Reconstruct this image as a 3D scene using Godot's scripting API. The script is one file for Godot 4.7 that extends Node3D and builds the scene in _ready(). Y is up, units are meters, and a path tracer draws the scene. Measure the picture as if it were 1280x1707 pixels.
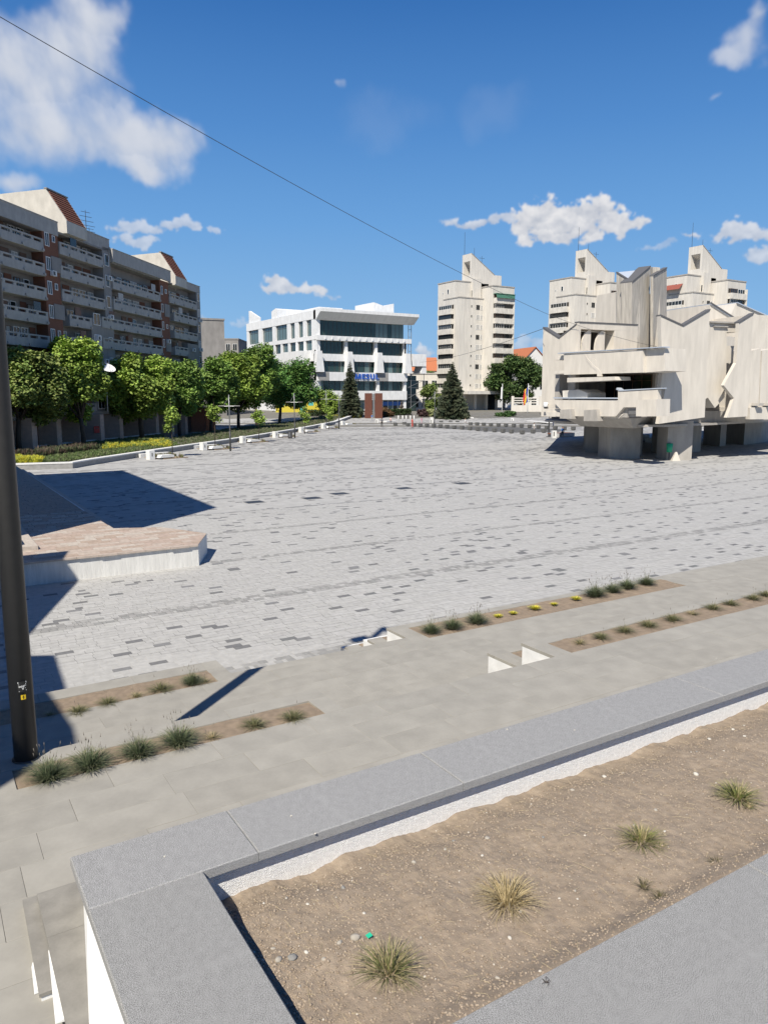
extends Node3D

var used := {}
var xf := Transform3D()
var rng := RandomNumberGenerator.new()
var M := {}
var tex := {}

# ---------------------------------------------------------------- naming and tagging
func numbered(parent: Node, called: String) -> String:
	var key := str(parent.get_instance_id()) + called
	var n: int = used.get(key, 0)
	used[key] = n + 1
	return called if n == 0 else "%s_%03d" % [called, n]

func tag(o: Node, label := "", category := "", group := "", kind := "") -> Node:
	if label: o.set_meta("label", label)
	if category: o.set_meta("category", category)
	if group: o.set_meta("group", group)
	if kind: o.set_meta("kind", kind)
	return o

# a thing: a node at its base. Vertices that follow are given in world coordinates unless xf is reset.
func thing(called: String, label: String, category: String, at := Vector3.ZERO, turn := 0.0, group := "") -> Node3D:
	var o := Node3D.new()
	o.name = numbered(self, called)
	o.position = at
	o.rotation.y = turn
	add_child(o)
	tag(o, label, category, group)
	xf = o.transform.affine_inverse()
	return o

func put(s: SurfaceTool, called: String, m: Material, parent: Node = null) -> MeshInstance3D:
	var p: Node = parent if parent else self
	s.generate_normals()
	var o := MeshInstance3D.new()
	o.mesh = s.commit()
	o.material_override = null
	o.mesh.surface_set_material(0, m)
	o.name = numbered(p, called)
	p.add_child(o)
	return o

func put_mesh(mesh: Mesh, called: String, parent: Node, t := Transform3D()) -> MeshInstance3D:
	var o := MeshInstance3D.new()
	o.mesh = mesh
	o.transform = t
	var p: Node = parent if parent else self
	o.name = numbered(p, called)
	p.add_child(o)
	return o

func copy_of(o: Node3D, at: Vector3, turn: float, label: String, group := "") -> Node3D:
	var c: Node3D = o.duplicate()
	c.name = numbered(self, str(o.name).rstrip("0123456789").trim_suffix("_"))
	add_child(c)
	c.position = at
	c.rotation.y = turn
	tag(c, label, "", group)
	return c

func nth(i: int) -> String:
	return ["first", "second", "third", "fourth", "fifth", "sixth", "seventh", "eighth", "ninth", "tenth", "eleventh", "twelfth", "thirteenth", "fourteenth", "fifteenth", "sixteenth", "seventeenth", "eighteenth", "nineteenth", "twentieth"][i] if i < 20 else "number %d" % (i + 1)

# ---------------------------------------------------------------- mesh building
func st(flat := true) -> SurfaceTool:
	var s := SurfaceTool.new()
	s.begin(Mesh.PRIMITIVE_TRIANGLES)
	s.set_smooth_group(-1 if flat else 0)
	return s

func tri(s: SurfaceTool, a: Vector3, b: Vector3, c: Vector3, out: Vector3) -> void:
	s.add_vertex(xf * a)
	if (b - a).cross(c - a).dot(out) > 0.0:
		s.add_vertex(xf * c)
		s.add_vertex(xf * b)
	else:
		s.add_vertex(xf * b)
		s.add_vertex(xf * c)

func quad(s: SurfaceTool, a: Vector3, b: Vector3, c: Vector3, d: Vector3, out: Vector3) -> void:
	tri(s, a, b, c, out)
	tri(s, a, c, d, out)

# eight corners: bottom four in order, then the four above them
func hexa(s: SurfaceTool, p: Array) -> void:
	var mid := Vector3.ZERO
	for q in p: mid += q / 8.0
	for f in [[0, 1, 2, 3], [4, 5, 6, 7], [0, 1, 5, 4], [1, 2, 6, 5], [2, 3, 7, 6], [3, 0, 4, 7]]:
		var fc: Vector3 = (p[f[0]] + p[f[1]] + p[f[2]] + p[f[3]]) / 4.0
		quad(s, p[f[0]], p[f[1]], p[f[2]], p[f[3]], fc - mid)

func box(s: SurfaceTool, x0: float, y0: float, z0: float, x1: float, y1: float, z1: float) -> void:
	hexa(s, [Vector3(x0, y0, z0), Vector3(x1, y0, z0), Vector3(x1, y0, z1), Vector3(x0, y0, z1), Vector3(x0, y1, z0), Vector3(x1, y1, z0), Vector3(x1, y1, z1), Vector3(x0, y1, z1)])

# a box with its top edges bevelled
func slab(s: SurfaceTool, x0: float, y0: float, z0: float, x1: float, y1: float, z1: float, b := 0.006) -> void:
	var lo := [Vector3(x0, y0, z0), Vector3(x1, y0, z0), Vector3(x1, y0, z1), Vector3(x0, y0, z1)]
	var mi := [Vector3(x0, y1 - b, z0), Vector3(x1, y1 - b, z0), Vector3(x1, y1 - b, z1), Vector3(x0, y1 - b, z1)]
	var hi := [Vector3(x0 + b, y1, z0 + b), Vector3(x1 - b, y1, z0 + b), Vector3(x1 - b, y1, z1 - b), Vector3(x0 + b, y1, z1 - b)]
	var o := [Vector3(0, 0, -1), Vector3(1, 0, 0), Vector3(0, 0, 1), Vector3(-1, 0, 0)]
	for i in 4:
		var j := (i + 1) % 4
		quad(s, lo[i], lo[j], mi[j], mi[i], o[i])
		quad(s, mi[i], mi[j], hi[j], hi[i], o[i] + Vector3.UP)
	quad(s, hi[0], hi[1], hi[2], hi[3], Vector3.UP)

# polygon [[x, y], ...] in the plane of x and y, pushed from z0 to z1, through the transform t
func prism(s: SurfaceTool, poly: Array, z0: float, z1: float, t := Transform3D()) -> void:
	var p := PackedVector2Array()
	for q in poly: p.append(Vector2(q[0], q[1]))
	var ids := Geometry2D.triangulate_polygon(p)
	var zd: Vector3 = t.basis.z * signf(z1 - z0)
	for i in range(0, ids.size(), 3):
		for e in [[z0, -zd], [z1, zd]]:
			tri(s, t * Vector3(p[ids[i]].x, p[ids[i]].y, e[0]), t * Vector3(p[ids[i + 1]].x, p[ids[i + 1]].y, e[0]), t * Vector3(p[ids[i + 2]].x, p[ids[i + 2]].y, e[0]), e[1])
	var turn := -1.0 if Geometry2D.is_polygon_clockwise(p) else 1.0
	for i in p.size():
		var a := p[i]
		var b := p[(i + 1) % p.size()]
		var n := t.basis * Vector3((b - a).y, -(b - a).x, 0) * turn
		quad(s, t * Vector3(a.x, a.y, z0), t * Vector3(b.x, b.y, z0), t * Vector3(b.x, b.y, z1), t * Vector3(a.x, a.y, z1), n)

# polygon [[x, z], ...] on plan, from y0 up to y1
func plan(s: SurfaceTool, poly: Array, y0: float, y1: float) -> void:
	prism(s, poly, -y0, -y1, Transform3D(Vector3(1, 0, 0), Vector3(0, 0, 1), Vector3(0, -1, 0), Vector3.ZERO))

func tube(s: SurfaceTool, pts: Array, r0: float, r1: float, n := 8, caps := true) -> void:
	var rings := []
	for i in pts.size():
		var d: Vector3 = (pts[mini(i + 1, pts.size() - 1)] - pts[maxi(i - 1, 0)]).normalized()
		var side := d.cross(Vector3(0.31, 0.17, 0.93) if absf(d.y) > 0.8 else Vector3.UP).normalized()
		var up := side.cross(d)
		var r := lerpf(r0, r1, float(i) / maxf(1.0, pts.size() - 1.0))
		var ring := []
		for k in n: ring.append(pts[i] + (side * cos(TAU * k / n) + up * sin(TAU * k / n)) * r)
		rings.append(ring)
	for i in pts.size() - 1:
		for k in n:
			var l := (k + 1) % n
			quad(s, rings[i][k], rings[i][l], rings[i + 1][l], rings[i + 1][k], rings[i][k] - pts[i] + rings[i][l] - pts[i])
	if caps:
		for k in n:
			tri(s, pts[0], rings[0][k], rings[0][(k + 1) % n], pts[0] - pts[1])
			tri(s, pts[-1], rings[-1][k], rings[-1][(k + 1) % n], pts[-1] - pts[-2])

func ball(s: SurfaceTool, c: Vector3, r: Vector3, n := 10) -> void:
	for i in n:
		for j in n / 2:
			var p := []
			for e in [[i, j], [i + 1, j], [i + 1, j + 1], [i, j + 1]]:
				var a: float = TAU * e[0] / n
				var b: float = PI * (e[1] * 2.0 / n - 0.5)
				p.append(c + Vector3(cos(a) * cos(b), sin(b), sin(a) * cos(b)) * r)
			quad(s, p[0], p[1], p[2], p[3], p[0] + p[2] - c * 2.0)

func frame(p0: Vector3, azimuth: float) -> Transform3D:   # x along the compass angle (from -z towards +x), y up
	var a := deg_to_rad(azimuth)
	return Transform3D(Vector3(sin(a), 0, -cos(a)), Vector3.UP, Vector3(cos(a), 0, sin(a)), p0)

# ---------------------------------------------------------------- materials
func noise_image(n: int, freq: float, oct: int, sd: int, kind := FastNoiseLite.TYPE_SIMPLEX_SMOOTH) -> Image:
	var f := FastNoiseLite.new()
	f.seed = sd
	f.noise_type = kind
	f.frequency = freq
	f.fractal_type = FastNoiseLite.FRACTAL_FBM
	f.fractal_octaves = oct
	return f.get_seamless_image(n, n)

func ramp_tex(im: Image, lo: float, hi: float, power := 1.0, im2: Image = null, amount := 0.0) -> ImageTexture:
	var n := im.get_width()
	var data := PackedByteArray()
	data.resize(n * n)
	var a := im.get_data()
	var b := im2.get_data() if im2 else PackedByteArray()
	for i in n * n:
		var v := pow(a[i] / 255.0, power)
		if im2: v += (b[i] / 255.0 - 0.5) * amount
		data[i] = int(clampf(lerpf(lo, hi, v), 0.0, 1.0) * 255.0)
	return ImageTexture.create_from_image(Image.create_from_data(n, n, false, Image.FORMAT_L8, data))

func speckle(n: int, sd: int, dark: float, light: float, grain: float) -> ImageTexture:
	var r := RandomNumberGenerator.new()
	r.seed = sd
	var a := noise_image(n, 0.25, 2, sd).get_data()
	var b := noise_image(n, 0.02, 3, sd + 1).get_data()
	var data := PackedByteArray()
	data.resize(n * n)
	for i in n * n:
		var v := 0.84 + (a[i] / 255.0 - 0.5) * grain + (b[i] / 255.0 - 0.5) * 0.10
		if a[i] < 92: v *= dark
		elif a[i] > 168: v *= light
		data[i] = int(clampf(v + r.randf_range(-0.03, 0.03), 0, 1) * 255.0)
	return ImageTexture.create_from_image(Image.create_from_data(n, n, false, Image.FORMAT_L8, data))

func mk(called: String, c: Color, rough := 0.9, t: Texture2D = null, scale := Vector3.ONE, height: Texture2D = null, hs := 1.0) -> StandardMaterial3D:
	var m := StandardMaterial3D.new()
	m.resource_name = called
	m.albedo_color = c.linear_to_srgb()
	m.roughness = rough
	if t:
		m.albedo_texture = t
	if height:
		m.heightmap_enabled = true
		m.heightmap_texture = height
		m.heightmap_scale = hs
	if t or height:
		m.uv1_triplanar = true
		m.uv1_world_triplanar = true
		m.uv1_scale = scale
	M[called] = m
	return m

func g3(v: float) -> Color:
	return Color(v, v, v)

func vmat(called: String, rough := 0.9, t: Texture2D = null, scale := Vector3.ONE) -> StandardMaterial3D:
	var m := mk(called, Color.WHITE, rough, t, scale)
	m.vertex_color_use_as_albedo = true
	return m

# ---------------------------------------------------------------- the sky: air and clouds, by direction
const SKY_W := 4096
const SKY_H := 2048
const EXPOSURE := 1.4

func air(el: float) -> Color:   # el in degrees, linear light
	var stops := [[-90.0, Color(0.20, 0.20, 0.19)], [-1.0, Color(0.30, 0.32, 0.34)], [0.0, Color(0.33, 0.545, 0.79)], [6.0, Color(0.235, 0.465, 0.77)], [12.0, Color(0.150, 0.365, 0.715)], [18.0, Color(0.090, 0.265, 0.61)], [26.0, Color(0.038, 0.158, 0.455)], [35.0, Color(0.018, 0.095, 0.325)], [60.0, Color(0.017, 0.076, 0.26)], [90.0, Color(0.017, 0.068, 0.23)]]
	for i in stops.size() - 1:
		if el <= stops[i + 1][0]:
			var t: float = (el - stops[i][0]) / (stops[i + 1][0] - stops[i][0])
			var c := (stops[i][1] as Color).lerp(stops[i + 1][1], t) / EXPOSURE
			return Color(c.r, c.g, c.b)
	return stops[-1][1]

# blobs: [azimuth, elevation, half width, half height] in degrees; soft: 0 puffy to 1 wispy
func cloud(im: Image, blobs: Array, soft: float, strength: float, sd: int) -> void:
	var f := FastNoiseLite.new()
	f.seed = sd
	f.noise_type = FastNoiseLite.TYPE_SIMPLEX_SMOOTH
	f.frequency = 0.16 if soft < 0.5 else 0.07
	f.fractal_octaves = 5
	f.fractal_gain = 0.58 if soft < 0.5 else 0.52
	var lo := Vector2(1e9, 1e9)
	var hi := Vector2(-1e9, -1e9)
	for b in blobs:
		lo = lo.min(Vector2(b[0] - b[2] * 1.6, b[1] - b[3] * 1.7))
		hi = hi.max(Vector2(b[0] + b[2] * 1.6, b[1] + b[3] * 1.7))
	for y in range(int((90.0 - hi.y) / 180.0 * SKY_H), int((90.0 - maxf(lo.y, 0.3)) / 180.0 * SKY_H) + 1):
		var el := 90.0 - (y + 0.5) / SKY_H * 180.0
		for x in range(int(floor(lo.x / 360.0 * SKY_W)), int(ceil(hi.x / 360.0 * SKY_W)) + 1):
			var az := (x + 0.5) / SKY_W * 360.0
			var d := 0.0
			var up := 0.0
			var gap := 1.0
			var wx: float = f.get_noise_2d(az * 2.3 + 500.0, el * 2.3) * (1.1 if soft < 0.5 else 1.6)
			var wy: float = f.get_noise_2d(az * 2.3, el * 2.3 + 700.0) * (0.7 if soft < 0.5 else 1.3)
			for b in blobs:
				var u: float = (az + wx - b[0]) / b[2]
				var v: float = (el + wy - b[1]) / b[3]
				var flat: float = v * 1.35 if v < 0.0 and soft < 0.5 else v
				var e := 1.0 - sqrt(u * u + flat * flat)
				gap *= 1.0 - clampf(e, 0.0, 1.0)
				if e > d:
					d = e
					up = v
			d = 1.0 - gap if gap < 1.0 else d
			if d <= 0.0 and soft < 0.5: 
				d = -0.2
			var n: float = f.get_noise_2d(az * 4.0, el * (5.0 if soft < 0.5 else 3.0) + (az * 1.5 if soft > 0.5 else 0.0))
			var a: float
			if soft < 0.5:
				a = smoothstep(0.10, 0.42, d + n * 0.75) * smoothstep(0.0, 0.22, d)
			else:
				a = smoothstep(0.0, 1.0, d + n * 0.32) * smoothstep(0.0, 0.45, d)
			a *= strength
			if a <= 0.003: continue
			var lit := clampf(0.55 + up * 0.45 + n * 0.7, 0.0, 1.0)
			var c := Color(0.46, 0.50, 0.585).lerp(Color(0.80, 0.80, 0.82), lit) if soft < 0.5 else Color(0.55, 0.60, 0.70).lerp(Color(0.68, 0.71, 0.78), lit)
			var px := posmod(x, SKY_W)
			var old := im.get_pixel(px, y)
			im.set_pixel(px, y, old.lerp(Color(c.r / EXPOSURE, c.g / EXPOSURE, c.b / EXPOSURE), a))

func build_sky() -> Environment:
	var im := Image.create(SKY_W, SKY_H, false, Image.FORMAT_RGBAF)
	for y in SKY_H:
		im.fill_rect(Rect2i(0, y, SKY_W, 1), air(90.0 - (y + 0.5) / SKY_H * 180.0))
	cloud(im, [[8.81, 16.66, 7.2, 3.47], [14.22, 16.87, 5.38, 2.75], [11.28, 21.06, 4.35, 3.4], [7.28, 19.89, 3.95, 3.38], [12.52, 23.09, 2.84, 2.26], [16.56, 16.53, 4.46, 1.83], [15.1, 14.98, 4.43, 1.08]], 1.0, 0.95, 1)
	cloud(im, [[6.99, 13.6, 2.53, 0.91]], 1.0, 0.8, 2)
	cloud(im, [[14.72, 11.3, 2.21, 0.65], [17.34, 11.52, 2.06, 0.54], [14.16, 10.35, 2.08, 0.58], [18.56, 11.31, 0.74, 0.31]], 0.0, 0.62, 3)
	cloud(im, [[20.13, 11.18, 0.63, 0.27]], 0.0, 0.5, 4)
	cloud(im, [[24.37, 7.67, 2.26, 0.74], [26.1, 7.53, 1.75, 0.46], [23.73, 7.99, 1.3, 0.58]], 0.0, 0.85, 5)
	cloud(im, [[27.62, 7.21, 0.96, 0.33]], 0.0, 0.45, 6)
	cloud(im, [[44.41, 11.77, 4.54, 1.54], [42.73, 12.23, 2.49, 1.54], [46.43, 12.32, 2.41, 1.29], [48.47, 11.56, 1.97, 1.14], [44.23, 10.88, 3.28, 0.7]], 0.0, 1.0, 7)
	cloud(im, [[38.5, 11.97, 2.98, 0.51], [40.42, 12.07, 1.69, 0.62]], 0.0, 0.75, 8)
	cloud(im, [[55.76, 10.38, 2.21, 0.81], [57.1, 10.2, 1.41, 0.73], [53.0, 10.21, 0.94, 0.26]], 0.0, 0.8, 9)
	cloud(im, [[57.2, 8.79, 1.48, 0.67]], 0.0, 0.7, 10)
	cloud(im, [[55.17, 21.24, 2.16, 1.42], [56.17, 22.6, 1.3, 1.01], [54.34, 20.48, 1.42, 0.7]], 1.0, 0.75, 11)
	cloud(im, [[34.69, 3.25, 1.24, 0.65]], 0.0, 0.7, 12)
	cloud(im, [[18.75, 5.31, 0.84, 0.37]], 0.0, 0.5, 13)
	cloud(im, [[42.57, 3.66, 1.71, 0.68]], 0.0, 0.4, 14)
	cloud(im, [[29.05, 20.29, 0.42, 0.35]], 1.0, 0.35, 15)
	cloud(im, [[31.8, 18.55, 5.1, 2.45], [39.4, 19.1, 3.72, 2.07]], 1.0, 0.07, 16)
	cloud(im, [[21.51, 5.24, 0.95, 0.42]], 0.0, 0.3, 17)
	cloud(im, [[51.11, 9.87, 1.35, 0.35]], 0.0, 0.35, 18)
	cloud(im, [[53.75, 18.72, 0.73, 0.26]], 1.0, 0.4, 19)
	# the same fair weather goes on all round
	var r := RandomNumberGenerator.new()
	r.seed = 5
	for i in 15:
		var az := -172.0 + i * 24.0 + r.randf_range(-7, 7)
		if az > -12.0 and az < 75.0: continue
		var el := r.randf_range(6, 30)
		var w := r.randf_range(2.5, 6.0)
		cloud(im, [[az, el, w, w * 0.35], [az + w * 0.7, el - 0.3, w * 0.7, w * 0.25], [az - w * 0.2, el + w * 0.2, w * 0.5, w * 0.28]], 0.0, 0.9, 40 + i)
	var pano := PanoramaSkyMaterial.new()
	pano.panorama = ImageTexture.create_from_image(im)
	var sky := Sky.new()
	sky.sky_material = pano
	var env := Environment.new()
	env.background_mode = Environment.BG_SKY
	env.sky = sky
	env.tonemap_mode = Environment.TONE_MAPPER_LINEAR
	env.tonemap_exposure = EXPOSURE
	env.ambient_light_source = Environment.AMBIENT_SOURCE_SKY
	env.sdfgi_enabled = true
	env.ssao_enabled = true
	env.ssil_enabled = true
	return env

func _ready() -> void:
	# ------------------------------------------------------------ camera, sky, sun
	var cam := Camera3D.new()
	cam.name = "camera"
	cam.position = Vector3(0, 6.0, 0)
	cam.rotation_degrees = Vector3(-8.864, -31.8, 0)
	cam.fov = 68.226
	cam.near = 0.05
	cam.far = 4000.0
	add_child(cam)
	cam.current = true
	var we := WorldEnvironment.new()
	we.name = "world_environment"
	we.environment = build_sky()
	add_child(we)
	var sun := DirectionalLight3D.new()
	sun.name = "sun"
	sun.light_color = Color(1.0, 0.97, 0.915)
	sun.light_energy = 1.5
	sun.light_angular_distance = 0.53
	sun.shadow_enabled = true
	# light travels towards -z turned 50 degrees to the right, 48 degrees down
	sun.rotation_degrees = Vector3(-48.0, -50.0, 0)
	add_child(sun)

	make_materials()
	rng.seed = 11
	build_ground()
	build_plaza()
	build_terraces()
	build_podium()
	build_planter()
	build_left_border()
	build_apartments()
	build_store()
	build_towers()
	build_museum()
	build_far_buildings()
	build_culture_house()
	build_trees()
	build_street_things()
	build_fountain()
	build_people()
	build_plants()
	build_lamp_pole()
	build_cables()

func make_materials() -> void:
	var big := noise_image(512, 0.012, 5, 3)
	var fine := noise_image(512, 0.12, 3, 4)
	var mottle := ramp_tex(big, 0.84, 1.0, 1.0, fine, 0.25)
	var soft := ramp_tex(big, 0.90, 1.0, 1.0, fine, 0.25)
	var cast := ramp_tex(noise_image(512, 0.02, 5, 45), 0.89, 1.0, 1.0, fine, 0.2)
	var streak := ramp_tex(noise_image(512, 0.03, 5, 44), 0.74, 1.0, 1.0, fine, 0.2)
	var grit := ramp_tex(noise_image(512, 0.2, 4, 9), 0.0, 1.0)
	var lump := ramp_tex(noise_image(512, 0.045, 5, 10, FastNoiseLite.TYPE_SIMPLEX), 0.0, 1.0)
	tex = {"mottle": mottle, "soft": soft, "grit": grit, "lump": lump}
	var granite := speckle(1024, 21, 0.58, 1.12, 0.5)
	mk("granite", Color(0.45, 0.45, 0.448), 0.75, granite, g3s(0.58))
	mk("granite_warm", Color(0.415, 0.415, 0.408), 0.8, granite, g3s(0.62))
	mk("stucco_white", Color(0.88, 0.88, 0.875), 0.95, soft, g3s(0.6), lump, 0.7).uv1_scale = g3s(3.0)
	mk("plaster_white", Color(0.78, 0.785, 0.78), 0.9, soft, g3s(0.35))
	for i in 4:
		var v: float = [0.325, 0.332, 0.318, 0.338][i]
		mk("terrace_%d" % i, Color(v * 1.03, v * 0.985, v * 0.88), 0.9, soft, g3s([0.31, 0.27, 0.36, 0.29][i]))
	mk("step_cap", Color(0.285, 0.272, 0.245), 0.9, mottle, g3s(0.6))
	mk("joint", Color(0.23, 0.215, 0.18), 0.95, mottle, g3s(0.8))
	for i in 3:
		var v: float = [0.435, 0.447, 0.424][i]
		mk("paver_light_%d" % i, Color(v, v * 0.99, v * 0.96), 0.85, soft, g3s(0.7))
	for i in 2:
		var v: float = [0.175, 0.215][i]
		mk("paver_dark_%d" % i, Color(v, v * 1.0, v * 1.01), 0.85, soft, g3s(0.9))
	for i in 2:
		var v: float = [0.29, 0.345][i]
		mk("paver_mid_%d" % i, Color(v, v * 0.99, v * 0.96), 0.85, soft, g3s(0.9))
	mk("plaza_base", Color(0.415, 0.412, 0.402), 0.9, soft, g3s(0.15))
	vmat("plaza_vertex", 0.85, soft, g3s(0.6))
	vmat("vertex", 0.85)
	vmat("leaf", 0.75)
	M["leaf"].backlight_enabled = true
	M["leaf"].backlight = Color(0.35, 0.42, 0.12)
	vmat("blade", 0.8)
	M["blade"].backlight_enabled = true
	M["blade"].backlight = Color(0.3, 0.3, 0.15)
	mk("earth_ground", Color(0.20, 0.19, 0.165), 0.95, mottle, g3s(0.08))
	vmat("soil", 0.97, mottle, g3s(1.3))
	M["soil"].heightmap_enabled = true
	M["soil"].heightmap_texture = grit
	M["soil"].heightmap_scale = 0.8
	mk("strip_soil", Color(0.37, 0.285, 0.205), 0.97, mottle, g3s(1.1), grit, 1.5)
	mk("pole_metal", Color(0.055, 0.055, 0.055), 0.45, soft, g3s(1.0)).metallic = 0.35
	mk("dark_metal", Color(0.06, 0.06, 0.062), 0.5).metallic = 0.4
	mk("steel", Color(0.26, 0.265, 0.27), 0.45).metallic = 0.7
	mk("podium_white", Color(0.68, 0.675, 0.65), 0.92, soft, Vector3(0.9, 0.12, 0.9), lump, 0.6)
	for i in 4:
		mk("podium_tile_%d" % i, [Color(0.47, 0.37, 0.31), Color(0.50, 0.42, 0.36), Color(0.44, 0.345, 0.28), Color(0.53, 0.47, 0.41)][i], 0.9, mottle, g3s([0.5, 0.7, 0.6, 0.8][i]))
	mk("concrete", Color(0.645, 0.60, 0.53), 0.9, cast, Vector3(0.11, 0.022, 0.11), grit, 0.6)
	mk("concrete_weathered", Color(0.54, 0.505, 0.45), 0.92, streak, Vector3(0.30, 0.022, 0.30))
	mk("lead", Color(0.10, 0.10, 0.105), 0.7)
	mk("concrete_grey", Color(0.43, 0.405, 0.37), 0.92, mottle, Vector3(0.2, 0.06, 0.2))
	mk("tower_wall", Color(0.67, 0.635, 0.575), 0.92, cast, Vector3(0.09, 0.012, 0.09))
	mk("tower_parapet", Color(0.72, 0.685, 0.62), 0.9, mottle, Vector3(0.2, 0.07, 0.2))
	mk("store_white", Color(0.76, 0.765, 0.765), 0.85, soft, Vector3(0.15, 0.06, 0.15))
	mk("block_grey", Color(0.29, 0.275, 0.26), 0.92, mottle, Vector3(0.12, 0.05, 0.12))
	mk("block_parapet", Color(0.43, 0.415, 0.39), 0.92, mottle, Vector3(0.3, 0.12, 0.3))
	mk("block_cream", Color(0.58, 0.55, 0.49), 0.92, mottle, Vector3(0.2, 0.08, 0.2))
	mk("brick_red", Color(0.215, 0.092, 0.055), 0.92, mottle, Vector3(0.5, 1.0, 0.5))
	mk("column_pink", Color(0.60, 0.46, 0.385), 0.9, mottle, g3s(0.3))
	mk("roof_tile", Color(0.20, 0.075, 0.045), 0.85, mottle, g3s(0.7))
	mk("roof_orange", Color(0.50, 0.17, 0.075), 0.85, mottle, g3s(0.3))
	mk("roof_metal", Color(0.50, 0.55, 0.62), 0.45).metallic = 0.3
	mk("glass_dark", Color(0.018, 0.022, 0.024), 0.08)
	mk("glass_green", Color(0.022, 0.045, 0.042), 0.06)
	mk("glass_light", Color(0.10, 0.15, 0.15), 0.10)
	mk("curtain", Color(0.38, 0.37, 0.35), 0.6)
	mk("interior", Color(0.05, 0.045, 0.04), 0.9)  # also the painted shade behind the museum's fins
	mk("frame_white", Color(0.70, 0.70, 0.69), 0.6)
	mk("frame_dark", Color(0.05, 0.05, 0.052), 0.5)
	mk("frame_brown", Color(0.13, 0.07, 0.045), 0.6)
	mk("awning_green", Color(0.05, 0.16, 0.11), 0.8)
	mk("awning_red", Color(0.25, 0.07, 0.05), 0.8)
	mk("corten", Color(0.125, 0.042, 0.026), 0.85, mottle, Vector3(0.6, 0.15, 0.6))
	mk("stone_cube", Color(0.115, 0.115, 0.112), 0.85, soft, g3s(1.0))
	mk("white_stone", Color(0.73, 0.73, 0.715), 0.85, soft, g3s(0.6))
	mk("curb_grey", Color(0.33, 0.325, 0.315), 0.9, mottle, g3s(0.3))
	mk("bark", Color(0.075, 0.058, 0.045), 0.95, mottle, Vector3(2.0, 0.5, 2.0))
	mk("wood", Color(0.16, 0.07, 0.045), 0.7)
	mk("letter_blue", Color(0.02, 0.09, 0.42), 0.4)
	mk("sign_blue", Color(0.03, 0.12, 0.42), 0.4)
	mk("paint_yellow", Color(0.62, 0.52, 0.06), 0.8)
	mk("paint_teal", Color(0.10, 0.42, 0.40), 0.8)
	mk("bin_green", Color(0.01, 0.32, 0.17), 0.5)
	mk("bin_red", Color(0.45, 0.03, 0.02), 0.5)
	mk("bronze", Color(0.05, 0.04, 0.032), 0.5)
	mk("flag_red", Color(0.50, 0.03, 0.03), 0.8)
	mk("flag_yellow", Color(0.62, 0.40, 0.03), 0.8)
	mk("flag_blue", Color(0.02, 0.04, 0.25), 0.8)
	mk("dish_white", Color(0.75, 0.75, 0.75), 0.5)
	mk("pebble", Color(0.42, 0.385, 0.33), 0.9, mottle, g3s(6.0))
	mk("pebble_pale", Color(0.60, 0.57, 0.51), 0.9, mottle, g3s(6.0))
	mk("pebble_grey", Color(0.27, 0.265, 0.25), 0.9, mottle, g3s(6.0))
	mk("straw", Color(0.52, 0.43, 0.27), 0.9)
	mk("sticker_white", Color(0.6, 0.6, 0.6), 0.5)
	mk("sticker_black", Color(0.012, 0.012, 0.012), 0.5)
	mk("sticker_yellow", Color(0.62, 0.42, 0.01), 0.5)
	mk("plastic_green", Color(0.02, 0.42, 0.25), 0.5)

func g3s(v: float) -> Vector3:
	return Vector3(v, v, v)

# ---------------------------------------------------------------- ground
const HEAD := 0.55501
func depth_of(x: float, z: float) -> float:
	return x * sin(HEAD) - z * cos(HEAD)

func gh(x: float, z: float) -> float:
	return 1.4 * smoothstep(140.0, 192.0, depth_of(x, z))

func build_ground() -> void:
	xf = Transform3D()
	var s := st(false)
	var f := Vector3(sin(HEAD), 0, -cos(HEAD))
	var r := Vector3(cos(HEAD), 0, sin(HEAD))
	var ts := [-400.0, -60.0, 0.0, 60.0, 120.0, 140.0, 148.0, 156.0, 164.0, 172.0, 180.0, 188.0, 196.0, 300.0, 700.0, 1600.0, 3500.0]
	for i in ts.size() - 1:
		for j in range(-1, 1):
			var p := []
			for e in [[ts[i], j], [ts[i], j + 1], [ts[i + 1], j + 1], [ts[i + 1], j]]:
				var q: Vector3 = f * e[0] + r * (e[1] * 2500.0)
				q.y = 1.4 * smoothstep(140.0, 192.0, e[0]) - 0.012
				p.append(q)
			quad(s, p[0], p[1], p[2], p[3], Vector3.UP)
	tag(put(s, "ground", M.earth_ground), "", "", "", "structure")

# ---------------------------------------------------------------- the square's paving
func paver_mesh(l: float, m: Material) -> Mesh:
	xf = Transform3D()
	var s := st()
	slab(s, -l / 2 + 0.0025, -0.03, -0.0975, l / 2 - 0.0025, 0.0, 0.0975, 0.003)
	s.generate_normals()
	var me := s.commit()
	me.surface_set_material(0, m)
	return me

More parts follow.
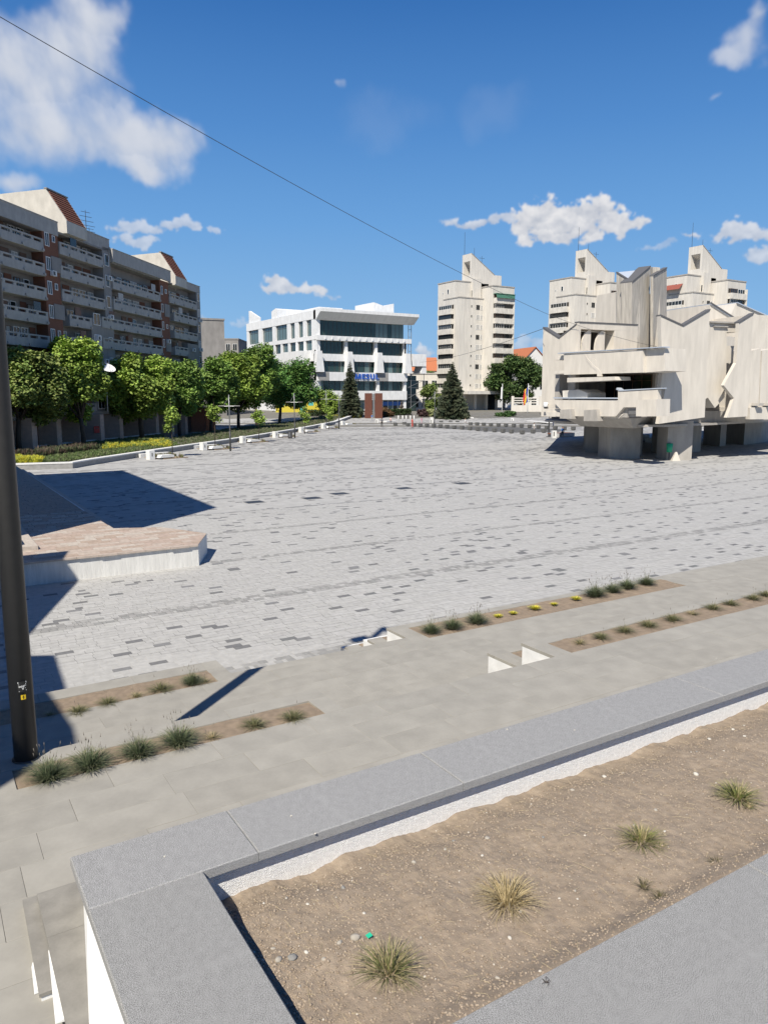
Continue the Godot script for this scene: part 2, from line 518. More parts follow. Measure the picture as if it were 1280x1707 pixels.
func build_plaza() -> void:
	var plaza := Node3D.new()
	plaza.name = "plaza_paving"
	add_child(plaza)
	tag(plaza, "", "", "", "structure")
	xf = Transform3D()
	var s := st(false)
	# base sheet: near part lies under real pavers, far part is the surface itself
	for z in range(-170, -12, 4):
		for x in range(-30, 170, 8):
			if depth_of(x, z) > 168.0: continue
			var p := []
			for e in [[x, z], [x + 8, z], [x + 8, z + 4], [x, z + 4]]:
				p.append(Vector3(e[0], gh(e[0], e[1]) - (0.008 if z > -37 else 0.004), e[1]))
			quad(s, p[0], p[1], p[2], p[3], Vector3.UP)
	put(s, "bedding", M.plaza_base, plaza)
	var r := RandomNumberGenerator.new()
	r.seed = 77
	var patch := FastNoiseLite.new()
	patch.seed = 8
	patch.frequency = 0.05
	patch.fractal_octaves = 3
	var tone := FastNoiseLite.new()
	tone.seed = 18
	tone.frequency = 0.09
	# near: every paver is a stone of its own
	var pieces := []
	var row := 0
	var z := -14.1
	while z > -36.6:
		var was := false
		var band := absf(fposmod(-z - 20.5 + 2.675, 5.35) - 2.675) < 0.21
		var x := maxf(-1.5, -z * 0.02 - 1.0) + r.randf_range(0, 0.4)
		var x1 := minf(-z * 1.72 + 1.5, 60.0)
		while x < x1:
			var l: float = [0.2, 0.4, 0.4, 0.4, 0.6][r.randi() % 5]
			if band: l = [0.1, 0.2, 0.2][r.randi() % 3]
			var dark := r.randf() < (0.75 if band else (0.07 if l == 0.4 else 0.035)) and (band or not was)
			was = dark
			if dark and not band and l == 0.6: l = 0.4
			pieces.append([x + l / 2, z - 0.1, l, (5 + r.randi() % 2 if band else r.randi() % 2 + 3) if dark else r.randi() % 3])
			x += l
		z -= 0.2
		row += 1
	var order := range(pieces.size())
	order.sort_custom(func(a, b): return Vector2(pieces[a][0], pieces[a][1]).length_squared() + (1e6 if pieces[a][0] < 0.8 or pieces[a][1] > -14.6 else 0.0) < Vector2(pieces[b][0], pieces[b][1]).length_squared() + (1e6 if pieces[b][0] < 0.8 or pieces[b][1] > -14.6 else 0.0))
	var meshes := {}
	var cols := [Color(0.435, 0.431, 0.418), Color(0.447, 0.443, 0.43), Color(0.424, 0.42, 0.407), Color(0.175, 0.176, 0.178), Color(0.22, 0.22, 0.222), Color(0.29, 0.288, 0.28), Color(0.345, 0.34, 0.33)]
	var V := PackedVector3Array()
	var N := PackedVector3Array()
	var C := PackedColorArray()
	var I := PackedInt32Array()
	for k in order.size():
		var q: Array = pieces[order[k]]
		var dy := r.randf_range(-0.0015, 0.0015)
		if k < 290:
			var key := "%.1f_%d" % [q[2], q[3]]
			if not meshes.has(key): meshes[key] = paver_mesh(q[2], M[["paver_light_0", "paver_light_1", "paver_light_2", "paver_dark_0", "paver_dark_1", "paver_mid_0", "paver_mid_1"][q[3]]])
			put_mesh(meshes[key], "paver", plaza, Transform3D(Basis(), Vector3(q[0], dy, q[1])))
			continue
		var c: Color = cols[q[3]] * (1.0 + 0.05 * tone.get_noise_2d(q[0], q[1]) + r.randf_range(-0.02, 0.02))
		var a := q[2] * 0.5 - 0.0025 as float
		var b := V.size()
		var lo := -0.02
		for e in [[-1, -1], [1, -1], [1, 1], [-1, 1]]:
			V.append(Vector3(q[0] + e[0] * a, dy, q[1] + e[1] * 0.0975))
			N.append(Vector3.UP)
			C.append(c)
		I.append_array([b, b + 1, b + 2, b, b + 2, b + 3])
		for e in 4:
			var f := (e + 1) % 4
			var n: Vector3 = [Vector3(0, 0, -1), Vector3(1, 0, 0), Vector3(0, 0, 1), Vector3(-1, 0, 0)][e]
			var d := V.size()
			for w in [V[b + e], V[b + f], V[b + f] + Vector3(0, lo, 0), V[b + e] + Vector3(0, lo, 0)]:
				V.append(w)
				N.append(n)
				C.append(c)
			I.append_array([d, d + 1, d + 2, d, d + 2, d + 3])
	tag(put_mesh(array_mesh(V, N, C, I, M.plaza_vertex), "pavers", plaza), "", "", "", "stuff")
	# farther off only the darker stones stand out of the sheet
	V = PackedVector3Array()
	N = PackedVector3Array()
	C = PackedColorArray()
	I = PackedInt32Array()
	z = -36.7
	while z > -152.0:
		var band := absf(fposmod(-z - 20.5 + 2.675, 5.35) - 2.675) < 0.21
		var far := smoothstep(-36.0, -72.0, z)
		var x := -z * 0.02 - 1.0 + r.randf_range(0, 1.0)
		var x1 := minf(-z * 1.72 + 1.5, 125.0)
		var step := 0.2 + 0.05 * far
		while x < x1:
			var l := 0.2 + 0.2 * (r.randi() % 2)
			var n := patch.get_noise_2d(x * 0.5, z * 1.7)
			var odds := 0.05 + 0.27 * far * smoothstep(-0.25, 0.35, n)
			var deep := 0.19
			var tile := 0.0 * smoothstep(0.33, 0.36, patch.get_noise_2d(x * 0.45 + 300.0, z * 1.0)) * (1.0 if z > -75.0 else 0.0)
			if band: odds = 0.7
			if far > 0.3: l = r.randf_range(0.3, 0.8)
			odds = maxf(odds, 0.75 * tile)
			if r.randf() < odds:
				var v := r.randf_range(0.17, 0.25)
				if far > 0.3: v = r.randf_range(0.21, 0.31)
				if band: v = r.randf_range(0.27, 0.34)
				var c := Color(v, v * 1.0, v * 1.01)
				var b := V.size()
				for e in [[0, 0], [1, 0], [1, 1], [0, 1]]:
					V.append(Vector3(x + e[0] * l, gh(x + e[0] * l, z - e[1] * deep) + 0.003, z - e[1] * deep))
					N.append(Vector3.UP)
					C.append(c)
				I.append_array([b, b + 2, b + 1, b, b + 3, b + 2])
			x += l
		z -= step
	tag(put_mesh(array_mesh(V, N, C, I, M.plaza_vertex), "dark_pavers", plaza), "", "", "", "stuff")
	# iron lids let into the paving
	var spots := [Vector3(15.984, 0.000, -39.608), Vector3(19.457, 0.000, -39.351), Vector3(21.789, 0.000, -40.279), Vector3(26.583, 0.000, -40.452), Vector3(31.432, 0.000, -40.562)]
	for i in 5:
		var at: Vector3 = spots[i]
		thing("manhole_cover", ["dark rectangular cover in the paving nearest the podium's long shadow", "dark cover in the paving, second from the podium", "dark cover in the middle of the open square", "dark paving cover, second from the brutalist museum", "dark paving cover nearest the brutalist museum"][i], "manhole cover", at, 0, "covers let into the square's paving")
		var o := get_child(get_child_count() - 1)
		s = st()
		slab(s, at.x - 0.5, at.y - 0.02, at.z - 0.42, at.x + 0.5, at.y + 0.012, at.z + 0.42, 0.008)
		put(s, "lid", M.dark_metal, o)
		s = st()
		for e in [[-0.56, -0.48, 0.56, -0.42], [-0.56, 0.42, 0.56, 0.48], [-0.56, -0.42, -0.5, 0.42], [0.5, -0.42, 0.56, 0.42]]:
			box(s, at.x + e[0], at.y - 0.02, at.z + e[1], at.x + e[2], at.y + 0.008, at.z + e[3])
		put(s, "frame", M.curb_grey, o)

func array_mesh(V: PackedVector3Array, N: PackedVector3Array, C: PackedColorArray, I: PackedInt32Array, m: Material) -> ArrayMesh:
	var a := []
	a.resize(Mesh.ARRAY_MAX)
	a[Mesh.ARRAY_VERTEX] = V
	a[Mesh.ARRAY_NORMAL] = N
	if C.size(): a[Mesh.ARRAY_COLOR] = C
	a[Mesh.ARRAY_INDEX] = I
	var me := ArrayMesh.new()
	me.add_surface_from_arrays(Mesh.PRIMITIVE_TRIANGLES, a)
	me.surface_set_material(0, m)
	return me

# ---------------------------------------------------------------- seating terraces and stairs between the walkway and the square
func paved(owner: Node, x0: float, x1: float, z0: float, z1: float, y: float, depth: float, long: float, r: RandomNumberGenerator, holes := []) -> void:
	var z := z1
	while z - depth * 0.4 > z0:
		var zb := maxf(z - depth, z0)
		if zb - z0 < depth * 0.4: zb = z0
		var x := x0 - r.randf_range(0, long)
		while x < x1:
			var l := long * r.randf_range(0.75, 1.2)
			var a := maxf(x, x0)
			var b := minf(x + l, x1)
			x += l
			if b - a < 0.04: continue
			var cut := [[a, b]]
			for h in holes:
				if zb < h[3] - 0.01 and z > h[2] + 0.01:
					var rest := []
					for c in cut:
						if h[1] <= c[0] or h[0] >= c[1]: rest.append(c)
						else:
							if h[0] > c[0]: rest.append([c[0], h[0]])
							if h[1] < c[1]: rest.append([h[1], c[1]])
					cut = rest
			for c in cut:
				if c[1] - c[0] < 0.03: continue
				var s := st()
				var dy := r.randf_range(-0.0015, 0.0015)
				slab(s, c[0] + 0.0012, y - 0.05, zb + 0.0012, c[1] - 0.0012, y + dy, z - 0.0012, 0.002)
				put(s, "slab", M["terrace_%d" % (r.randi() % 4)], owner)
		z = zb

func soil_bed(x0: float, x1: float, z0: float, z1: float, y: float, sd: int, called: String) -> MeshInstance3D:
	var f := FastNoiseLite.new()
	f.seed = sd
	f.frequency = 1.6
	f.fractal_octaves = 4
	xf = Transform3D()
	var s := st(false)
	var nx := int((x1 - x0) / 0.09)
	var nz := int(maxf((z1 - z0) / 0.06, 3))
	for i in nx:
		for j in nz:
			var p := []
			for e in [[i, j], [i + 1, j], [i + 1, j + 1], [i, j + 1]]:
				var x: float = x0 + (x1 - x0) * e[0] / nx
				var z: float = z0 + (z1 - z0) * e[1] / nz
				p.append(Vector3(x, y + f.get_noise_2d(x, z) * 0.025 + f.get_noise_2d(x * 6.0, z * 6.0) * 0.008, z))
			quad(s, p[0], p[1], p[2], p[3], Vector3.UP)

	return tag(put(s, called, M.strip_soil), "", "", "", "structure")

func build_terraces() -> void:
	var r := RandomNumberGenerator.new()
	r.seed = 31
	var XS0 := 4.2      # the stair lies between these
	var XS1 := 7.72
	var XL := -14.0
	var XR := 34.0
	# levels: [y, z of the front edge, z of the back edge]
	var tiers := [[2.2, -8.44, -1.0], [1.8, -9.24, -8.44], [1.38, -12.37, -9.24], [0.925, -13.32, -12.37], [0.48, -14.31, -13.32]]
	var walk := Node3D.new()
	walk.name = "terrace_walkway"
	add_child(walk)
	tag(walk, "", "", "", "structure")
	xf = Transform3D()
	var s := st()
	for side in [[XL, XS0], [XS1, XR]]:
		for t in tiers:
			var bz: float = t[2] - 0.03
			box(s, side[0], -0.3, t[1] + 0.035, side[1], t[0] - 0.05, bz + 0.03)
	box(s, XS0, -0.3, -7.70, XS1, 2.15, -1.0)
	box(s, XS0, -0.3, -11.62, XS1, 1.33, -9.05)
	put(s, "terrace_wall", M.plaster_white, walk)
	s = st()
	for k in 5:   # upper and lower stair
		box(s, XS0, -0.3, -7.70 - 0.33 * (k + 1), XS1, 2.2 - 0.164 * (k + 1), -7.70 - 0.33 * k)
	for k in 8:
		box(s, XS0, -0.3, -11.64 - 0.33 * (k + 1), XS1, 1.38 - 0.1725 * (k + 1), -11.64 - 0.33 * k)
	put(s, "stair", M.terrace_1, walk)
	# paving slabs: walkway, landing and the narrow tiers, the planted strips left open
	paved(walk, XL, XR, -7.70, -5.0, 2.2, 0.45, 1.15, r)
	paved(walk, -2.0, 0.86, -5.0, -2.2, 2.2, 0.4, 0.9, r)
	paved(walk, XL, XS0, -8.15, -7.70, 2.2, 0.5, 1.3, r, [[0.58, 3.94, -8.15, -7.70]])
	paved(walk, XL, XS0, -8.44, -8.15, 2.2, 0.37, 1.3, r)
	paved(walk, XS1, XR, -8.21, -7.70, 2.2, 0.55, 1.3, r, [[8.05, 30.0, -8.21, -7.70]])
	paved(walk, XS1, XR, -8.44, -8.21, 2.2, 0.37, 1.3, r)
	for q in [[-9.24, -9.05], [-9.05, -8.65], [-8.65, -8.44]]:
		paved(walk, XS1, XR, q[0], q[1], 1.8, 0.4, 1.3, r, [[8.05, 30.0, -9.05, -8.65]])
		paved(walk, XL, XS0, q[0], q[1], 1.8, 0.4, 1.3, r, [[0.6, 3.94, -9.05, -8.65]])
	paved(walk, XL, XR, -11.40, -9.24, 1.38, 0.43, 1.2, r)
	paved(walk, XS0, XS1, -11.64, -11.40, 1.38, 0.24, 1.2, r)
	paved(walk, XL, XS0, -12.0, -11.40, 1.38, 0.7, 1.5, r, [[-6.0, 3.9, -12.0, -11.40]])
	paved(walk, XL, XS0, -12.37, -12.0, 1.38, 0.5, 1.5, r)
	paved(walk, XS1, XR, -12.15, -11.40, 1.38, 0.8, 1.5, r, [[8.09, 15.75, -12.15, -11.40]])
	paved(walk, XS1, XR, -12.37, -12.15, 1.38, 0.5, 1.5, r)
	for t in [tiers[3], tiers[4]]:
		for q in [[t[1], t[1] + 0.2], [t[1] + 0.2, t[2] - 0.2], [t[2] - 0.2, t[2]]]:
			paved(walk, XL, XS0, q[0], q[1], t[0], 0.7, 1.5, r)
			paved(walk, XS1, XR, q[0], q[1], t[0], 0.7, 1.5, r, [[8.05, 15.0, t[1] + 0.2, t[2] - 0.2]])
	soil_bed(0.57, 3.95, -8.16, -7.69, 2.185, 5, "planting_bed")
	soil_bed(8.04, 30.0, -8.22, -7.69, 2.185, 6, "planting_bed")
	soil_bed(-6.0, 3.91, -12.01, -11.39, 1.365, 7, "planting_bed")
	soil_bed(8.08, 15.76, -12.16, -11.39, 1.365, 8, "planting_bed")
	for b in [[8.05, 30.0, -9.06, -8.64, 1.785], [0.6, 3.94, -9.06, -8.64, 1.785], [8.05, 15.0, -13.13, -12.56, 0.91], [8.05, 15.0, -14.12, -13.5, 0.465]]:
		soil_bed(b[0], b[1], b[2], b[3], b[4], 9, "planting_bed")
	# the stair behind the planter: walled steps going down on the left
	s = st()

func build_podium() -> void:
	var t := thing("stone_podium", "low white podium with a pinkish tiled top, on the left of the square", "podium", Vector3(3.0, 0, -30.0))
	var s := st()
	var top := 0.75
	plan(s, [[-9.0, -25.80], [8.22, -25.66], [9.18, -27.59], [8.1, -29.9], [6.4, -30.6], [6.3, -62.0], [-9.0, -62.0]], 0.0, top)
	put(s, "plinth", M.podium_white, t)
	s = st()
	box(s, 6.3, 0.0, -62.0, 6.75, 0.50, -30.55)
	box(s, 6.75, 0.0, -62.0, 7.2, 0.25, -30.35)
	box(s, -9.0, top, -61.5, 3.3, top + 0.16, -27.6)
	box(s, -9.0, top + 0.16, -61.5, 2.85, top + 0.32, -28.0)
	put(s, "step", M.podium_tile_3, t)
	var r := RandomNumberGenerator.new()
	r.seed = 3
	var outline := PackedVector2Array([Vector2(-3.0, -25.80), Vector2(8.22, -25.66), Vector2(9.18, -27.59), Vector2(8.1, -29.9), Vector2(6.4, -30.6), Vector2(6.35, -36.0), Vector2(3.31, -36.0), Vector2(3.31, -27.61), Vector2(-3.0, -27.61)])
	# a lip of thin worn tiles along the front edge, then tiles over the whole top
	var z := -25.55
	var n := 0
	while z > -36.0:
		var d := 0.36
		var x := -1.0 - r.randf_range(0, 0.7)
		while x < 9.3:
			var l: float = [0.35, 0.7, 0.7][r.randi() % 3]
			var q := PackedVector2Array([Vector2(x + 0.006, z - d + 0.006), Vector2(x + l - 0.006, z - d + 0.006), Vector2(x + l - 0.006, z - 0.006), Vector2(x + 0.006, z - 0.006)])
			for piece in Geometry2D.intersect_polygons(q, outline):
				if n > 290: continue
				var poly := []
				for v in piece: poly.append([v.x, v.y])
				s = st()
				plan(s, poly, top, top + 0.02 + r.randf_range(-0.004, 0.004))
				put(s, "tile", M["podium_tile_%d" % (r.randi() % 4)], t)
				n += 1
			x += l
		z -= d
	# the rest of the top, in shade farther back: joined rows of larger slabs
	s = st()
	z = -36.02
	while z > -61.5:
		var x2 := 3.32
		while x2 < 6.28:
			var l2 := minf(r.randf_range(0.7, 1.3), 6.29 - x2)
			box(s, x2 + 0.006, top - 0.01, z - 0.49, x2 + l2 - 0.006, top + 0.02 + r.randf_range(-0.004, 0.004), z - 0.006)
			x2 += l2
		z -= 0.5
	tag(put(s, "tiles", M.podium_tile_2, t), "", "", "", "stuff")
	s = st()
	var x := -2.0
	while x < 8.1:
		var l := r.randf_range(0.5, 0.9)
		l = minf(l, 8.2 - x)
		box(s, x, top - 0.035, -25.72 + (x + 9.0) * 0.0081 - 0.1, x + l - 0.01, top + 0.028, -25.72 + (x + 9.0) * 0.0081 + r.randf_range(0.0, 0.035))
		x += l
	put(s, "edging", M.podium_tile_1, t)

# ---------------------------------------------------------------- the big planter in front of the camera
func build_planter() -> void:
	var t := thing("raised_planter", "long raised foreground planter with grey granite coping, white rendered walls and dry soil", "planter", Vector3(4.0, 2.2, -4.0))
	var X0 := 0.725   # outer left edge of the coping
	var XI := 1.50    # inner left edge
	var ZF := -5.53   # far outer edge
	var ZN := -4.86   # far inner edge
	var top := 2.65
	var s := st()
	box(s, X0 + 0.09, 2.15, ZF + 0.08, 14.0, top - 0.076, ZN - 0.07)
	box(s, X0 + 0.09, 2.15, ZN - 0.07, XI - 0.05, top - 0.076, 1.0)
	put(s, "wall", M.stucco_white, t)
	# coping stones, each bevelled, with thin joints
	var xs := [X0, 3.83, 7.51, 11.2, 14.0]
	for i in 4:
		s = st()
		if i == 0:
			slab(s, xs[0], top - 0.075, ZF, 1.92, top, ZN, 0.008)
			put(s, "coping_stone", M.granite, t)
			s = st()
			slab(s, 1.924, top - 0.075, ZF, xs[1] - 0.003, top - 0.001, ZN, 0.008)
		else:
			slab(s, xs[i] + 0.003, top - 0.075, ZF, xs[i + 1] - 0.003, top + (0.001 if i % 2 else -0.001), ZN, 0.008)
		put(s, "coping_stone", M.granite, t)
	s = st()
	slab(s, X0, top - 0.075, ZN + 0.004, XI, top - 0.001, -1.2, 0.008)
	put(s, "coping_stone", M.granite_warm, t)
	s = st()
	slab(s, X0, top - 0.075, -1.196, XI, top, 1.0, 0.008)
	put(s, "coping_stone", M.granite_warm, t)
	# near edging slabs
	var nx := [XI + 0.004, 4.93, 8.4, 12.0]
	for i in 3:
		s = st()
		slab(s, nx[i] + 0.003, 2.42, -2.915, nx[i + 1] - 0.003, 2.60 + 0.0015 * i, -1.55, 0.008)
		put(s, "edging_slab", M.granite_warm, t)
	s = st()
	slab(s, XI + 0.004, 2.42, -1.54, 14.0, 2.60, 1.0, 0.008)
	put(s, "edging_slab", M.granite_warm, t)
	# soil with clods and crumbs, banked up unevenly against the far wall
	var f := FastNoiseLite.new()
	f.seed = 12
	f.frequency = 1.3
	f.fractal_octaves = 3
	var g := FastNoiseLite.new()
	g.seed = 13
	g.frequency = 14.0
	g.fractal_octaves = 4
	g.fractal_gain = 0.62
	var V := PackedVector3Array()
	var N := PackedVector3Array()
	var C := PackedColorArray()
	var I := PackedInt32Array()
	var x0 := XI - 0.03
	var x1 := 10.5
	var z0 := ZN - 0.1
	var z1 := -2.86
	var nxn := 520
	var nzn := 130
	var hs := PackedFloat32Array()
	for j in nzn + 1:
		for i in nxn + 1:
			var x := x0 + (x1 - x0) * pow(float(i) / nxn, 1.25)
			var z := z0 + (z1 - z0) * j / nzn
			var y := soil_height(x, z, f, g)
			V.append(Vector3(x, y, z))
			var c := 0.5 + 0.5 * f.get_noise_2d(x * 1.7 + 40.0, z * 1.7)
			var e := clampf(0.5 + g.get_noise_2d(x * 2.0 + 9.0, z * 2.0), 0.0, 1.0)
			var col := Color(0.30, 0.236, 0.172).lerp(Color(0.38, 0.308, 0.236), c * 0.7 + e * 0.4)
			C.append(col)
	for j in nzn + 1:
		for i in nxn + 1:
			var k := j * (nxn + 1) + i
			var dx := V[k + 1] - V[k] if i < nxn else V[k] - V[k - 1]
			var dz := V[k + nxn + 1] - V[k] if j < nzn else V[k] - V[k - nxn - 1]
			N.append(dz.cross(dx).normalized())
			if i < nxn and j < nzn:
				I.append_array([k, k + 1, k + nxn + 2, k, k + nxn + 2, k + nxn + 1])
	xf = t.transform.affine_inverse()
	for k in V.size(): V[k] = xf * V[k]
	tag(put_mesh(array_mesh(V, N, C, I, M.soil), "soil", t), "", "", "", "stuff")
	xf = Transform3D()
	# crumbs of earth and small pebbles nobody would count
	var r := RandomNumberGenerator.new()
	r.seed = 9
	var crumb := st(false)
	ball(crumb, Vector3.ZERO, Vector3(1, 0.7, 0.85), 6)
	crumb.generate_normals()
	var cm := crumb.commit()
	cm.surface_set_material(0, M.vertex)
	var mm := MultiMesh.new()
	mm.transform_format = MultiMesh.TRANSFORM_3D
	mm.use_colors = true
	mm.mesh = cm
	mm.instance_count = 34000
	for i in mm.instance_count:
		var x := XI + 0.03 + pow(r.randf(), 1.5) * 8.0
		var z := r.randf_range(ZN + 0.02, -2.93)
		var a := 0.0024 + 0.0105 * pow(r.randf(), 4.0)
		var b := Basis.from_euler(Vector3(r.randf() * TAU, r.randf() * TAU, r.randf() * TAU)).scaled(Vector3(a, a * 0.75, a))
		mm.set_instance_transform(i, Transform3D(b, Vector3(x, soil_height(x, z, f, g) + a * 0.25, z)))
		var c := Color(0.24, 0.187, 0.137).lerp(Color(0.36, 0.295, 0.228), r.randf())
		if r.randf() < 0.008: c = Color(0.50, 0.46, 0.40)
		mm.set_instance_color(i, c)
	var mi := MultiMeshInstance3D.new()
	mi.multimesh = mm
	mi.name = "soil_crumbs"
	mi.position = -t.position
	t.add_child(mi)
	tag(mi, "", "", "", "stuff")
	# stones one can pick out: [px found on the soil, size, kind]
	var stones := [[2.39, -4.42, 0.05, 2], [2.2, -3.91, 0.085, 0], [2.09, -3.92, 0.05, 0], [1.78, -3.98, 0.07, 2], [1.69, -3.99, 0.055, 0], [1.88, -3.98, 0.035, 1], [2.09, -4.39, 0.03, 1], [2.01, -4.57, 0.035, 0], [1.86, -4.63, 0.03, 1], [2.38, -4.1, 0.03, 1], [3.01, -4.42, 0.05, 0], [3.67, -4.34, 0.05, 0], [3.31, -4.42, 0.04, 0], [3.47, -4.52, 0.04, 2], [3.48, -4.17, 0.03, 1], [3.06, -3.37, 0.04, 1], [3.3, -3.53, 0.035, 1], [6.03, -4.13, 0.07, 1], [4.89, -4.6, 0.05, 0], [5.18, -3.91, 0.04, 0], [4.98, -3.66, 0.035, 1], [6.89, -4.59, 0.05, 1], [7.41, -4.66, 0.05, 1], [7.58, -4.64, 0.04, 0], [7.13, -4.35, 0.04, 1], [5.37, -4.65, 0.05, 1], [4.06, -4.11, 0.035, 2], [3.76, -3.47, 0.03, 0], [6.44, -4.42, 0.025, 2], [2.77, -3.15, 0.04, 0], [1.71, -4.12, 0.035, 0], [1.94, -3.85, 0.04, 0], [1.72, -3.75, 0.03, 0], [2.58, -3.7, 0.03, 0]]
	var rank := []
	for i in stones.size():
		rank.append(stones.filter(func(e): return e[3] == stones[i][3] and e[0] < stones[i][0]).size())
	for i in stones.size():
		var q: Array = stones[i]
		var y := soil_height(q[0], q[1], f, g)
		var o := pebble(q[2], r)
		o.surface_set_material(0, [M.pebble, M.pebble_pale, M.pebble_grey][q[3]])
		var mi2 := put_mesh(o, "stone", self, Transform3D(Basis(Vector3.UP, r.randf() * TAU), Vector3(q[0], y + q[2] * 0.08, q[1])))
		tag(mi2, "%s stone on the planter's dry soil, %s of its colour from the left" % [["brownish", "pale", "grey"][q[3]], nth(rank[i])], "stone", "stones on the planter's soil")
	# straw and wood chips
	var straws := st()
	for i in 300:
		var x := XI + 0.1 + pow(r.randf(), 1.3) * 7.0
		var z := r.randf_range(ZN + 0.05, -2.95)
		var y := soil_height(x, z, f, g) + 0.004
		var a := r.randf() * TAU
		var l := r.randf_range(0.012, 0.05) * (2.2 if r.randf() < 0.12 else 1.0)
		var d := Vector3(cos(a), r.randf_range(-0.1, 0.2), sin(a)) * l
		tube(straws, [Vector3(x, y, z) - d, Vector3(x, y + 0.004, z), Vector3(x, y, z) + d], 0.0013, 0.0008, 4, false)
	tag(put(straws, "straw", M.straw), "", "", "", "stuff")
	# the green scrap of plastic by the nearest tuft
	var gp := Vector3(2.279, 2.470, -3.863)
	var sc := st()
	hexa(sc, [gp + Vector3(-0.02, 0.01, -0.012), gp + Vector3(0.016, 0.014, -0.016), gp + Vector3(0.022, 0.008, 0.012), gp + Vector3(-0.014, 0.004, 0.016), gp + Vector3(-0.02, 0.014, -0.012), gp + Vector3(0.016, 0.019, -0.016), gp + Vector3(0.022, 0.011, 0.012), gp + Vector3(-0.014, 0.008, 0.016)])
	tag(put(sc, "plastic_scrap", M.plastic_green), "scrap of bright green plastic beside the nearest grass tuft", "litter")
	# the small crumpled leaf on the near edging slab and grit on the coping
	var lf := st()
	var lp := Vector3(2.878, 2.605, -2.848)
	for i in 5:
		var a := i * 1.3
		tube(lf, [lp + Vector3(cos(a), 0.3, sin(a)) * 0.004, lp + Vector3(cos(a) * 0.022, 0.012 + 0.004 * i, sin(a) * 0.018), lp + Vector3(cos(a + 0.7) * 0.03, 0.004, sin(a + 0.7) * 0.03)], 0.003, 0.001, 4)
	tag(put(lf, "dry_leaf", M.bark), "small crumpled dry leaf on the near granite edging", "leaf")
	var chips := [Vector3(1.315, 2.652, -5.165), Vector3(2.333, 2.652, -5.171), Vector3(2.383, 2.652, -4.844), Vector3(4.854, 2.652, -5.471), Vector3(8.499, 2.652, -5.645), Vector3(5.421, 2.652, -5.103)]
	for i in chips.size():
		var o2 := pebble(0.022, r)
		o2.surface_set_material(0, M.pebble_pale)
		tag(put_mesh(o2, "stone_chip", self, Transform3D(Basis(), chips[i] + Vector3(0, 0.002, 0))), "tiny white chip on the granite coping, " + ["nearest its left corner", "lying left of the long front stone's middle", "near the inner edge left of the joint", "in the middle of the second front stone", "at the far right", "right of the second front stone's middle"][i], "stone chip", "white chips on the coping")
	# low white-sided steps capped with stone beside the planter, bottom left
	var w := thing("stepped_kerb", "low stone-capped steps with white sides beside the planter's left wall", "steps", Vector3(0.5, 2.2, -4.5))
	var up := [Vector3(0.774, 2.320, -5.381), Vector3(0.601, 2.320, -4.274), Vector3(0.546, 2.320, -3.919)]
	s = st()
	for k in 2:
		var a: Vector3 = up[k]
		var b: Vector3 = up[k + 1]
		hexa(s, [a, Vector3(0.84, 2.32, a.z), Vector3(0.84, 2.32, b.z), b, Vector3(0.806, 2.57, a.z), Vector3(0.84, 2.57, a.z), Vector3(0.84, 2.57, b.z), Vector3(0.80 - 0.03 * k, 2.57, b.z)])
	put(s, "white_face", M.plaster_white, w)
	var e2 := [Vector3(0.506, 2.320, -5.720), Vector3(0.500, 2.320, -5.183), Vector3(0.486, 2.320, -4.345), Vector3(0.482, 2.320, -4.047)]
	var e3 := [Vector3(0.413, 2.260, -5.795), Vector3(0.393, 2.260, -5.171), Vector3(0.389, 2.260, -4.746)]
	for k in 2:
		s = st()
		plan(s, [[e2[k].x, e2[k].z - (0.0 if k == 0 else -0.004)], [0.83, e2[k].z], [0.83, e2[k + 1].z], [e2[k + 1].x, e2[k + 1].z]] if k == 0 else [[e2[1].x, e2[1].z + 0.006], [0.83, e2[1].z + 0.006], [0.83, e2[3].z], [e2[3].x, e2[3].z]], 2.275, 2.32 + 0.002 * k)
		put(s, "cap", M.step_cap, w)
	s = st()
	var d0 := Vector3(0.496, 2.262, -5.124)
	var d1 := Vector3(0.439, 2.262, -4.448)
	hexa(s, [d0, Vector3(0.83, 2.2, d0.z), Vector3(0.83, 2.2, d1.z), d1, Vector3(e2[1].x + 0.004, 2.274, d0.z), Vector3(0.83, 2.274, d0.z), Vector3(0.83, 2.274, d1.z), Vector3(e2[2].x + 0.004, 2.274, d1.z)])
	put(s, "white_face", M.plaster_white, w)
	s = st()
	plan(s, [[e3[0].x, e3[0].z], [e2[0].x + 0.05, e3[0].z], [e2[2].x + 0.02, e3[2].z], [e3[2].x, e3[2].z]], 2.235, 2.26)
	put(s, "cap", M.step_cap, w)
	s = st()
	plan(s, [[e3[0].x + 0.012, e3[0].z + 0.01], [e2[0].x + 0.04, e3[0].z + 0.01], [e2[2].x + 0.01, e3[2].z - 0.01], [e3[2].x + 0.012, e3[2].z - 0.01]], 2.19, 2.234)
	put(s, "plinth", M.plaster_white, w)
	s = st()
	var f0 := Vector3(0.384, 2.204, -5.101)
	var f1 := Vector3(0.369, 2.204, -4.834)
	hexa(s, [f0, Vector3(0.5, 2.2, f0.z), Vector3(0.5, 2.2, f1.z), f1, Vector3(e3[1].x, 2.234, f0.z), Vector3(0.5, 2.234, f0.z), Vector3(0.5, 2.234, f1.z), Vector3(e3[2].x, 2.234, f1.z)])
	put(s, "white_face", M.plaster_white, w)

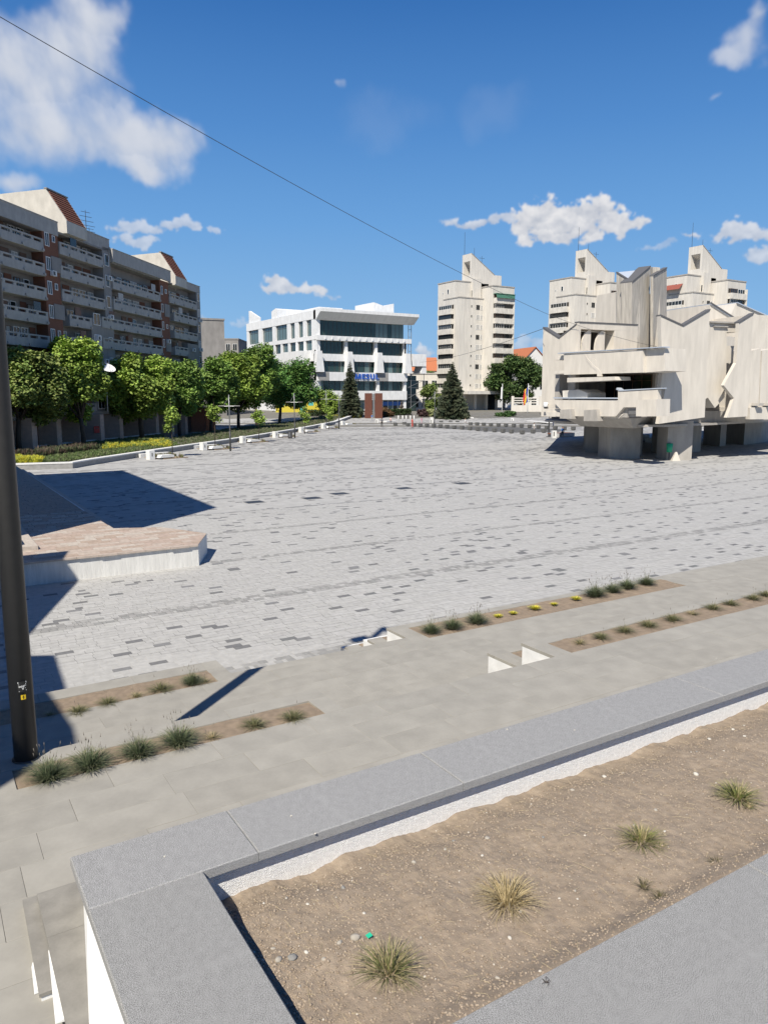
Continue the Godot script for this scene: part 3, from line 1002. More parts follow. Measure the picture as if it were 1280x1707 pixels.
func soil_height(x: float, z: float, f: FastNoiseLite, g: FastNoiseLite) -> float:
	var wall := smoothstep(-4.3, -4.9, z)
	var h := 2.455 + f.get_noise_2d(x, z) * 0.035 + f.get_noise_2d(x * 3.1 + 7.0, z * 3.1) * 0.006
	h += g.get_noise_2d(x, z) * 0.007
	h += wall * (f.get_noise_2d(x * 1.4 + 50.0, 3.0) * 0.05 - 0.15)
	h += smoothstep(-3.2, -2.92, z) * (2.585 - h) * 0.85
	return h

func pebble(size: float, r: RandomNumberGenerator) -> Mesh:
	var s := st(false)
	xf = Transform3D()
	var k := Vector3(r.randf_range(0.8, 1.0), r.randf_range(0.4, 0.65), r.randf_range(0.55, 0.9)) * size * 0.5
	var n := 9
	var bump := []
	for i in 100: bump.append(r.randf_range(0.84, 1.1))
	for i in n:
		for j in 6:
			var p := []
			for e in [[i, j], [i + 1, j], [i + 1, j + 1], [i, j + 1]]:
				var a: float = TAU * e[0] / n
				var b: float = PI * (e[1] / 6.0 - 0.5)
				var w: float = bump[(e[0] % n) * 7 + e[1]] if e[1] > 0 and e[1] < 6 else 0.95
				p.append(Vector3(cos(a) * cos(b), sin(b), sin(a) * cos(b)) * k * w)
			quad(s, p[0], p[1], p[2], p[3], p[0] + p[2])
	s.generate_normals()
	return s.commit()

# ---------------------------------------------------------------- kerb, beds and benches along the left side of the square
func ribbon(s: SurfaceTool, path: Array, w0: float, w1: float, y0: float, y1: float) -> void:
	# a wall that follows a path on the ground, from w0 to w1 to the left of it
	for i in path.size() - 1:
		var c := []
		for k in [i, i + 1]:
			var d: Vector3 = (path[mini(k + 1, path.size() - 1)] - path[maxi(k - 1, 0)]).normalized()
			var n := d.cross(Vector3.UP) * -1.0
			c.append(path[k] + n * w0)
			c.append(path[k] + n * w1)
		var p := []
		for y in [y0, y1]:
			for q in [c[0], c[1], c[3], c[2]]: p.append(Vector3(q.x, q.y + y, q.z))
		hexa(s, p)

func scatter(called: String, owner: Node, mesh: Mesh, poly: PackedVector2Array, n: int, y: float, size: Vector2, cols: Array, sd: int) -> MultiMeshInstance3D:
	var r := RandomNumberGenerator.new()
	r.seed = sd
	var lo := Vector2(1e9, 1e9)
	var hi := -lo
	for q in poly:
		lo = lo.min(q)
		hi = hi.max(q)
	var mm := MultiMesh.new()
	mm.transform_format = MultiMesh.TRANSFORM_3D
	mm.use_colors = true
	mm.mesh = mesh
	var ts := []
	var tries := 0
	while ts.size() < n and tries < n * 30:
		tries += 1
		var q := Vector2(r.randf_range(lo.x, hi.x), r.randf_range(lo.y, hi.y))
		if not Geometry2D.is_point_in_polygon(q, poly): continue
		var k := r.randf_range(size.x, size.y)
		ts.append(Transform3D(Basis(Vector3.UP, r.randf() * TAU).scaled(Vector3(k, k * r.randf_range(0.7, 1.3), k)), Vector3(q.x, y + gh(q.x, q.y), q.y)))
	mm.instance_count = ts.size()
	for i in ts.size():
		mm.set_instance_transform(i, ts[i])
		mm.set_instance_color(i, (cols[r.randi() % cols.size()] as Color) * r.randf_range(0.75, 1.2))
	var mi := MultiMeshInstance3D.new()
	mi.multimesh = mm
	mi.name = numbered(owner, called)
	owner.add_child(mi)
	tag(mi, "", "", "", "stuff")
	return mi

func clump_mesh(blades: int, h: float, spread: float, width: float, sd: int) -> Mesh:
	var r := RandomNumberGenerator.new()
	r.seed = sd
	xf = Transform3D()
	var s := st(false)
	for i in blades:
		var a := r.randf() * TAU
		var o := Vector3(cos(a), 0, sin(a))
		var b := o * r.randf() * spread * 0.4
		var l := h * r.randf_range(0.6, 1.1)
		var tip := b + o * spread * r.randf_range(0.2, 1.0) + Vector3(0, l, 0)
		var mid := b.lerp(tip, 0.5) + Vector3(0, l * 0.18, 0)
		var w := o.cross(Vector3.UP) * width * 0.5
		quad(s, b - w, b + w, mid + w * 0.7, mid - w * 0.7, o)
		tri(s, mid - w * 0.7, mid + w * 0.7, tip, o)
	s.generate_normals()
	var m := s.commit()
	m.surface_set_material(0, M.blade)
	return m

func leaf_clump(n: int, size: float, sd: int) -> Mesh:
	var r := RandomNumberGenerator.new()
	r.seed = sd
	xf = Transform3D()
	var s := st()
	for i in n:
		var c := Vector3(r.randf_range(-1, 1), r.randf_range(-0.7, 0.7), r.randf_range(-1, 1)) * 0.42
		var b := Basis.from_euler(Vector3(r.randf_range(-0.7, 0.7), r.randf() * TAU, r.randf_range(-0.7, 0.7)))
		var l := size * r.randf_range(0.75, 1.25)
		var p := [c + b * Vector3(-l * 0.5, 0, 0), c + b * Vector3(0, l * 0.06, l * 0.36), c + b * Vector3(l * 0.5, -l * 0.12, 0), c + b * Vector3(0, l * 0.06, -l * 0.36)]
		tri(s, p[0], p[1], p[3], b.y)
		tri(s, p[1], p[2], p[3], b.y)
	s.generate_normals()
	var m := s.commit()
	m.surface_set_material(0, M.leaf)
	return m

func poly2(a: Array) -> PackedVector2Array:
	var p := PackedVector2Array()
	for q in a: p.append(Vector2(q[0], q[1]))
	return p

func build_left_border() -> void:
	var path := [Vector3(3.735, 0.000, -67.216), Vector3(6.687, 0.000, -66.498), Vector3(10.856, 0.000, -65.649), Vector3(12.876, -0.000, -68.132), Vector3(19.983, 0.000, -75.838), Vector3(29.208, 0.000, -85.520), Vector3(38.260, 0.000, -95.066), Vector3(53.670, 0.000, -112.583), Vector3(71.424, 0.000, -133.272), Vector3(84.454, 0.000, -149.015)]
	for i in path.size(): path[i].y = gh(path[i].x, path[i].z)
	var t := thing("kerb_wall", "long low kerb wall with a white top running along the left side of the square", "kerb", path[2])
	var s := st()
	ribbon(s, path, 0.0, 0.55, 0.0, 0.42)
	put(s, "kerb_face", M.curb_grey, t)
	s = st()
	ribbon(s, path, -0.04, 0.62, 0.424, 0.52)
	put(s, "kerb_top", M.white_stone, t)
	# beds behind it
	var beds := [[[4.27, -72.18], [6.98, -69.26], [11.33, -68.44], [13.47, -71.18], [20.82, -78.97], [25.07, -83.48], [29.52, -107.15], [25.70, -102.86], [17.76, -95.08], [8.52, -84.73], [5.44, -82.30]], [[25.69, -84.21], [30.27, -88.60], [39.85, -99.01], [55.48, -116.36], [74.36, -138.74], [84.63, -153.51], [79.29, -152.21], [61.11, -136.23], [47.68, -123.77], [34.95, -107.40], [28.33, -98.15]]]
	xf = Transform3D()
	for b in beds:
		s = st()
		plan(s, b, 0.0, 0.30)
		tag(put(s, "garden_bed", M.earth_ground), "", "", "", "structure")
	var grass := clump_mesh(16, 0.22, 0.16, 0.03, 4)
	var low := clump_mesh(22, 0.34, 0.22, 0.05, 5)
	scatter("bed_grass", self, grass, poly2(beds[0]), 7000, 0.30, Vector2(0.8, 1.5), [Color(0.13, 0.19, 0.055), Color(0.10, 0.15, 0.05), Color(0.17, 0.19, 0.09)], 6)
	scatter("bed_grass", self, grass, poly2(beds[1]), 6000, 0.30, Vector2(0.8, 1.4), [Color(0.13, 0.155, 0.075), Color(0.10, 0.14, 0.05), Color(0.19, 0.18, 0.12)], 7)
	scatter("flowering_groundcover", self, low, poly2([[6.68, -68.79], [8.94, -68.68], [9.37, -71.13], [7.32, -73.11]]), 420, 0.3, Vector2(0.8, 1.4), [Color(0.62, 0.52, 0.03), Color(0.5, 0.5, 0.05), Color(0.3, 0.35, 0.06)], 8)
	scatter("flowering_groundcover", self, low, poly2([[16.18, -80.03], [20.27, -82.56], [23.54, -80.54], [25.28, -88.84], [22.59, -90.51], [17.68, -86.36]]), 900, 0.3, Vector2(0.8, 1.5), [Color(0.58, 0.50, 0.04), Color(0.4, 0.42, 0.06), Color(0.2, 0.27, 0.06)], 9)
	scatter("shrub_groundcover", self, low, poly2([[7.78, -76.57], [15.73, -84.32], [15.82, -80.26], [9.64, -73.87]]), 900, 0.3, Vector2(1.0, 2.0), [Color(0.10, 0.07, 0.05), Color(0.08, 0.10, 0.045)], 10)
	# low stone edge under the arcade
	var edge := [Vector3(4.845, 0.000, -81.050), Vector3(8.508, 0.000, -84.286), Vector3(17.551, 0.000, -93.966), Vector3(25.526, 0.000, -102.178), Vector3(29.311, 0.000, -106.403)]
	var e := thing("arcade_kerb", "narrow pale kerb between the planted bed and the arcade columns", "kerb", edge[2])
	s = st()
	ribbon(s, edge, 0.0, 0.4, 0.0, 0.55)
	put(s, "kerb_stone", M.curb_grey, e)
	s = st()
	ribbon(s, edge, -0.03, 0.43, 0.553, 0.64)
	put(s, "kerb_top", M.white_stone, e)
	var pc := Vector3(44.422, 0.000, -111.535)
	# white paved strip under the arcade far end
	# benches and their plant pits
	var at := [Vector3(18.549, 0.000, -70.990), Vector3(26.564, 0.000, -79.879), Vector3(34.695, 0.000, -89.186), Vector3(42.907, 0.000, -97.972), Vector3(52.139, 0.000, -108.940), Vector3(61.410, 0.000, -119.286), Vector3(71.133, 0.000, -130.017)]
	var proto: Node3D = null
	for i in at.size():
		var label := "white bench with cube end and planted pit, %s along the left kerb from the podium" % nth(i)
		if proto == null:
			proto = make_bench(label)
		else:
			copy_of(proto, at[i], proto.rotation.y, label, "benches along the left kerb")
	proto.position = at[0]

func make_bench(label: String) -> Node3D:
	var t := thing("plaza_bench", label, "bench", Vector3.ZERO, deg_to_rad(90.0 - 70.0), "benches along the left kerb")
	xf = Transform3D()
	var s := st()
	slab(s, -0.28, 0.0, -0.3, 0.28, 0.86, 0.3, 0.02)
	put(s, "end_block", M.white_stone, t)
	s = st()
	box(s, -0.06, 0.3, 0.298, 0.04, 0.62, 0.306)
	put(s, "slot", M.frame_dark, t)
	s = st()
	prism(s, [[0.5, 0.14], [0.75, 0.40], [1.9, 0.40], [2.1, 0.32], [2.1, 0.14]], 0.05, 0.75)
	put(s, "seat", M.white_stone, t)
	s = st()
	box(s, 0.7, 0.0, 0.15, 1.95, 0.14, 0.65)
	put(s, "plinth", M.frame_dark, t)
	s = st()
	slab(s, 0.6, 0.0, -2.9, 3.9, 0.36, -2.45, 0.02)
	put(s, "back_seat", M.white_stone, t)
	s = st()
	box(s, 0.9, 0.0, -2.3, 3.6, 0.05, 0.9)
	put(s, "planted_pit", M.strip_soil, t)
	var mm := scatter("ground_plants", t, clump_mesh(14, 0.26, 0.18, 0.04, 3), poly2([[1.0, -2.2], [3.5, -2.2], [3.5, 0.8], [2.3, 0.8], [2.3, -0.2], [1.0, -0.2]]), 70, 0.05, Vector2(0.7, 1.4), [Color(0.12, 0.14, 0.05), Color(0.20, 0.20, 0.09), Color(0.2, 0.15, 0.1)], 12)
	return t

# ---------------------------------------------------------------- windows: frame proud of the wall, pane set into the frame
# on a wall in the plane of x and y of the transform t, facing its +z when f is 1 and its -z when f is -1
func window(owner: Node, t: Transform3D, x0: float, y0: float, x1: float, y1: float, z: float, f: float, fm: Material, pm: Material, bars := 1, rail := false, b := 0.07) -> void:
	var s := st()
	var a := z
	var c := z + 0.07 * f
	for q in [[x0, y0, x1, y0 + b], [x0, y1 - b, x1, y1], [x0, y0 + b, x0 + b, y1 - b], [x1 - b, y0 + b, x1, y1 - b]]:
		prism(s, [[q[0], q[1]], [q[2], q[1]], [q[2], q[3]], [q[0], q[3]]], a, c, t)
	for k in bars:
		var x := lerpf(x0 + b, x1 - b, (k + 1.0) / (bars + 1.0))
		prism(s, [[x - b * 0.45, y0 + b], [x + b * 0.45, y0 + b], [x + b * 0.45, y1 - b], [x - b * 0.45, y1 - b]], a, c - 0.004 * f, t)
	if rail:
		var y := lerpf(y0, y1, 0.76)
		prism(s, [[x0 + b, y - b * 0.45], [x1 - b, y - b * 0.45], [x1 - b, y + b * 0.45], [x0 + b, y + b * 0.45]], a, c - 0.008 * f, t)
	var w := put(s, "window", fm, owner)
	s = st()
	prism(s, [[x0 + b * 0.5, y0 + b * 0.5], [x1 - b * 0.5, y0 + b * 0.5], [x1 - b * 0.5, y1 - b * 0.5], [x0 + b * 0.5, y1 - b * 0.5]], a, a + 0.03 * f, t)
	put(s, "pane", pm, w)

func rect(s: SurfaceTool, t: Transform3D, x0: float, y0: float, x1: float, y1: float, z0: float, z1: float) -> void:
	prism(s, [[x0, y0], [x1, y0], [x1, y1], [x0, y1]], z0, z1, t)

# ---------------------------------------------------------------- the long apartment block on the left, in its own frame: x along the facade, z out of it
func apartment_balcony(b: Node, x0: float, x1: float, top: float, r: RandomNumberGenerator) -> void:
	var I := Transform3D()
	var s := st()
	rect(s, I, x0, top - 1.30, x1, top - 1.12, -1.45, 0.0)           # floor
	rect(s, I, x0, top - 1.12, x1, top - 0.42, -0.12, 0.0)           # solid lower band
	rect(s, I, x0, top - 0.16, x1, top, -0.16, 0.03)                 # rail
	rect(s, I, x0, top - 1.12, x0 + 0.12, top - 0.16, -1.45, -0.12)  # ends
	rect(s, I, x1 - 0.12, top - 1.12, x1, top - 0.16, -1.45, -0.12)
	var n := maxi(2, int(round((x1 - x0) / 1.9)))
	for k in n + 1:
		var x := lerpf(x0 + 0.22, x1 - 0.22, float(k) / n)
		rect(s, I, x - 0.22, top - 0.42, x + 0.22, top - 0.16, -0.14, 0.01)
		if k % 2 == 1: rect(s, I, x - 0.16, top - 1.24, x + 0.16, top - 1.0, 0.002, 0.14)
	put(s, "balcony", M.block_parapet, b)
	# what stands behind it: alternating brick and grey wall, windows and doors
	var x := x0 + 0.25
	while x < x1 - 0.9:
		var kind := r.randf()
		var w := r.randf_range(1.0, 1.9)
		w = minf(w, x1 - 0.2 - x)
		if kind < 0.50:
			window(b, I, x, top - 0.75, x + w, top + 0.72, -1.40, 1.0, M.frame_white if r.randf() < 0.7 else M.frame_brown, [M.glass_dark, M.curtain, M.glass_light, M.glass_dark][r.randi() % 4], 1)
		elif kind < 0.62:
			window(b, I, x, top - 1.1, x + minf(w, 1.0), top + 0.72, -1.40, 1.0, M.frame_white, [M.glass_dark, M.curtain][r.randi() % 2], 0)
		elif kind < 0.92:
			s = st()
			rect(s, I, x, top - 1.12, x + w, top + 0.85, -1.40, -1.37)
			put(s, "infill_panel", [M.brick_red, M.frame_brown, M.brick_red][r.randi() % 3], b)
		x += w + r.randf_range(0.1, 0.6)
	if r.randf() < 0.45:   # a glazed-in or cluttered corner
		var a := r.randf_range(x0 + 0.3, x1 - 1.8)
		s = st()
		rect(s, I, a, top + 0.004, a + 1.3, top + 0.9, -0.12, -0.06)
		put(s, "balcony_screen", [M.glass_dark, M.curtain, M.frame_brown][r.randi() % 3], b)

func build_apartments() -> void:
	var r := RandomNumberGenerator.new()
	r.seed = 404
	var F := frame(Vector3(9.55, 0.00, -85.01), 39.5)
	var b := thing("apartment_block", "long dark apartment block with white balconies, brick strips and red mansards along the left side", "apartment block", F.origin)
	b.transform = F
	xf = Transform3D()
	var I := Transform3D()
	# the facade faces +z of this frame; body behind it
	var s := st()
	rect(s, I, -14.0, 4.0, 8.9, 23.0, -14.0, -1.45)
	rect(s, I, 8.9, 4.0, 20.6, 23.8, -14.0, -1.449)
	rect(s, I, 20.6, 4.0, 38.0, 22.2, -14.0, -1.451)
	rect(s, I, 38.0, 4.0, 50.5, 22.6, -14.0, -1.448)
	rect(s, I, 50.1, 0.0, 50.52, 22.61, -14.0, -0.25)
	rect(s, I, -14.0, 3.6, 50.5, 4.0, -14.0, 0.3)
	rect(s, I, -14.0, 22.95, 5.9, 23.15, -1.44, -0.06)
	rect(s, I, 9.0, 23.35, 18.65, 23.55, -1.44, -0.07)
	rect(s, I, 20.65, 22.1, 34.9, 22.3, -1.44, 0.09)
	rect(s, I, 38.05, 22.15, 48.85, 22.35, -1.44, -0.09)
	put(s, "wall", M.block_grey, b)
	for q in [[5.95, 8.95, 23.0], [34.95, 38.0, 22.2]]:
		s = st()
		rect(s, I, q[0], 4.0, q[1], q[2], -1.45, -0.12)
		put(s, "brick_wall", M.brick_red, b)
	s = st()
	rect(s, I, 20.62, 14.0, 21.2, 21.0, -1.44, -0.5)
	put(s, "brick_wall", M.brick_red, b)
	s = st()
	rect(s, I, 18.7, 4.0, 20.6, 23.8, -1.44, -0.10)
	rect(s, I, 48.9, 4.0, 50.5, 22.6, -1.44, -0.10)
	rect(s, I, 15.1, 4.0, 18.7, 15.0, -1.44, -0.11)
	rect(s, I, 44.6, 4.0, 48.9, 13.9, -1.44, -0.11)
	put(s, "end_wall", M.block_grey, b)
	# roof edge parapets
	for q in [[-14.0, 9.0, 23.0, 24.45, -0.05], [14.2, 20.6, 23.4, 24.85, -0.10], [20.45, 38.0, 22.25, 23.75, 0.35], [43.8, 50.55, 22.2, 23.25, -0.08]]:
		s = st()
		rect(s, I, q[0], q[2], q[1], q[3], q[4] - 0.25, q[4])
		rect(s, I, q[0] - 0.02, q[3] + 0.003, q[1] + 0.02, q[3] + 0.09, q[4] - 0.3, q[4] + 0.06)
		put(s, "roof_parapet", M.block_parapet, b)
	s = st()
	rect(s, I, 20.4, 22.25, 20.65, 24.0, -12.0, 0.0)
	rect(s, I, 20.7, 22.3, 30.0, 25.2, -9.0, -3.5)
	put(s, "roof_room", M.block_cream, b)
	# mansards: a white-sided roof room with a steep tiled front
	for q in [[10.0, 14.2, 23.55], [39.5, 43.9, 22.05]]:
		var x0: float = q[0]
		var x1: float = q[1]
		var y: float = q[2]
		var side := [[0.45, y], [0.45, y + 1.35], [-1.75, y + 4.7], [-9.5, y + 4.2], [-9.5, y - 0.2], [-1.4, y - 0.2], [-1.4, y]]
		var T := Transform3D(Vector3(0, 0, 1), Vector3(0, 1, 0), Vector3(-1, 0, 0), Vector3.ZERO)   # its x runs out of the facade, its z runs towards -x
		s = st()
		prism(s, side, -x0 - 0.2, -x0 + 0.02, T)
		prism(s, side, -x1 - 0.02, -x1 + 0.2, T)
		rect(s, I, x0 + 0.2, y, x1 - 0.2, y + 1.35, 0.2, 0.43)
		rect(s, I, x0 + 0.2, y + 0.003, x1 - 0.2, y + 0.2, -1.4, 0.2)
		prism(s, [[-1.72, y + 4.66], [-9.4, y + 4.16], [-9.4, y - 0.15], [-3.0, y - 0.15]], -x1 + 0.2, -x0 - 0.2, T)
		put(s, "mansard_wall", M.block_cream, b)
		for k in 11:
			s = st()
			var a := k / 11.0
			var c := (k + 1.12) / 11.0
			var p0 := Vector3(0, lerpf(y + 1.37, y + 4.68, a), lerpf(0.36, -1.72, a))
			var p1 := Vector3(0, lerpf(y + 1.37, y + 4.68, c), lerpf(0.36, -1.72, c))
			hexa(s, [p0 + Vector3(x0 + 0.22, 0, 0.0), p0 + Vector3(x1 - 0.22, 0, 0.0), p0 + Vector3(x1 - 0.22, 0.04, 0.11), p0 + Vector3(x0 + 0.22, 0.04, 0.11), p1 + Vector3(x0 + 0.22, 0, -0.05), p1 + Vector3(x1 - 0.22, 0, -0.05), p1 + Vector3(x1 - 0.22, 0, 0.02), p1 + Vector3(x0 + 0.22, 0, 0.02)])
			put(s, "tile_course", M.roof_tile, b)
		s = st()
		rect(s, I, x0 - 0.06, y + 4.72, x1 + 0.06, y + 4.86, -1.95, -1.6)
		put(s, "ridge", M.block_grey, b)
		window(b, Transform3D(T.basis, Vector3.ZERO), -6.6, y + 1.0, -4.7, y + 2.2, -x0 + 0.021, 1.0, M.frame_dark, M.glass_dark, 3)
	# balconies floor by floor
	for k in 8:
		var d := -2.5 * k
		apartment_balcony(b, -14.0, 5.95, 22.15 + d, r)
		if k < 3 : apartment_balcony(b, 9.0, 18.65, 22.5 + d, r)
		else: apartment_balcony(b, 10.2, 15.05, 22.4 + d, r)
		if k < 7:
			apartment_balcony(b, 20.75 if k < 2 else 17.55, 34.9, 20.35 + d, r)
			apartment_balcony(b, 38.05 if k < 1 else 39.4, 48.85 if k < 3 else 44.55, 20.65 + d, r)
		window(b, I, 6.35, 21.6 + d, 7.15, 23.0 + d, -0.119, 1.0, M.frame_white, M.glass_dark, 1)
		window(b, I, 7.75, 22.2 + d, 8.3, 22.9 + d, -0.119, 1.0, M.frame_white, M.glass_dark, 0)
		window(b, I, 35.3, 20.2 + d, 35.9, 21.4 + d, -0.119, 1.0, M.frame_white, M.glass_dark, 0)
		window(b, I, 36.7, 20.5 + d, 37.3, 21.1 + d, -0.119, 1.0, M.frame_white, M.glass_dark, 0)
		window(b, I, 19.1, 21.6 + d, 20.1, 23.0 + d, -0.099, 1.0, M.frame_white, M.glass_dark, 0)
		window(b, I, 49.2, 20.9 + d, 50.1, 22.1 + d, -0.099, 1.0, M.frame_white, [M.glass_dark, M.curtain][k % 2], 0)
		if k >= 3: window(b, I, 15.6, 21.7 + d, 17.2, 23.1 + d, -0.109, 1.0, M.frame_white, [M.curtain, M.glass_dark][k % 2], 1)
		if k % 2 == 1:
			s = st()
			rect(s, I, 7.3, 21.6 + d, 9.3, 23.2 + d, -0.118, -0.02)
			rect(s, I, 36.3, 19.7 + d, 38.05, 21.5 + d, -0.118, -0.02)
			put(s, "wall_panel", M.block_grey, b)
	for q in [[19.5, 19.9], [19.4, 15.2], [16.0, 12.4], [49.6, 17.6], [49.4, 12.9], [7.0, 18.6], [36.6, 13.4], [46.3, 12.7], [17.6, 9.7]]:
		s = st()
		rect(s, I, q[0], q[1], q[0] + 0.8, q[1] + 0.55, -0.09, 0.22)
		var ac := put(s, "air_conditioner", M.frame_white, b)
		s = st()
		rect(s, I, q[0] + 0.1, q[1] + 0.08, q[0] + 0.52, q[1] + 0.47, 0.222, 0.23)
		put(s, "grille", M.frame_dark, ac)
	# arcade: columns and the shops behind them
	for x in [-9.4, -4.6, 0.0, 4.5, 9.1, 13.8, 18.6, 23.8, 29.2, 34.4, 39.5, 44.6, 49.8]:
		s = st()
		rect(s, I, x - 0.45, 0.0, x + 0.45, 3.6, -0.9, 1.25)
		put(s, "column", M.column_pink, b)
	s = st()
	rect(s, I, -14.0, 0.0, 50.0, 3.6, -9.0, -4.5)
	put(s, "shop_wall", M.interior, b)
	for k in 20:
		var x := -13.0 + 3.15 * k
		if k % 4 == 3:
			s = st()
			rect(s, I, x, 0.0, x + 2.2, 3.0, -4.5, -4.35)
			put(s, "shop_panel", M.brick_red, b)
		else:
			window(b, I, x, 0.35, x + 2.5, 2.95, -4.49, 1.0, M.frame_white if k % 3 else M.frame_dark, M.glass_dark, 1, true)
	# aerials on the roof
	for q in [[24.3, 25.2, 4.2, -5.0], [26.9, 25.2, 2.6, -6.0], [33.0, 23.4, 2.8, -6.0], [-1.6, 24.4, 5.5, -3.0]]:
		var tips := Vector3(q[0], q[1], q[3])
		var an := thing("roof_aerial", ["tall aerial mast with crossbars between the two mansards", "shorter aerial with crossbars right of the tall mast", "thin bare aerial nearest the far mansard", "aerial at the left edge above the near mansard"][[24.3, 26.9, 33.0, -1.6].find(q[0])], "aerial", F * tips, 0, "aerials on the apartment block")
		xf = Transform3D()
		s = st()
		tube(s, [Vector3.ZERO, Vector3(0, q[2], 0)], 0.06, 0.035, 6)
		put(s, "mast", M.dark_metal, an)
		s = st()
		for k in 4:
			var y: float = q[2] * (0.55 + 0.13 * k)
			var l := 1.2 - 0.2 * k
			tube(s, [Vector3(-l, y, l * 0.4), Vector3(l, y, -l * 0.4)], 0.03, 0.03, 5)
		put(s, "crossbar", M.dark_metal, an)
	# satellite dish among the crowns
	var dp := Vector3(19.69, 8.90, -93.12)
	var dish := thing("satellite_dish", "big white satellite dish showing between the tree crowns before the block", "satellite dish", dp, 0.0)
	xf = Transform3D()
	s = st(false)
	var tilt := Basis.from_euler(Vector3(deg_to_rad(-58), deg_to_rad(20), 0))
	for i in 20:
		for j in 5:
			var p := []
			for e in [[i, j], [i + 1, j], [i + 1, j + 1], [i, j + 1]]:
				var a: float = TAU * e[0] / 20.0
				var q: float = e[1] / 5.0 * 1.05
				p.append(tilt * Vector3(cos(a) * q, sin(a) * q, q * q * 0.22))
			quad(s, p[0], p[1], p[2], p[3], tilt.z)
	put(s, "reflector", M.dish_white, dish)
	s = st()
	tube(s, [tilt * Vector3(0, -1.0, 0.2), tilt * Vector3(0, -0.1, 1.0)], 0.03, 0.03, 6)
	tube(s, [Vector3(0, -0.3, 0), Vector3(0, -5.0, -0.3)], 0.07, 0.07, 8)
	put(s, "arm", M.steel, dish)

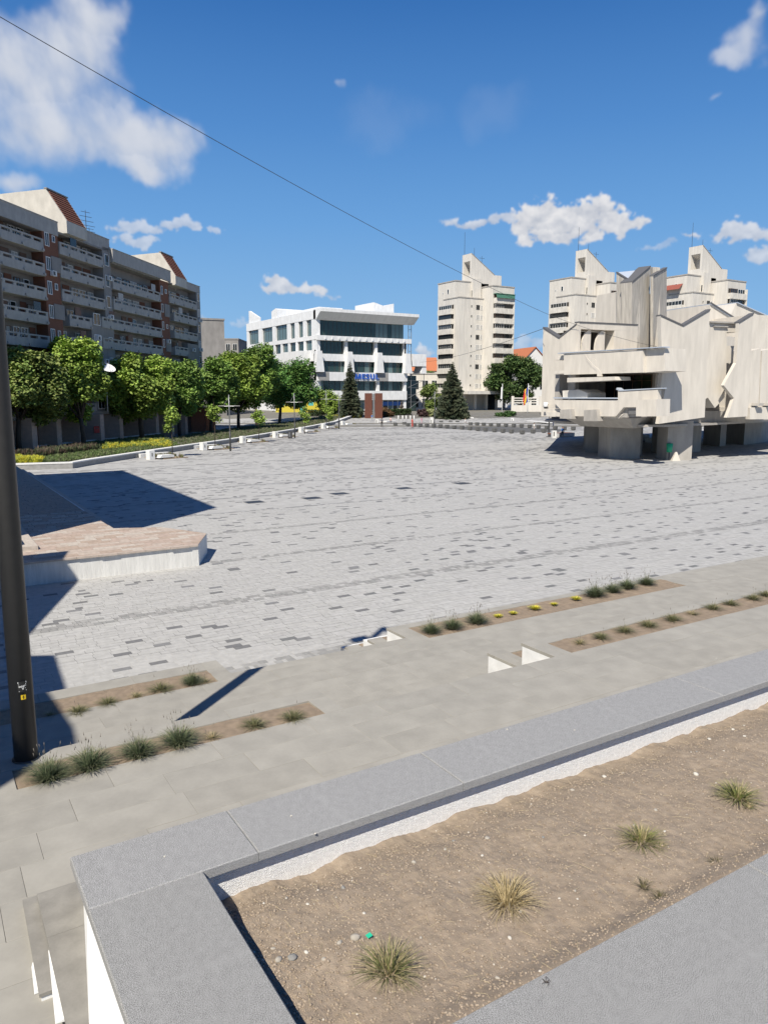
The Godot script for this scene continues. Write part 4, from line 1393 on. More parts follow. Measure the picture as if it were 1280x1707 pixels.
# ---------------------------------------------------------------- the white department store across the square (world axes)
func build_store() -> void:
	var X0 := 86.63
	var Z0 := -171.71
	var X1 := X0 + 26.7
	var Z1 := Z0 - 45.5
	var y0 := gh(X0, Z0)
	var b := thing("department_store", "white modernist department store with dark window bands and blue letters on its front", "department store", Vector3(X0, y0, Z0))
	var FX := Transform3D(Vector3(1, 0, 0), Vector3(0, 1, 0), Vector3(0, 0, 1), Vector3(0, 0, Z0))      # front, faces +z
	var FZ := Transform3D(Vector3(0, 0, -1), Vector3(0, 1, 0), Vector3(1, 0, 0), Vector3(X0, 0, Z0))    # side, x runs away from the corner, faces -z of this frame
	var s := st()
	box(s, X0 + 1.2, 0.5, Z1 + 0.6, X1 - 0.6, 26.0, Z0 - 1.2)
	put(s, "core", M.interior, b)
	# floor bands on the front
	s = st()
	for q in [[14.25, 16.0, 0.0], [9.35, 11.5, 0.75], [4.5, 6.85, 0.55]]:
		rect(s, FX, X0, q[0], X1, q[1], -1.2, q[2])
	rect(s, FX, X0 + 0.05, 19.25, X1 + 1.2, 20.4, -1.2, 0.9)
	for k in 13:
		rect(s, FX, X0 + 2.0 + k * 1.95, 19.5, X0 + 2.35 + k * 1.95, 20.15, 0.9, 1.1)
	rect(s, FX, X0, 24.3, X1, 26.3, -1.2, -0.2)
	# floor bands on the side
	for q in [[24.4, 26.55], [19.4, 20.4], [14.2, 16.9], [9.3, 11.5], [4.4, 6.85]]:
		rect(s, FZ, 0.0, q[0], 45.5, q[1], 0.0, 1.2)
	put(s, "floor_band", M.store_white, b)
	# eaves: a deep sloping canopy over the front
	s = st()
	prism(s, [[-1.0, 24.2], [0.2, 24.25], [2.6, 26.0], [2.6, 26.75], [-1.0, 26.75]], 0.0, X1 - X0 + 2.4, Transform3D(Vector3(0, 0, 1), Vector3(0, 1, 0), Vector3(1, 0, 0), Vector3(X0, 0, Z0)))
	put(s, "eaves", M.store_white, b)
	s = st()
	box(s, X0 + 0.2, 26.2, Z1 + 0.3, X1, 26.6, Z0 - 1.0)
	put(s, "roof", M.roof_metal, b)
	# glazing of the front
	for q in [[20.4, 24.3, 0.25, 26.4, 21], [16.0, 19.25, 0.2, 26.3, 24]]:
		var n: int = q[4]
		for k in n:
			var a: float = X0 + lerpf(q[2], q[3], float(k) / n)
			var c: float = X0 + lerpf(q[2], q[3], float(k + 1) / n)
			window(b, FX, a, q[0], c, q[1], -0.9, 1.0, M.frame_dark, M.glass_light if q[0] > 20.0 and k >= 14 and k % 4 != 1 else M.glass_green, 0, false, 0.05)
	s = st()
	for x in [8.15, 17.0, 26.0]: rect(s, FX, X0 + x, 16.0, X0 + x + 0.8, 19.25, -0.95, 0.1)
	for x in [0.0, 26.2]: rect(s, FX, X0 + x, 16.0, X0 + x + 0.45, 19.25, -0.95, 0.1)
	for x in [-0.05, 8.9, 17.6, 26.0]: rect(s, FX, X0 + x, 1.0, X0 + x + 0.75, 9.35, -0.95, 0.2)
	put(s, "pier", M.store_white, b)
	for q in [[11.5, 14.25, 1.15], [6.85, 9.35, 0.2]]:
		for bay in 3:
			for k in 5:
				var a: float = X0 + 0.9 + bay * 8.75 + k * 1.56
				window(b, FX, a, q[0], a + 1.52, q[1], -0.8, 1.0, M.frame_dark, M.glass_green if (k + bay) % 4 else M.glass_light, 0, true, 0.06)
	for bay in 3:
		for k in 5:
			var a: float = X0 + 0.9 + bay * 8.75 + k * 1.56
			window(b, FX, a, y0 + 0.3, a + 1.52, 4.4, -0.85, 1.0, M.frame_white, M.glass_dark if k % 2 else M.glass_light, 0, true, 0.07)
			if bay == 2 or (bay == 0 and k < 2):
				s = st()
				rect(s, FX, a + 0.08, 3.0, a + 1.44, 4.0, -0.765, -0.74)
				put(s, "shop_sign", M.sign_blue, b)
	# tapered pylons in front of the second floor
	for x in [0.2, 8.8, 17.65, 26.4]:
		s = st()
		prism(s, [[x - 0.55, 16.6], [x + 0.75, 16.6], [x + 1.35, 11.45], [x - 0.95, 11.45]], 0.02, 1.5, Transform3D(Basis(), Vector3(X0, 0, Z0)))
		put(s, "pylon", M.store_white, b)
	# sloped aprons below the pylons
	for x in [0.2, 8.8, 17.65]:
		s = st()
		prism(s, [[x - 0.9, 11.44], [x + 3.0, 11.44], [x + 3.0, 9.4], [x + 0.3, 9.4]], 0.752, 0.80, Transform3D(Basis(), Vector3(X0, 0, Z0)))
		put(s, "slate_panel", M.curb_grey, b)
	# side windows: tall row above, smaller row below
	for q in [[44.0, 36.5], [33.8, 26.6], [24.4, 17.0], [15.0, 12.2], [10.1, 7.3], [5.4, 2.5]]:
		var n := 4 if q[0] - q[1] > 4.0 else 2
		window(b, FZ, q[1], 20.4, q[0], 24.4, 0.55, -1.0, M.frame_dark, M.glass_light, n - 1, true, 0.14)
	for k in 7:
		window(b, FZ, 2.3 + k * 4.75, 16.9, 5.95 + k * 4.75, 19.4, 0.5, -1.0, M.frame_dark, M.glass_green if k % 3 else M.glass_light, 1, true, 0.14)
	for k in 8:
		window(b, FZ, 4.0 + k * 4.75, 11.6, 7.6 + k * 4.75, 14.1, 0.6, -1.0, M.frame_dark, M.glass_green, 1, true, 0.14)
	s = st()
	var edge := 0.0
	for q in [[5.4, 2.5], [10.1, 7.3], [15.0, 12.2], [24.4, 17.0], [33.8, 26.6], [44.0, 36.5]]:
		rect(s, FZ, edge, 20.4, q[1], 24.4, 0.05, 1.2)
		edge = q[0]
	rect(s, FZ, edge, 20.4, 45.5, 24.4, 0.05, 1.2)
	edge = 0.0
	for k in 7:
		rect(s, FZ, edge, 16.9, 2.3 + k * 4.75, 19.4, 0.05, 1.2)
		edge = 5.95 + k * 4.75
	rect(s, FZ, edge, 16.9, 45.5, 19.4, 0.05, 1.2)
	rect(s, FZ, 0.0, 0.5, 45.5, 4.4, 0.1, 1.2)
	rect(s, FZ, 0.0, 6.85, 45.5, 9.3, 0.3, 1.2)
	put(s, "side_pier", M.store_white, b)
	# balcony box on the side near the corner, and the stair tower box at the far right
	s = st()
	rect(s, FZ, 3.0, 12.9, 14.0, 16.7, -3.0, 0.0)
	prism(s, [[3.0, 16.7], [3.6, 16.7], [4.4, 11.6], [3.0, 11.6]], -3.2, -3.0, FZ)
	put(s, "side_balcony", M.store_white, b)
	s = st()
	rect(s, FX, X1 + 1.6, 13.4, X1 + 6.0, 16.6, -3.5, 0.9)
	prism(s, [[X1 + 5.0, 13.4], [X1 + 6.1, 13.4], [X1 + 6.3, 11.5], [X1 + 4.4, 11.5]], -3.0, 0.7, FX)
	put(s, "stair_box", M.store_white, b)
	s = st()
	for q in [[1.4, 1.0, 13.4], [5.6, 1.0, 13.4], [1.4, 13.4, 24.0], [0.5, 16.6, 24.0]]:
		tube(s, [Vector3(X1 + q[0], q[1], Z0 + 0.4), Vector3(X1 + q[0], q[2], Z0 + 0.4)], 0.09, 0.09, 6)
	for k in 12:
		tube(s, [Vector3(X1 + 0.5, 2.0 + k * 1.9, Z0 + 0.4), Vector3(X1 + (5.6 if k < 6 else 1.4), 2.0 + k * 1.9, Z0 + 0.4)], 0.06, 0.06, 6)
	for k in 4:
		tube(s, [Vector3(X1 + 0.5, 2.0 + k * 2.9, Z0 + 0.4), Vector3(X1 + 5.6, 4.9 + k * 2.4, Z0 + 0.4)], 0.07, 0.07, 6)
	put(s, "outside_stair", M.steel, b)
	s = st()
	box(s, X1 + 0.4, y0, Z0 - 9.0, X1 + 5.4, 11.0, Z0 - 3.0)
	put(s, "stair_glazing", M.glass_green, b)
	# saw-toothed plant rooms on the roof
	s = st()
	prism(s, [[28.0, 26.4], [28.0, 28.6], [25.2, 29.2], [24.2, 28.9], [24.2, 26.4]], 0.5, 9.0, FZ)
	prism(s, [[44.5, 26.4], [44.5, 30.2], [44.0, 30.2], [37.0, 27.8], [37.0, 26.4]], 0.5, 1.1, FZ)
	rect(s, FZ, 8.0, 26.4, 26.0, 28.3, 5.0, 12.0)
	prism(s, [[17.2, 26.7], [17.2, 29.9], [20.4, 29.1], [23.4, 29.9], [23.4, 26.7]], -14.0, -4.0, Transform3D(Basis(), Vector3(X0 + 2.0, 0, Z0)))
	put(s, "plant_room", M.store_white, b)
	# blue letters
	var tm := TextMesh.new()
	tm.text = "MESUL"
	var sf := SystemFont.new()
	sf.font_names = PackedStringArray(["Droid Sans"])
	sf.font_weight = 800
	tm.font = sf
	tm.font_size = 64
	tm.pixel_size = 0.0285
	tm.depth = 0.25
	tm.material = M.letter_blue
	put_mesh(tm, "letters", b, xf * Transform3D(Basis(Vector3(1.25, 0, 0), Vector3.UP, Vector3(0, 0, 1)), Vector3(X0 + 14.1, 10.45, Z0 + 0.88)))

# ---------------------------------------------------------------- residential towers: one is built, two are copies
func build_towers() -> void:
	var K := Vector3(133.72, 18.51, -175.42)
	var base := Vector3(K.x, gh(K.x, K.z), K.z)
	var t := thing("residential_tower", "cream residential tower with slanted rooftop spire, standing alone right of the department store", "tower block", base, 0.0, "towers behind the square")
	var xR := K.x + 8.77
	var zR := K.z + 3.9
	var zL := K.z - 1.9
	var xS := K.x + 5.5
	var F := Transform3D(Basis(), Vector3.ZERO)
	var FZ := Transform3D(Vector3(0, 0, -1), Vector3(0, 1, 0), Vector3(1, 0, 0), Vector3(K.x, 0, K.z))   # the left face: x runs away, outside is -z
	var s := st()
	box(s, K.x, 1.0, zL - 8.4, K.x + 12.0, 37.6, zL)
	box(s, K.x + 0.003, 6.4, zL, xR + 0.5, 32.9, K.z)
	box(s, xR, 6.4, zL - 9.0, K.x + 16.8, 36.2, zR)
	box(s, K.x - 0.4, 6.0, zL - 8.0, xR + 9.0, 6.9, zR + 1.0)
	put(s, "wall", M.tower_wall, t)
	s = st()
	box(s, K.x + 1.0, 0.5, zL - 8.0, K.x + 16.0, 6.0, K.z - 2.0)
	put(s, "entrance_hall", M.glass_dark, t)
	s = st()
	for x in [1.0, 5.2, 9.4, 13.2, 16.2]: box(s, K.x + x, 0.5, K.z + 0.6, K.x + x + 0.6, 6.0, K.z + 1.2)
	put(s, "entrance_column", M.tower_wall, t)
	# parapet rims
	s = st()
	for q in [[K.x - 0.12, zL - 8.5, K.x + 5.6, zL + 0.12, 37.6], [K.x - 0.12, zL - 5.6, xR + 0.2, K.z + 0.12, 32.9], [xR - 0.12, zL - 6.0, K.x + 16.9, zR + 0.12, 36.2]]:
		box(s, q[0], q[4] - 0.02, q[1], q[2], q[4] + 0.28, q[3])
	put(s, "roof_rim", M.concrete_grey, t)
	# the slanted spire, with its deep slot
	var SZ := Transform3D(Basis(), Vector3(xS, 0, zL))
	s = st()
	prism(s, [[0.0, 41.0], [0.0, 45.6], [8.6, 40.3], [11.3, 40.3], [11.3, 36.0], [0.0, 36.0]], -0.55, 0.0, SZ)
	prism(s, [[0.0, 41.0], [0.0, 45.6], [8.6, 40.3], [11.3, 40.3], [11.3, 36.0], [0.0, 36.0]], -4.2, -3.4, SZ)
	prism(s, [[2.4, 36.0], [2.4, 44.0], [8.6, 40.2], [11.2, 40.2], [11.2, 36.0]], -3.4, -0.55, SZ)
	prism(s, [[0.0, 43.6], [0.0, 45.6], [2.6, 44.0], [2.6, 42.4]], -3.4, -0.55, SZ)
	prism(s, [[0.0, 36.0], [0.0, 39.7], [1.2, 39.4], [2.4, 38.4], [2.4, 36.0]], -3.4, -0.55, SZ)
	box(s, xS + 0.003, 32.8, zL, xS + 3.0, 38.6, zL + 1.0)
	put(s, "spire", M.tower_wall, t)
	s = st()
	prism(s, [[0.0, 0.0], [0.0, 0.12], [10.1, 0.12], [10.1, 0.0]], -4.3, 0.1, Transform3D(Basis(Vector3(0, 0, 1), -0.552), Vector3(xS, 45.6, zL)))
	put(s, "spire_roof", M.concrete_grey, t)
	window(t, Transform3D(Vector3(0, 0, -1), Vector3.UP, Vector3(1, 0, 0), Vector3(xS, 0, zL)), -0.75, 33.6, -0.25, 35.4, 0.0, -1.0, M.tower_parapet, M.glass_dark, 0)
	# front windows in three columns
	for k in 9:
		var y := 29.9 - 2.78 * k
		window(t, F, K.x + 4.1, y + 0.6, K.x + 4.6, y + 1.2, K.z, 1.0, M.tower_parapet, M.glass_dark, 0, false, 0.05)
		window(t, F, K.x + 6.05, y, K.x + 7.3, y + 1.3, K.z, 1.0, M.frame_white if k % 3 else M.frame_dark, M.curtain if k % 3 else M.glass_dark, 1)
		window(t, F, K.x + 7.65, y, K.x + 8.35, y + 1.3, K.z, 1.0, M.frame_white, M.curtain, 0)
		# right-hand balconies
		var yb := 34.2 - 2.78 * k
		if k < 8:
			s = st()
			box(s, xR + 0.45, yb - 2.75, zR, xR + 7.1, yb - 1.25, zR + 1.1)
			for d in [0.3, 2.4, 4.6, 6.4]: box(s, xR + 0.45 + d, yb - 2.6, zR + 1.1, xR + 0.55 + d, yb - 1.4, zR + 1.16)
			box(s, xR + 7.1, yb - 2.75, zR, xR + 7.3, yb, zR + 1.15)
			put(s, "balcony", M.tower_parapet, t)
			s = st()
			box(s, xR + 0.5, yb - 1.25, zR - 0.02, xR + 7.1, yb, zR + 0.03)
			put(s, "loggia", M.interior, t)
			window(t, F, xR + 0.55, yb - 1.24, xR + 3.6, yb - 0.08, zR + 0.6, 1.0, M.frame_white if k % 2 else M.frame_brown, M.glass_dark, 3)
			window(t, F, xR + 3.9, yb - 1.24, xR + 6.9, yb - 0.08, zR + 0.5, 1.0, M.frame_dark if k % 3 else M.frame_white, M.glass_dark, 2)
		# left-hand balconies
		var yl := 31.3 - 2.78 * k
		s = st()
		rect(s, FZ, 2.5, yl - 2.75, 9.0, yl - 1.3, -1.1, 0.0)
		put(s, "balcony", M.tower_parapet, t)
		s = st()
		rect(s, FZ, 2.6, yl - 1.3, 8.9, yl - 0.1, -0.03, 0.01)
		put(s, "loggia", M.interior, t)
		window(t, FZ, 2.7, yl - 1.28, 8.8, yl - 0.15, -0.7, -1.0, M.frame_white if k % 2 == 0 else M.frame_dark, M.glass_dark, 5)
	s = st()
	box(s, xR + 0.3, 34.0, zR + 0.02, xR + 7.2, 34.15, zR + 1.5)
	hexa(s, [Vector3(xR + 0.3, 32.9, zR + 1.5), Vector3(xR + 6.9, 32.9, zR + 1.5), Vector3(xR + 6.9, 32.9, zR + 1.6), Vector3(xR + 0.3, 32.9, zR + 1.6), Vector3(xR + 0.3, 34.15, zR + 1.2), Vector3(xR + 7.2, 34.15, zR + 1.2), Vector3(xR + 7.2, 34.15, zR + 1.3), Vector3(xR + 0.3, 34.15, zR + 1.3)])
	var awn := put(s, "awning", M.awning_green, t)
	window(t, FZ, 4.9, 34.4, 5.7, 35.7, 0.0, -1.0, M.frame_white, M.glass_dark, 0)
	window(t, FZ, 7.6, 34.6, 8.0, 35.1, 0.0, -1.0, M.frame_white, M.glass_dark, 0)
	s = st()
	for q in [[0.3, -3.6, 7.0], [2.6, -2.0, 4.0], [4.6, -1.0, 3.0]]:
		var a := Vector3(xS + q[0], 45.2 - q[0] * 0.6, zL + q[1])
		tube(s, [a, a + Vector3(0, q[2], 0)], 0.06, 0.04, 5)
		if q[2] < 3.5: tube(s, [a + Vector3(-1.0, 2.4, 0), a + Vector3(1.0, 2.4, 0)], 0.04, 0.04, 5)
	put(s, "aerial", M.dark_metal, t)
	var c2 := copy_of(t, Vector3(156.0, 1.2, -152.7), 0.0, "middle cream residential tower, rising directly behind the museum's left end", "towers behind the square")
	var c3 := copy_of(t, Vector3(176.4, 0.8, -131.2), 0.0, "rightmost cream residential tower with a red awning, rising behind the museum's roof", "towers behind the square")
	for c in [c2, c3]:
		for o in c.get_children():
			if str(o.name).begins_with("awning"):
				c.remove_child(o)
				o.free()
	xf = c3.transform.affine_inverse()
	var d := c3.position - base
	s = st()
	hexa(s, [K + d + Vector3(-1.5, 9.0, -9.9) + Vector3.UP * 6.6, K + d + Vector3(-1.5, 15.6, -3.2), K + d + Vector3(-1.45, 15.6, -3.2), K + d + Vector3(-1.45, 15.6, -9.9), K + d + Vector3(0, 17.0, -9.9), K + d + Vector3(0, 17.0, -3.2), K + d + Vector3(0.0, 17.06, -3.2), K + d + Vector3(0.0, 17.06, -9.9)])
	put(s, "awning", M.awning_red, c3)

# ---------------------------------------------------------------- the raw concrete museum on stilts, right
func build_museum() -> void:
	var b := thing("brutalist_museum", "beige brutalist concrete museum on stout piers with folded walls and saw-tooth roofs", "museum", Vector3(57.90, 0.00, -48.15))
	var s := st()
	# piers
	for q in [
		[[59.4, -56.0], [61.3, -57.0], [62.2, -55.3], [60.3, -54.3]],
		[[61.8, -58.6], [64.0, -58.9], [64.4, -57.0], [62.4, -56.6]],
		[[55.5, -49.3], [58.2, -48.0], [59.4, -50.4], [56.7, -51.8]],
		[[59.7, -51.0], [61.4, -50.4], [61.8, -52.6], [60.0, -52.9]],
		[[58.65, -45.35], [60.6, -44.15], [61.9, -46.4], [59.9, -47.5]],
		[[64.2, -49.6], [70.6, -50.4], [71.2, -53.0], [65.5, -52.6]],
		[[79.4, -54.2], [81.4, -54.8], [82.6, -57.0], [80.2, -57.0]],
		[[84.5, -54.5], [89.5, -55.5], [93.5, -57.0], [93.5, -60.0], [86.2, -58.2]]]:
		s = st()
		plan(s, q, -0.02, 3.6)
		put(s, "pier", M.concrete_grey, b)
	# the body between the folded walls
	s = st()
	plan(s, [[58.0, -59.7], [59.2, -59.5], [59.2, -47.5], [64.0, -50.5], [72.0, -50.0], [92.0, -50.5], [92.0, -73.0], [71.5, -73.0]], 3.32, 9.4)
	plan(s, [[60.2, -47.9], [63.2, -47.9], [64.0, -50.5], [72.0, -50.0], [92.0, -50.5], [92.0, -60.0], [75.5, -60.0]], 9.4, 12.0)
	plan(s, [[64.4, -60.0], [69.5, -60.0], [69.8, -56.4], [66.6, -55.6], [63.6, -54.9]], 9.4, 16.6)
	put(s, "core_wall", M.concrete, b)
	s = st()
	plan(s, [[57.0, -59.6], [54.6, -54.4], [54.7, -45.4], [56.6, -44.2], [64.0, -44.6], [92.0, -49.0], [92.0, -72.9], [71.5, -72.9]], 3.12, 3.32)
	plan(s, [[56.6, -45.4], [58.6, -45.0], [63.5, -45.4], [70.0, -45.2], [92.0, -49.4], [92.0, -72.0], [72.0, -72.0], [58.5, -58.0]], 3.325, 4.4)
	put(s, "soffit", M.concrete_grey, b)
	# hull under the balcony: narrows downwards
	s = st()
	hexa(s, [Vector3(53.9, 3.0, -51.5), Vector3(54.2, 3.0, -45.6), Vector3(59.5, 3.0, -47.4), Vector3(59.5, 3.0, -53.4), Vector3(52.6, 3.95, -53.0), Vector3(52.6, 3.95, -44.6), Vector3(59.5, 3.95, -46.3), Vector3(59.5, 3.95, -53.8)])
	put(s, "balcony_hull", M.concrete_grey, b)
	var fB := frame(Vector3(51.94, 0.00, -47.51), 0)
	var fB2 := frame(Vector3(52.44, 0.00, -47.51), 0)
	# left wall with its V-shaped roofline
	s = st()
	prism(s, [[4.81, 12.55], [2.53, 11.4], [0.28, 12.54], [0.11, 9.32], [0.26, 3.77], [4.71, 3.75]], 0.0, 0.5, frame(Vector3(54.68, 0.00, -53.03), 0))
	put(s, "left_wall", M.concrete, b)
	s = st()
	var fz := frame(Vector3(54.68, 0.00, -53.03), 90)
	prism(s, [[0.02, 12.15], [8.3, 12.25], [8.3, 12.85], [0.02, 12.72]], -0.5, 0.0, fz)
	prism(s, [[0.6, 12.16], [8.3, 12.26], [8.3, 12.36], [0.6, 12.26]], -2.2, -0.5, fz)
	prism(s, [[4.95, 10.3], [8.3, 10.3], [8.3, 12.25], [4.95, 12.2]], -1.2, -0.003, fz)
	prism(s, [[0.02, 10.2], [0.3, 10.2], [0.3, 12.15], [0.02, 12.15]], -1.2, 0.0, fz)
	prism(s, [[0.02, 7.9], [8.3, 7.9], [8.3, 10.3], [0.02, 10.2]], -1.2, 0.0, fz)
	put(s, "fin_frame", M.concrete, b)
	for k in 2:   # curved fins in the opening
		s = st()
		var pts := [[0.0, 10.2], [0.0, 12.2]]
		for j in 7:
			var a := j / 6.0
			pts.append([-1.25 * cos(a * PI / 2) * 0.05 - 1.2 * sin(a * PI / 2), 12.2 - 2.0 * (1.0 - cos(a * PI / 2))])
		prism(s, pts, -0.1, 0.1, Transform3D(fz.basis, fz * Vector3(1.95 + 1.85 * k, 0, -0.35)))
		put(s, "curved_fin", M.concrete, b)
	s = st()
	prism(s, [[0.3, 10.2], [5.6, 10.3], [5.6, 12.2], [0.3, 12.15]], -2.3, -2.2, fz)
	put(s, "fin_recess_shade", M.interior, b)  # dark plate: shade inside the fin opening is put into its colour
	# tall folded shaft
	for q in [
		[frame(Vector3(63.00, 0.00, -53.71), 0), [[2.43, 18.36], [0.35, 17.18], [-0.06, 10.66], [1.96, 10.61]], 1.2],
		[frame(Vector3(63.00, 0.00, -53.71), 78), [[-0.55, 17.08], [3.03, 18.96], [3.54, 10.77], [0.1, 10.63]], -1.2],
		[frame(Vector3(66.70, 0.00, -54.50), 20), [[0.69, 19.16], [0.11, 19.03], [-0.65, 10.78], [-0.07, 10.81]], 0.8],
		[frame(Vector3(66.43, 0.00, -53.74), 70), [[-1.28, 17.84], [2.68, 19.11], [4.2, 10.46], [-0.07, 10.29]], -0.3]]:
		s = st()
		prism(s, q[1], 0.0, q[2], q[0])
		put(s, "shaft_wall", M.concrete_weathered, b)
	s = st()
	hexa(s, [Vector3(63.00, 18.36, -56.14), Vector3(63.2, 17.2, -53.9), Vector3(66.4, 18.8, -54.8), Vector3(66.0, 18.2, -57.5), Vector3(63.00, 18.36, -56.14) + Vector3(0, 0.06, 0), Vector3(63.2, 17.26, -53.9), Vector3(66.4, 18.86, -54.8), Vector3(66.0, 18.26, -57.5)])
	put(s, "shaft_roof", M.roof_metal, b)
	# upper parapet with its end box
	s = st()
	prism(s, [[4.6, 9.69], [-4.43, 9.63], [-4.55, 7.78], [4.5, 7.78]], 0.0, 0.5, fB)
	put(s, "upper_parapet", M.concrete, b)
	s = st()
	prism(s, [[-4.43, 9.66], [-6.29, 9.69], [-6.49, 7.87], [-4.55, 7.78]], 0.3, 3.0, fB)
	put(s, "upper_box", M.concrete, b)
	s = st()
	prism(s, [[5.28, 9.74], [-6.58, 9.72], [-6.57, 9.79], [5.28, 9.82]], -0.12, 0.62, fB)
	put(s, "coping", M.roof_metal, b)
	s = st()
	box(s, 51.94 + 0.5, 9.2, -53.9, 60.5, 9.6, -45.0)
	box(s, 51.94 + 0.5, 7.92, -53.9, 60.5, 8.2, -45.0)
	put(s, "balcony_ceiling", M.concrete, b)
	# round weathered medallions on the parapet
	for q in [[[[-2.54, 8.59]], 0.62], [[[0.98, 8.71]], 0.42]]:
		s = st()
		var c := fB * Vector3(q[0][0][0], q[0][0][1], 0.0)
		for ring in 2:
			var o := 0.008 + 0.006 * ring
			var rad: float = q[1] * (1.0 - 0.35 * ring)
			for k in 24:
				var a0 := TAU * k / 24
				var a1 := TAU * (k + 1) / 24
				tri(s, c + Vector3(-o, 0, 0), c + Vector3(-o, sin(a0) * rad, cos(a0) * rad), c + Vector3(-o, sin(a1) * rad, cos(a1) * rad), Vector3(-1, 0, 0))
				quad(s, c + Vector3(-o, sin(a0) * rad, cos(a0) * rad), c + Vector3(-o, sin(a1) * rad, cos(a1) * rad), c + Vector3(0.02, sin(a1) * rad, cos(a1) * rad), c + Vector3(0.02, sin(a0) * rad, cos(a0) * rad), Vector3(0, sin(a0), cos(a0)))
		put(s, "medallion", M.concrete, b)
	# recess: dark back wall, glazing, side wall
	window(b, Transform3D(Vector3(0, 0, -1), Vector3.UP, Vector3(1, 0, 0), Vector3(59.2, 0, -50.0)), -2.2, 5.4, 3.4, 7.85, -0.05, -1.0, M.frame_brown, M.glass_dark, 4, true)
	s = st()
	box(s, 53.6, 5.2, -54.8, 59.4, 7.9, -54.2)
	box(s, 54.4, 5.3, -53.6, 57.6, 6.4, -52.8)
	put(s, "recess_wall", M.concrete_grey, b)
	# canopy slab across the recess and its curved hanger
	s = st()
	prism(s, [[3.72, 7.48], [-1.87, 7.49], [-1.97, 7.19], [3.7, 7.07]], -0.35, 1.6, fB)
	put(s, "canopy", M.concrete, b)
	s = st()
	prism(s, [[1.99, 9.58], [1.56, 9.1], [0.98, 8.61], [0.3, 8.2], [-0.09, 7.77], [-0.1, 7.54], [0.41, 7.55], [0.48, 8.01], [1.19, 8.51], [1.73, 8.97]], -0.03, 0.12, fB)
	put(s, "curved_rib", M.concrete, b)
	# lower balcony: long front, raised end, box and brackets
	s = st()
	prism(s, [[5.61, 5.48], [-2.04, 5.49], [-1.98, 6.42], [-2.6, 6.23], [-6.11, 6.37], [-6.21, 4.96], [-2.69, 4.88], [-1.87, 4.08], [2.88, 3.99], [4.58, 4.46], [5.59, 5.15]], 0.0, 0.45, fB)
	put(s, "balcony_front", M.concrete, b)
	s = st()
	box(s, 51.94 + 0.45, 4.3, -55.0, 59.6, 4.6, -44.6)
	hexa(s, [Vector3(51.94 + 0.3, 3.9, -54.4), Vector3(51.94 + 0.3, 3.9, -45.6), Vector3(59.5, 3.9, -45.6), Vector3(59.5, 3.9, -54.4), Vector3(51.94 + 0.3, 4.3, -54.6), Vector3(51.94 + 0.3, 4.3, -45.0), Vector3(59.5, 4.3, -45.0), Vector3(59.5, 4.3, -54.6)])
	put(s, "balcony_floor", M.concrete, b)
	s = st()
	prism(s, [[5.66, 5.59], [-2.03, 5.59], [-2.02, 5.7], [5.67, 5.71]], -0.1, 0.6, fB)
	prism(s, [[-1.82, 6.39], [-2.23, 6.26], [-6.58, 6.44], [-6.58, 6.52], [-2.23, 6.36], [-1.89, 6.55]], -0.06, 0.52, fB)
	put(s, "balcony_coping", M.roof_metal, b)
	s = st()
	prism(s, [[-4.58, 5.51], [-6.6, 5.61], [-6.66, 4.22], [-4.63, 4.18]], -0.7, 1.0, fB)
	put(s, "planter_box", M.concrete, b)
	for q in [[[1.44, 4.57], [-0.01, 4.66], [-0.24, 3.64], [1.44, 3.59]], [[4.43, 4.55], [3.01, 4.64], [2.87, 3.75], [4.44, 3.74]]]:
		s = st()
		prism(s, q, -0.4, 0.3, fB)
		put(s, "bracket", M.concrete_grey, b)
	s = st()
	prism(s, [[5.21, 6.32], [3.13, 6.42], [2.07, 6.11], [2.05, 5.69], [5.12, 5.68]], 0.6, 3.0, fB)
	put(s, "balcony_planter", M.concrete, b)
	# the big wall with the V-shaped roofline, then the pieces that fold away to the right
	s = st()
	prism(s, [[-0.5, 12.47], [2.15, 11.73], [5.22, 13.2], [5.43, 3.96], [-0.03, 3.47], [0.53, 6.58], [-0.07, 6.58], [0.08, 7.99]], -0.4, 0.0, frame(Vector3(54.57, 0.00, -43.17), 96))
	put(s, "big_wall", M.concrete, b)
	s = st()
	prism(s, [[1.04, 12.44], [4.95, 12.39], [5.03, 11.65], [3.46, 11.6], [3.75, 8.16], [3.75, 5.68], [2.6, 4.74], [1.61, 5.68], [1.31, 5.57]], -2.5, 0.0, frame(Vector3(60.53, 0.00, -44.10), 96))
	put(s, "stair_wall", M.concrete, b)
	s = st()
	prism(s, [[3.61, 10.41], [5.15, 10.45], [5.02, 8.87], [3.59, 8.84]], -1.2, -0.5, frame(Vector3(60.53, 0.00, -44.10), 96))
	put(s, "stair_sill", M.concrete, b)
	s = st()
	prism(s, [[1.09, 12.36], [5.1, 12.38], [5.09, 12.52], [1.08, 12.49]], -2.7, 0.25, frame(Vector3(60.53, 0.00, -44.10), 96))
	prism(s, [[1.67, 12.02], [3.42, 12.03], [3.41, 12.12], [1.66, 12.1]], 0.0, 0.2, frame(Vector3(60.53, 0.00, -44.10), 96))
	put(s, "ledge", M.concrete_grey, b)
	s = st()
	prism(s, [[-0.59, 12.3], [1.22, 13.17], [1.41, 3.96], [-1.29, 3.88], [-0.89, 4.76], [-0.54, 5.63], [-1.96, 6.78], [-1.27, 7.78], [-0.57, 8.79], [-0.56, 10.13], [-0.55, 11.45]], -0.35, 0.0, frame(Vector3(64.46, 0.00, -42.46), 96))
	put(s, "curved_wall", M.concrete, b)
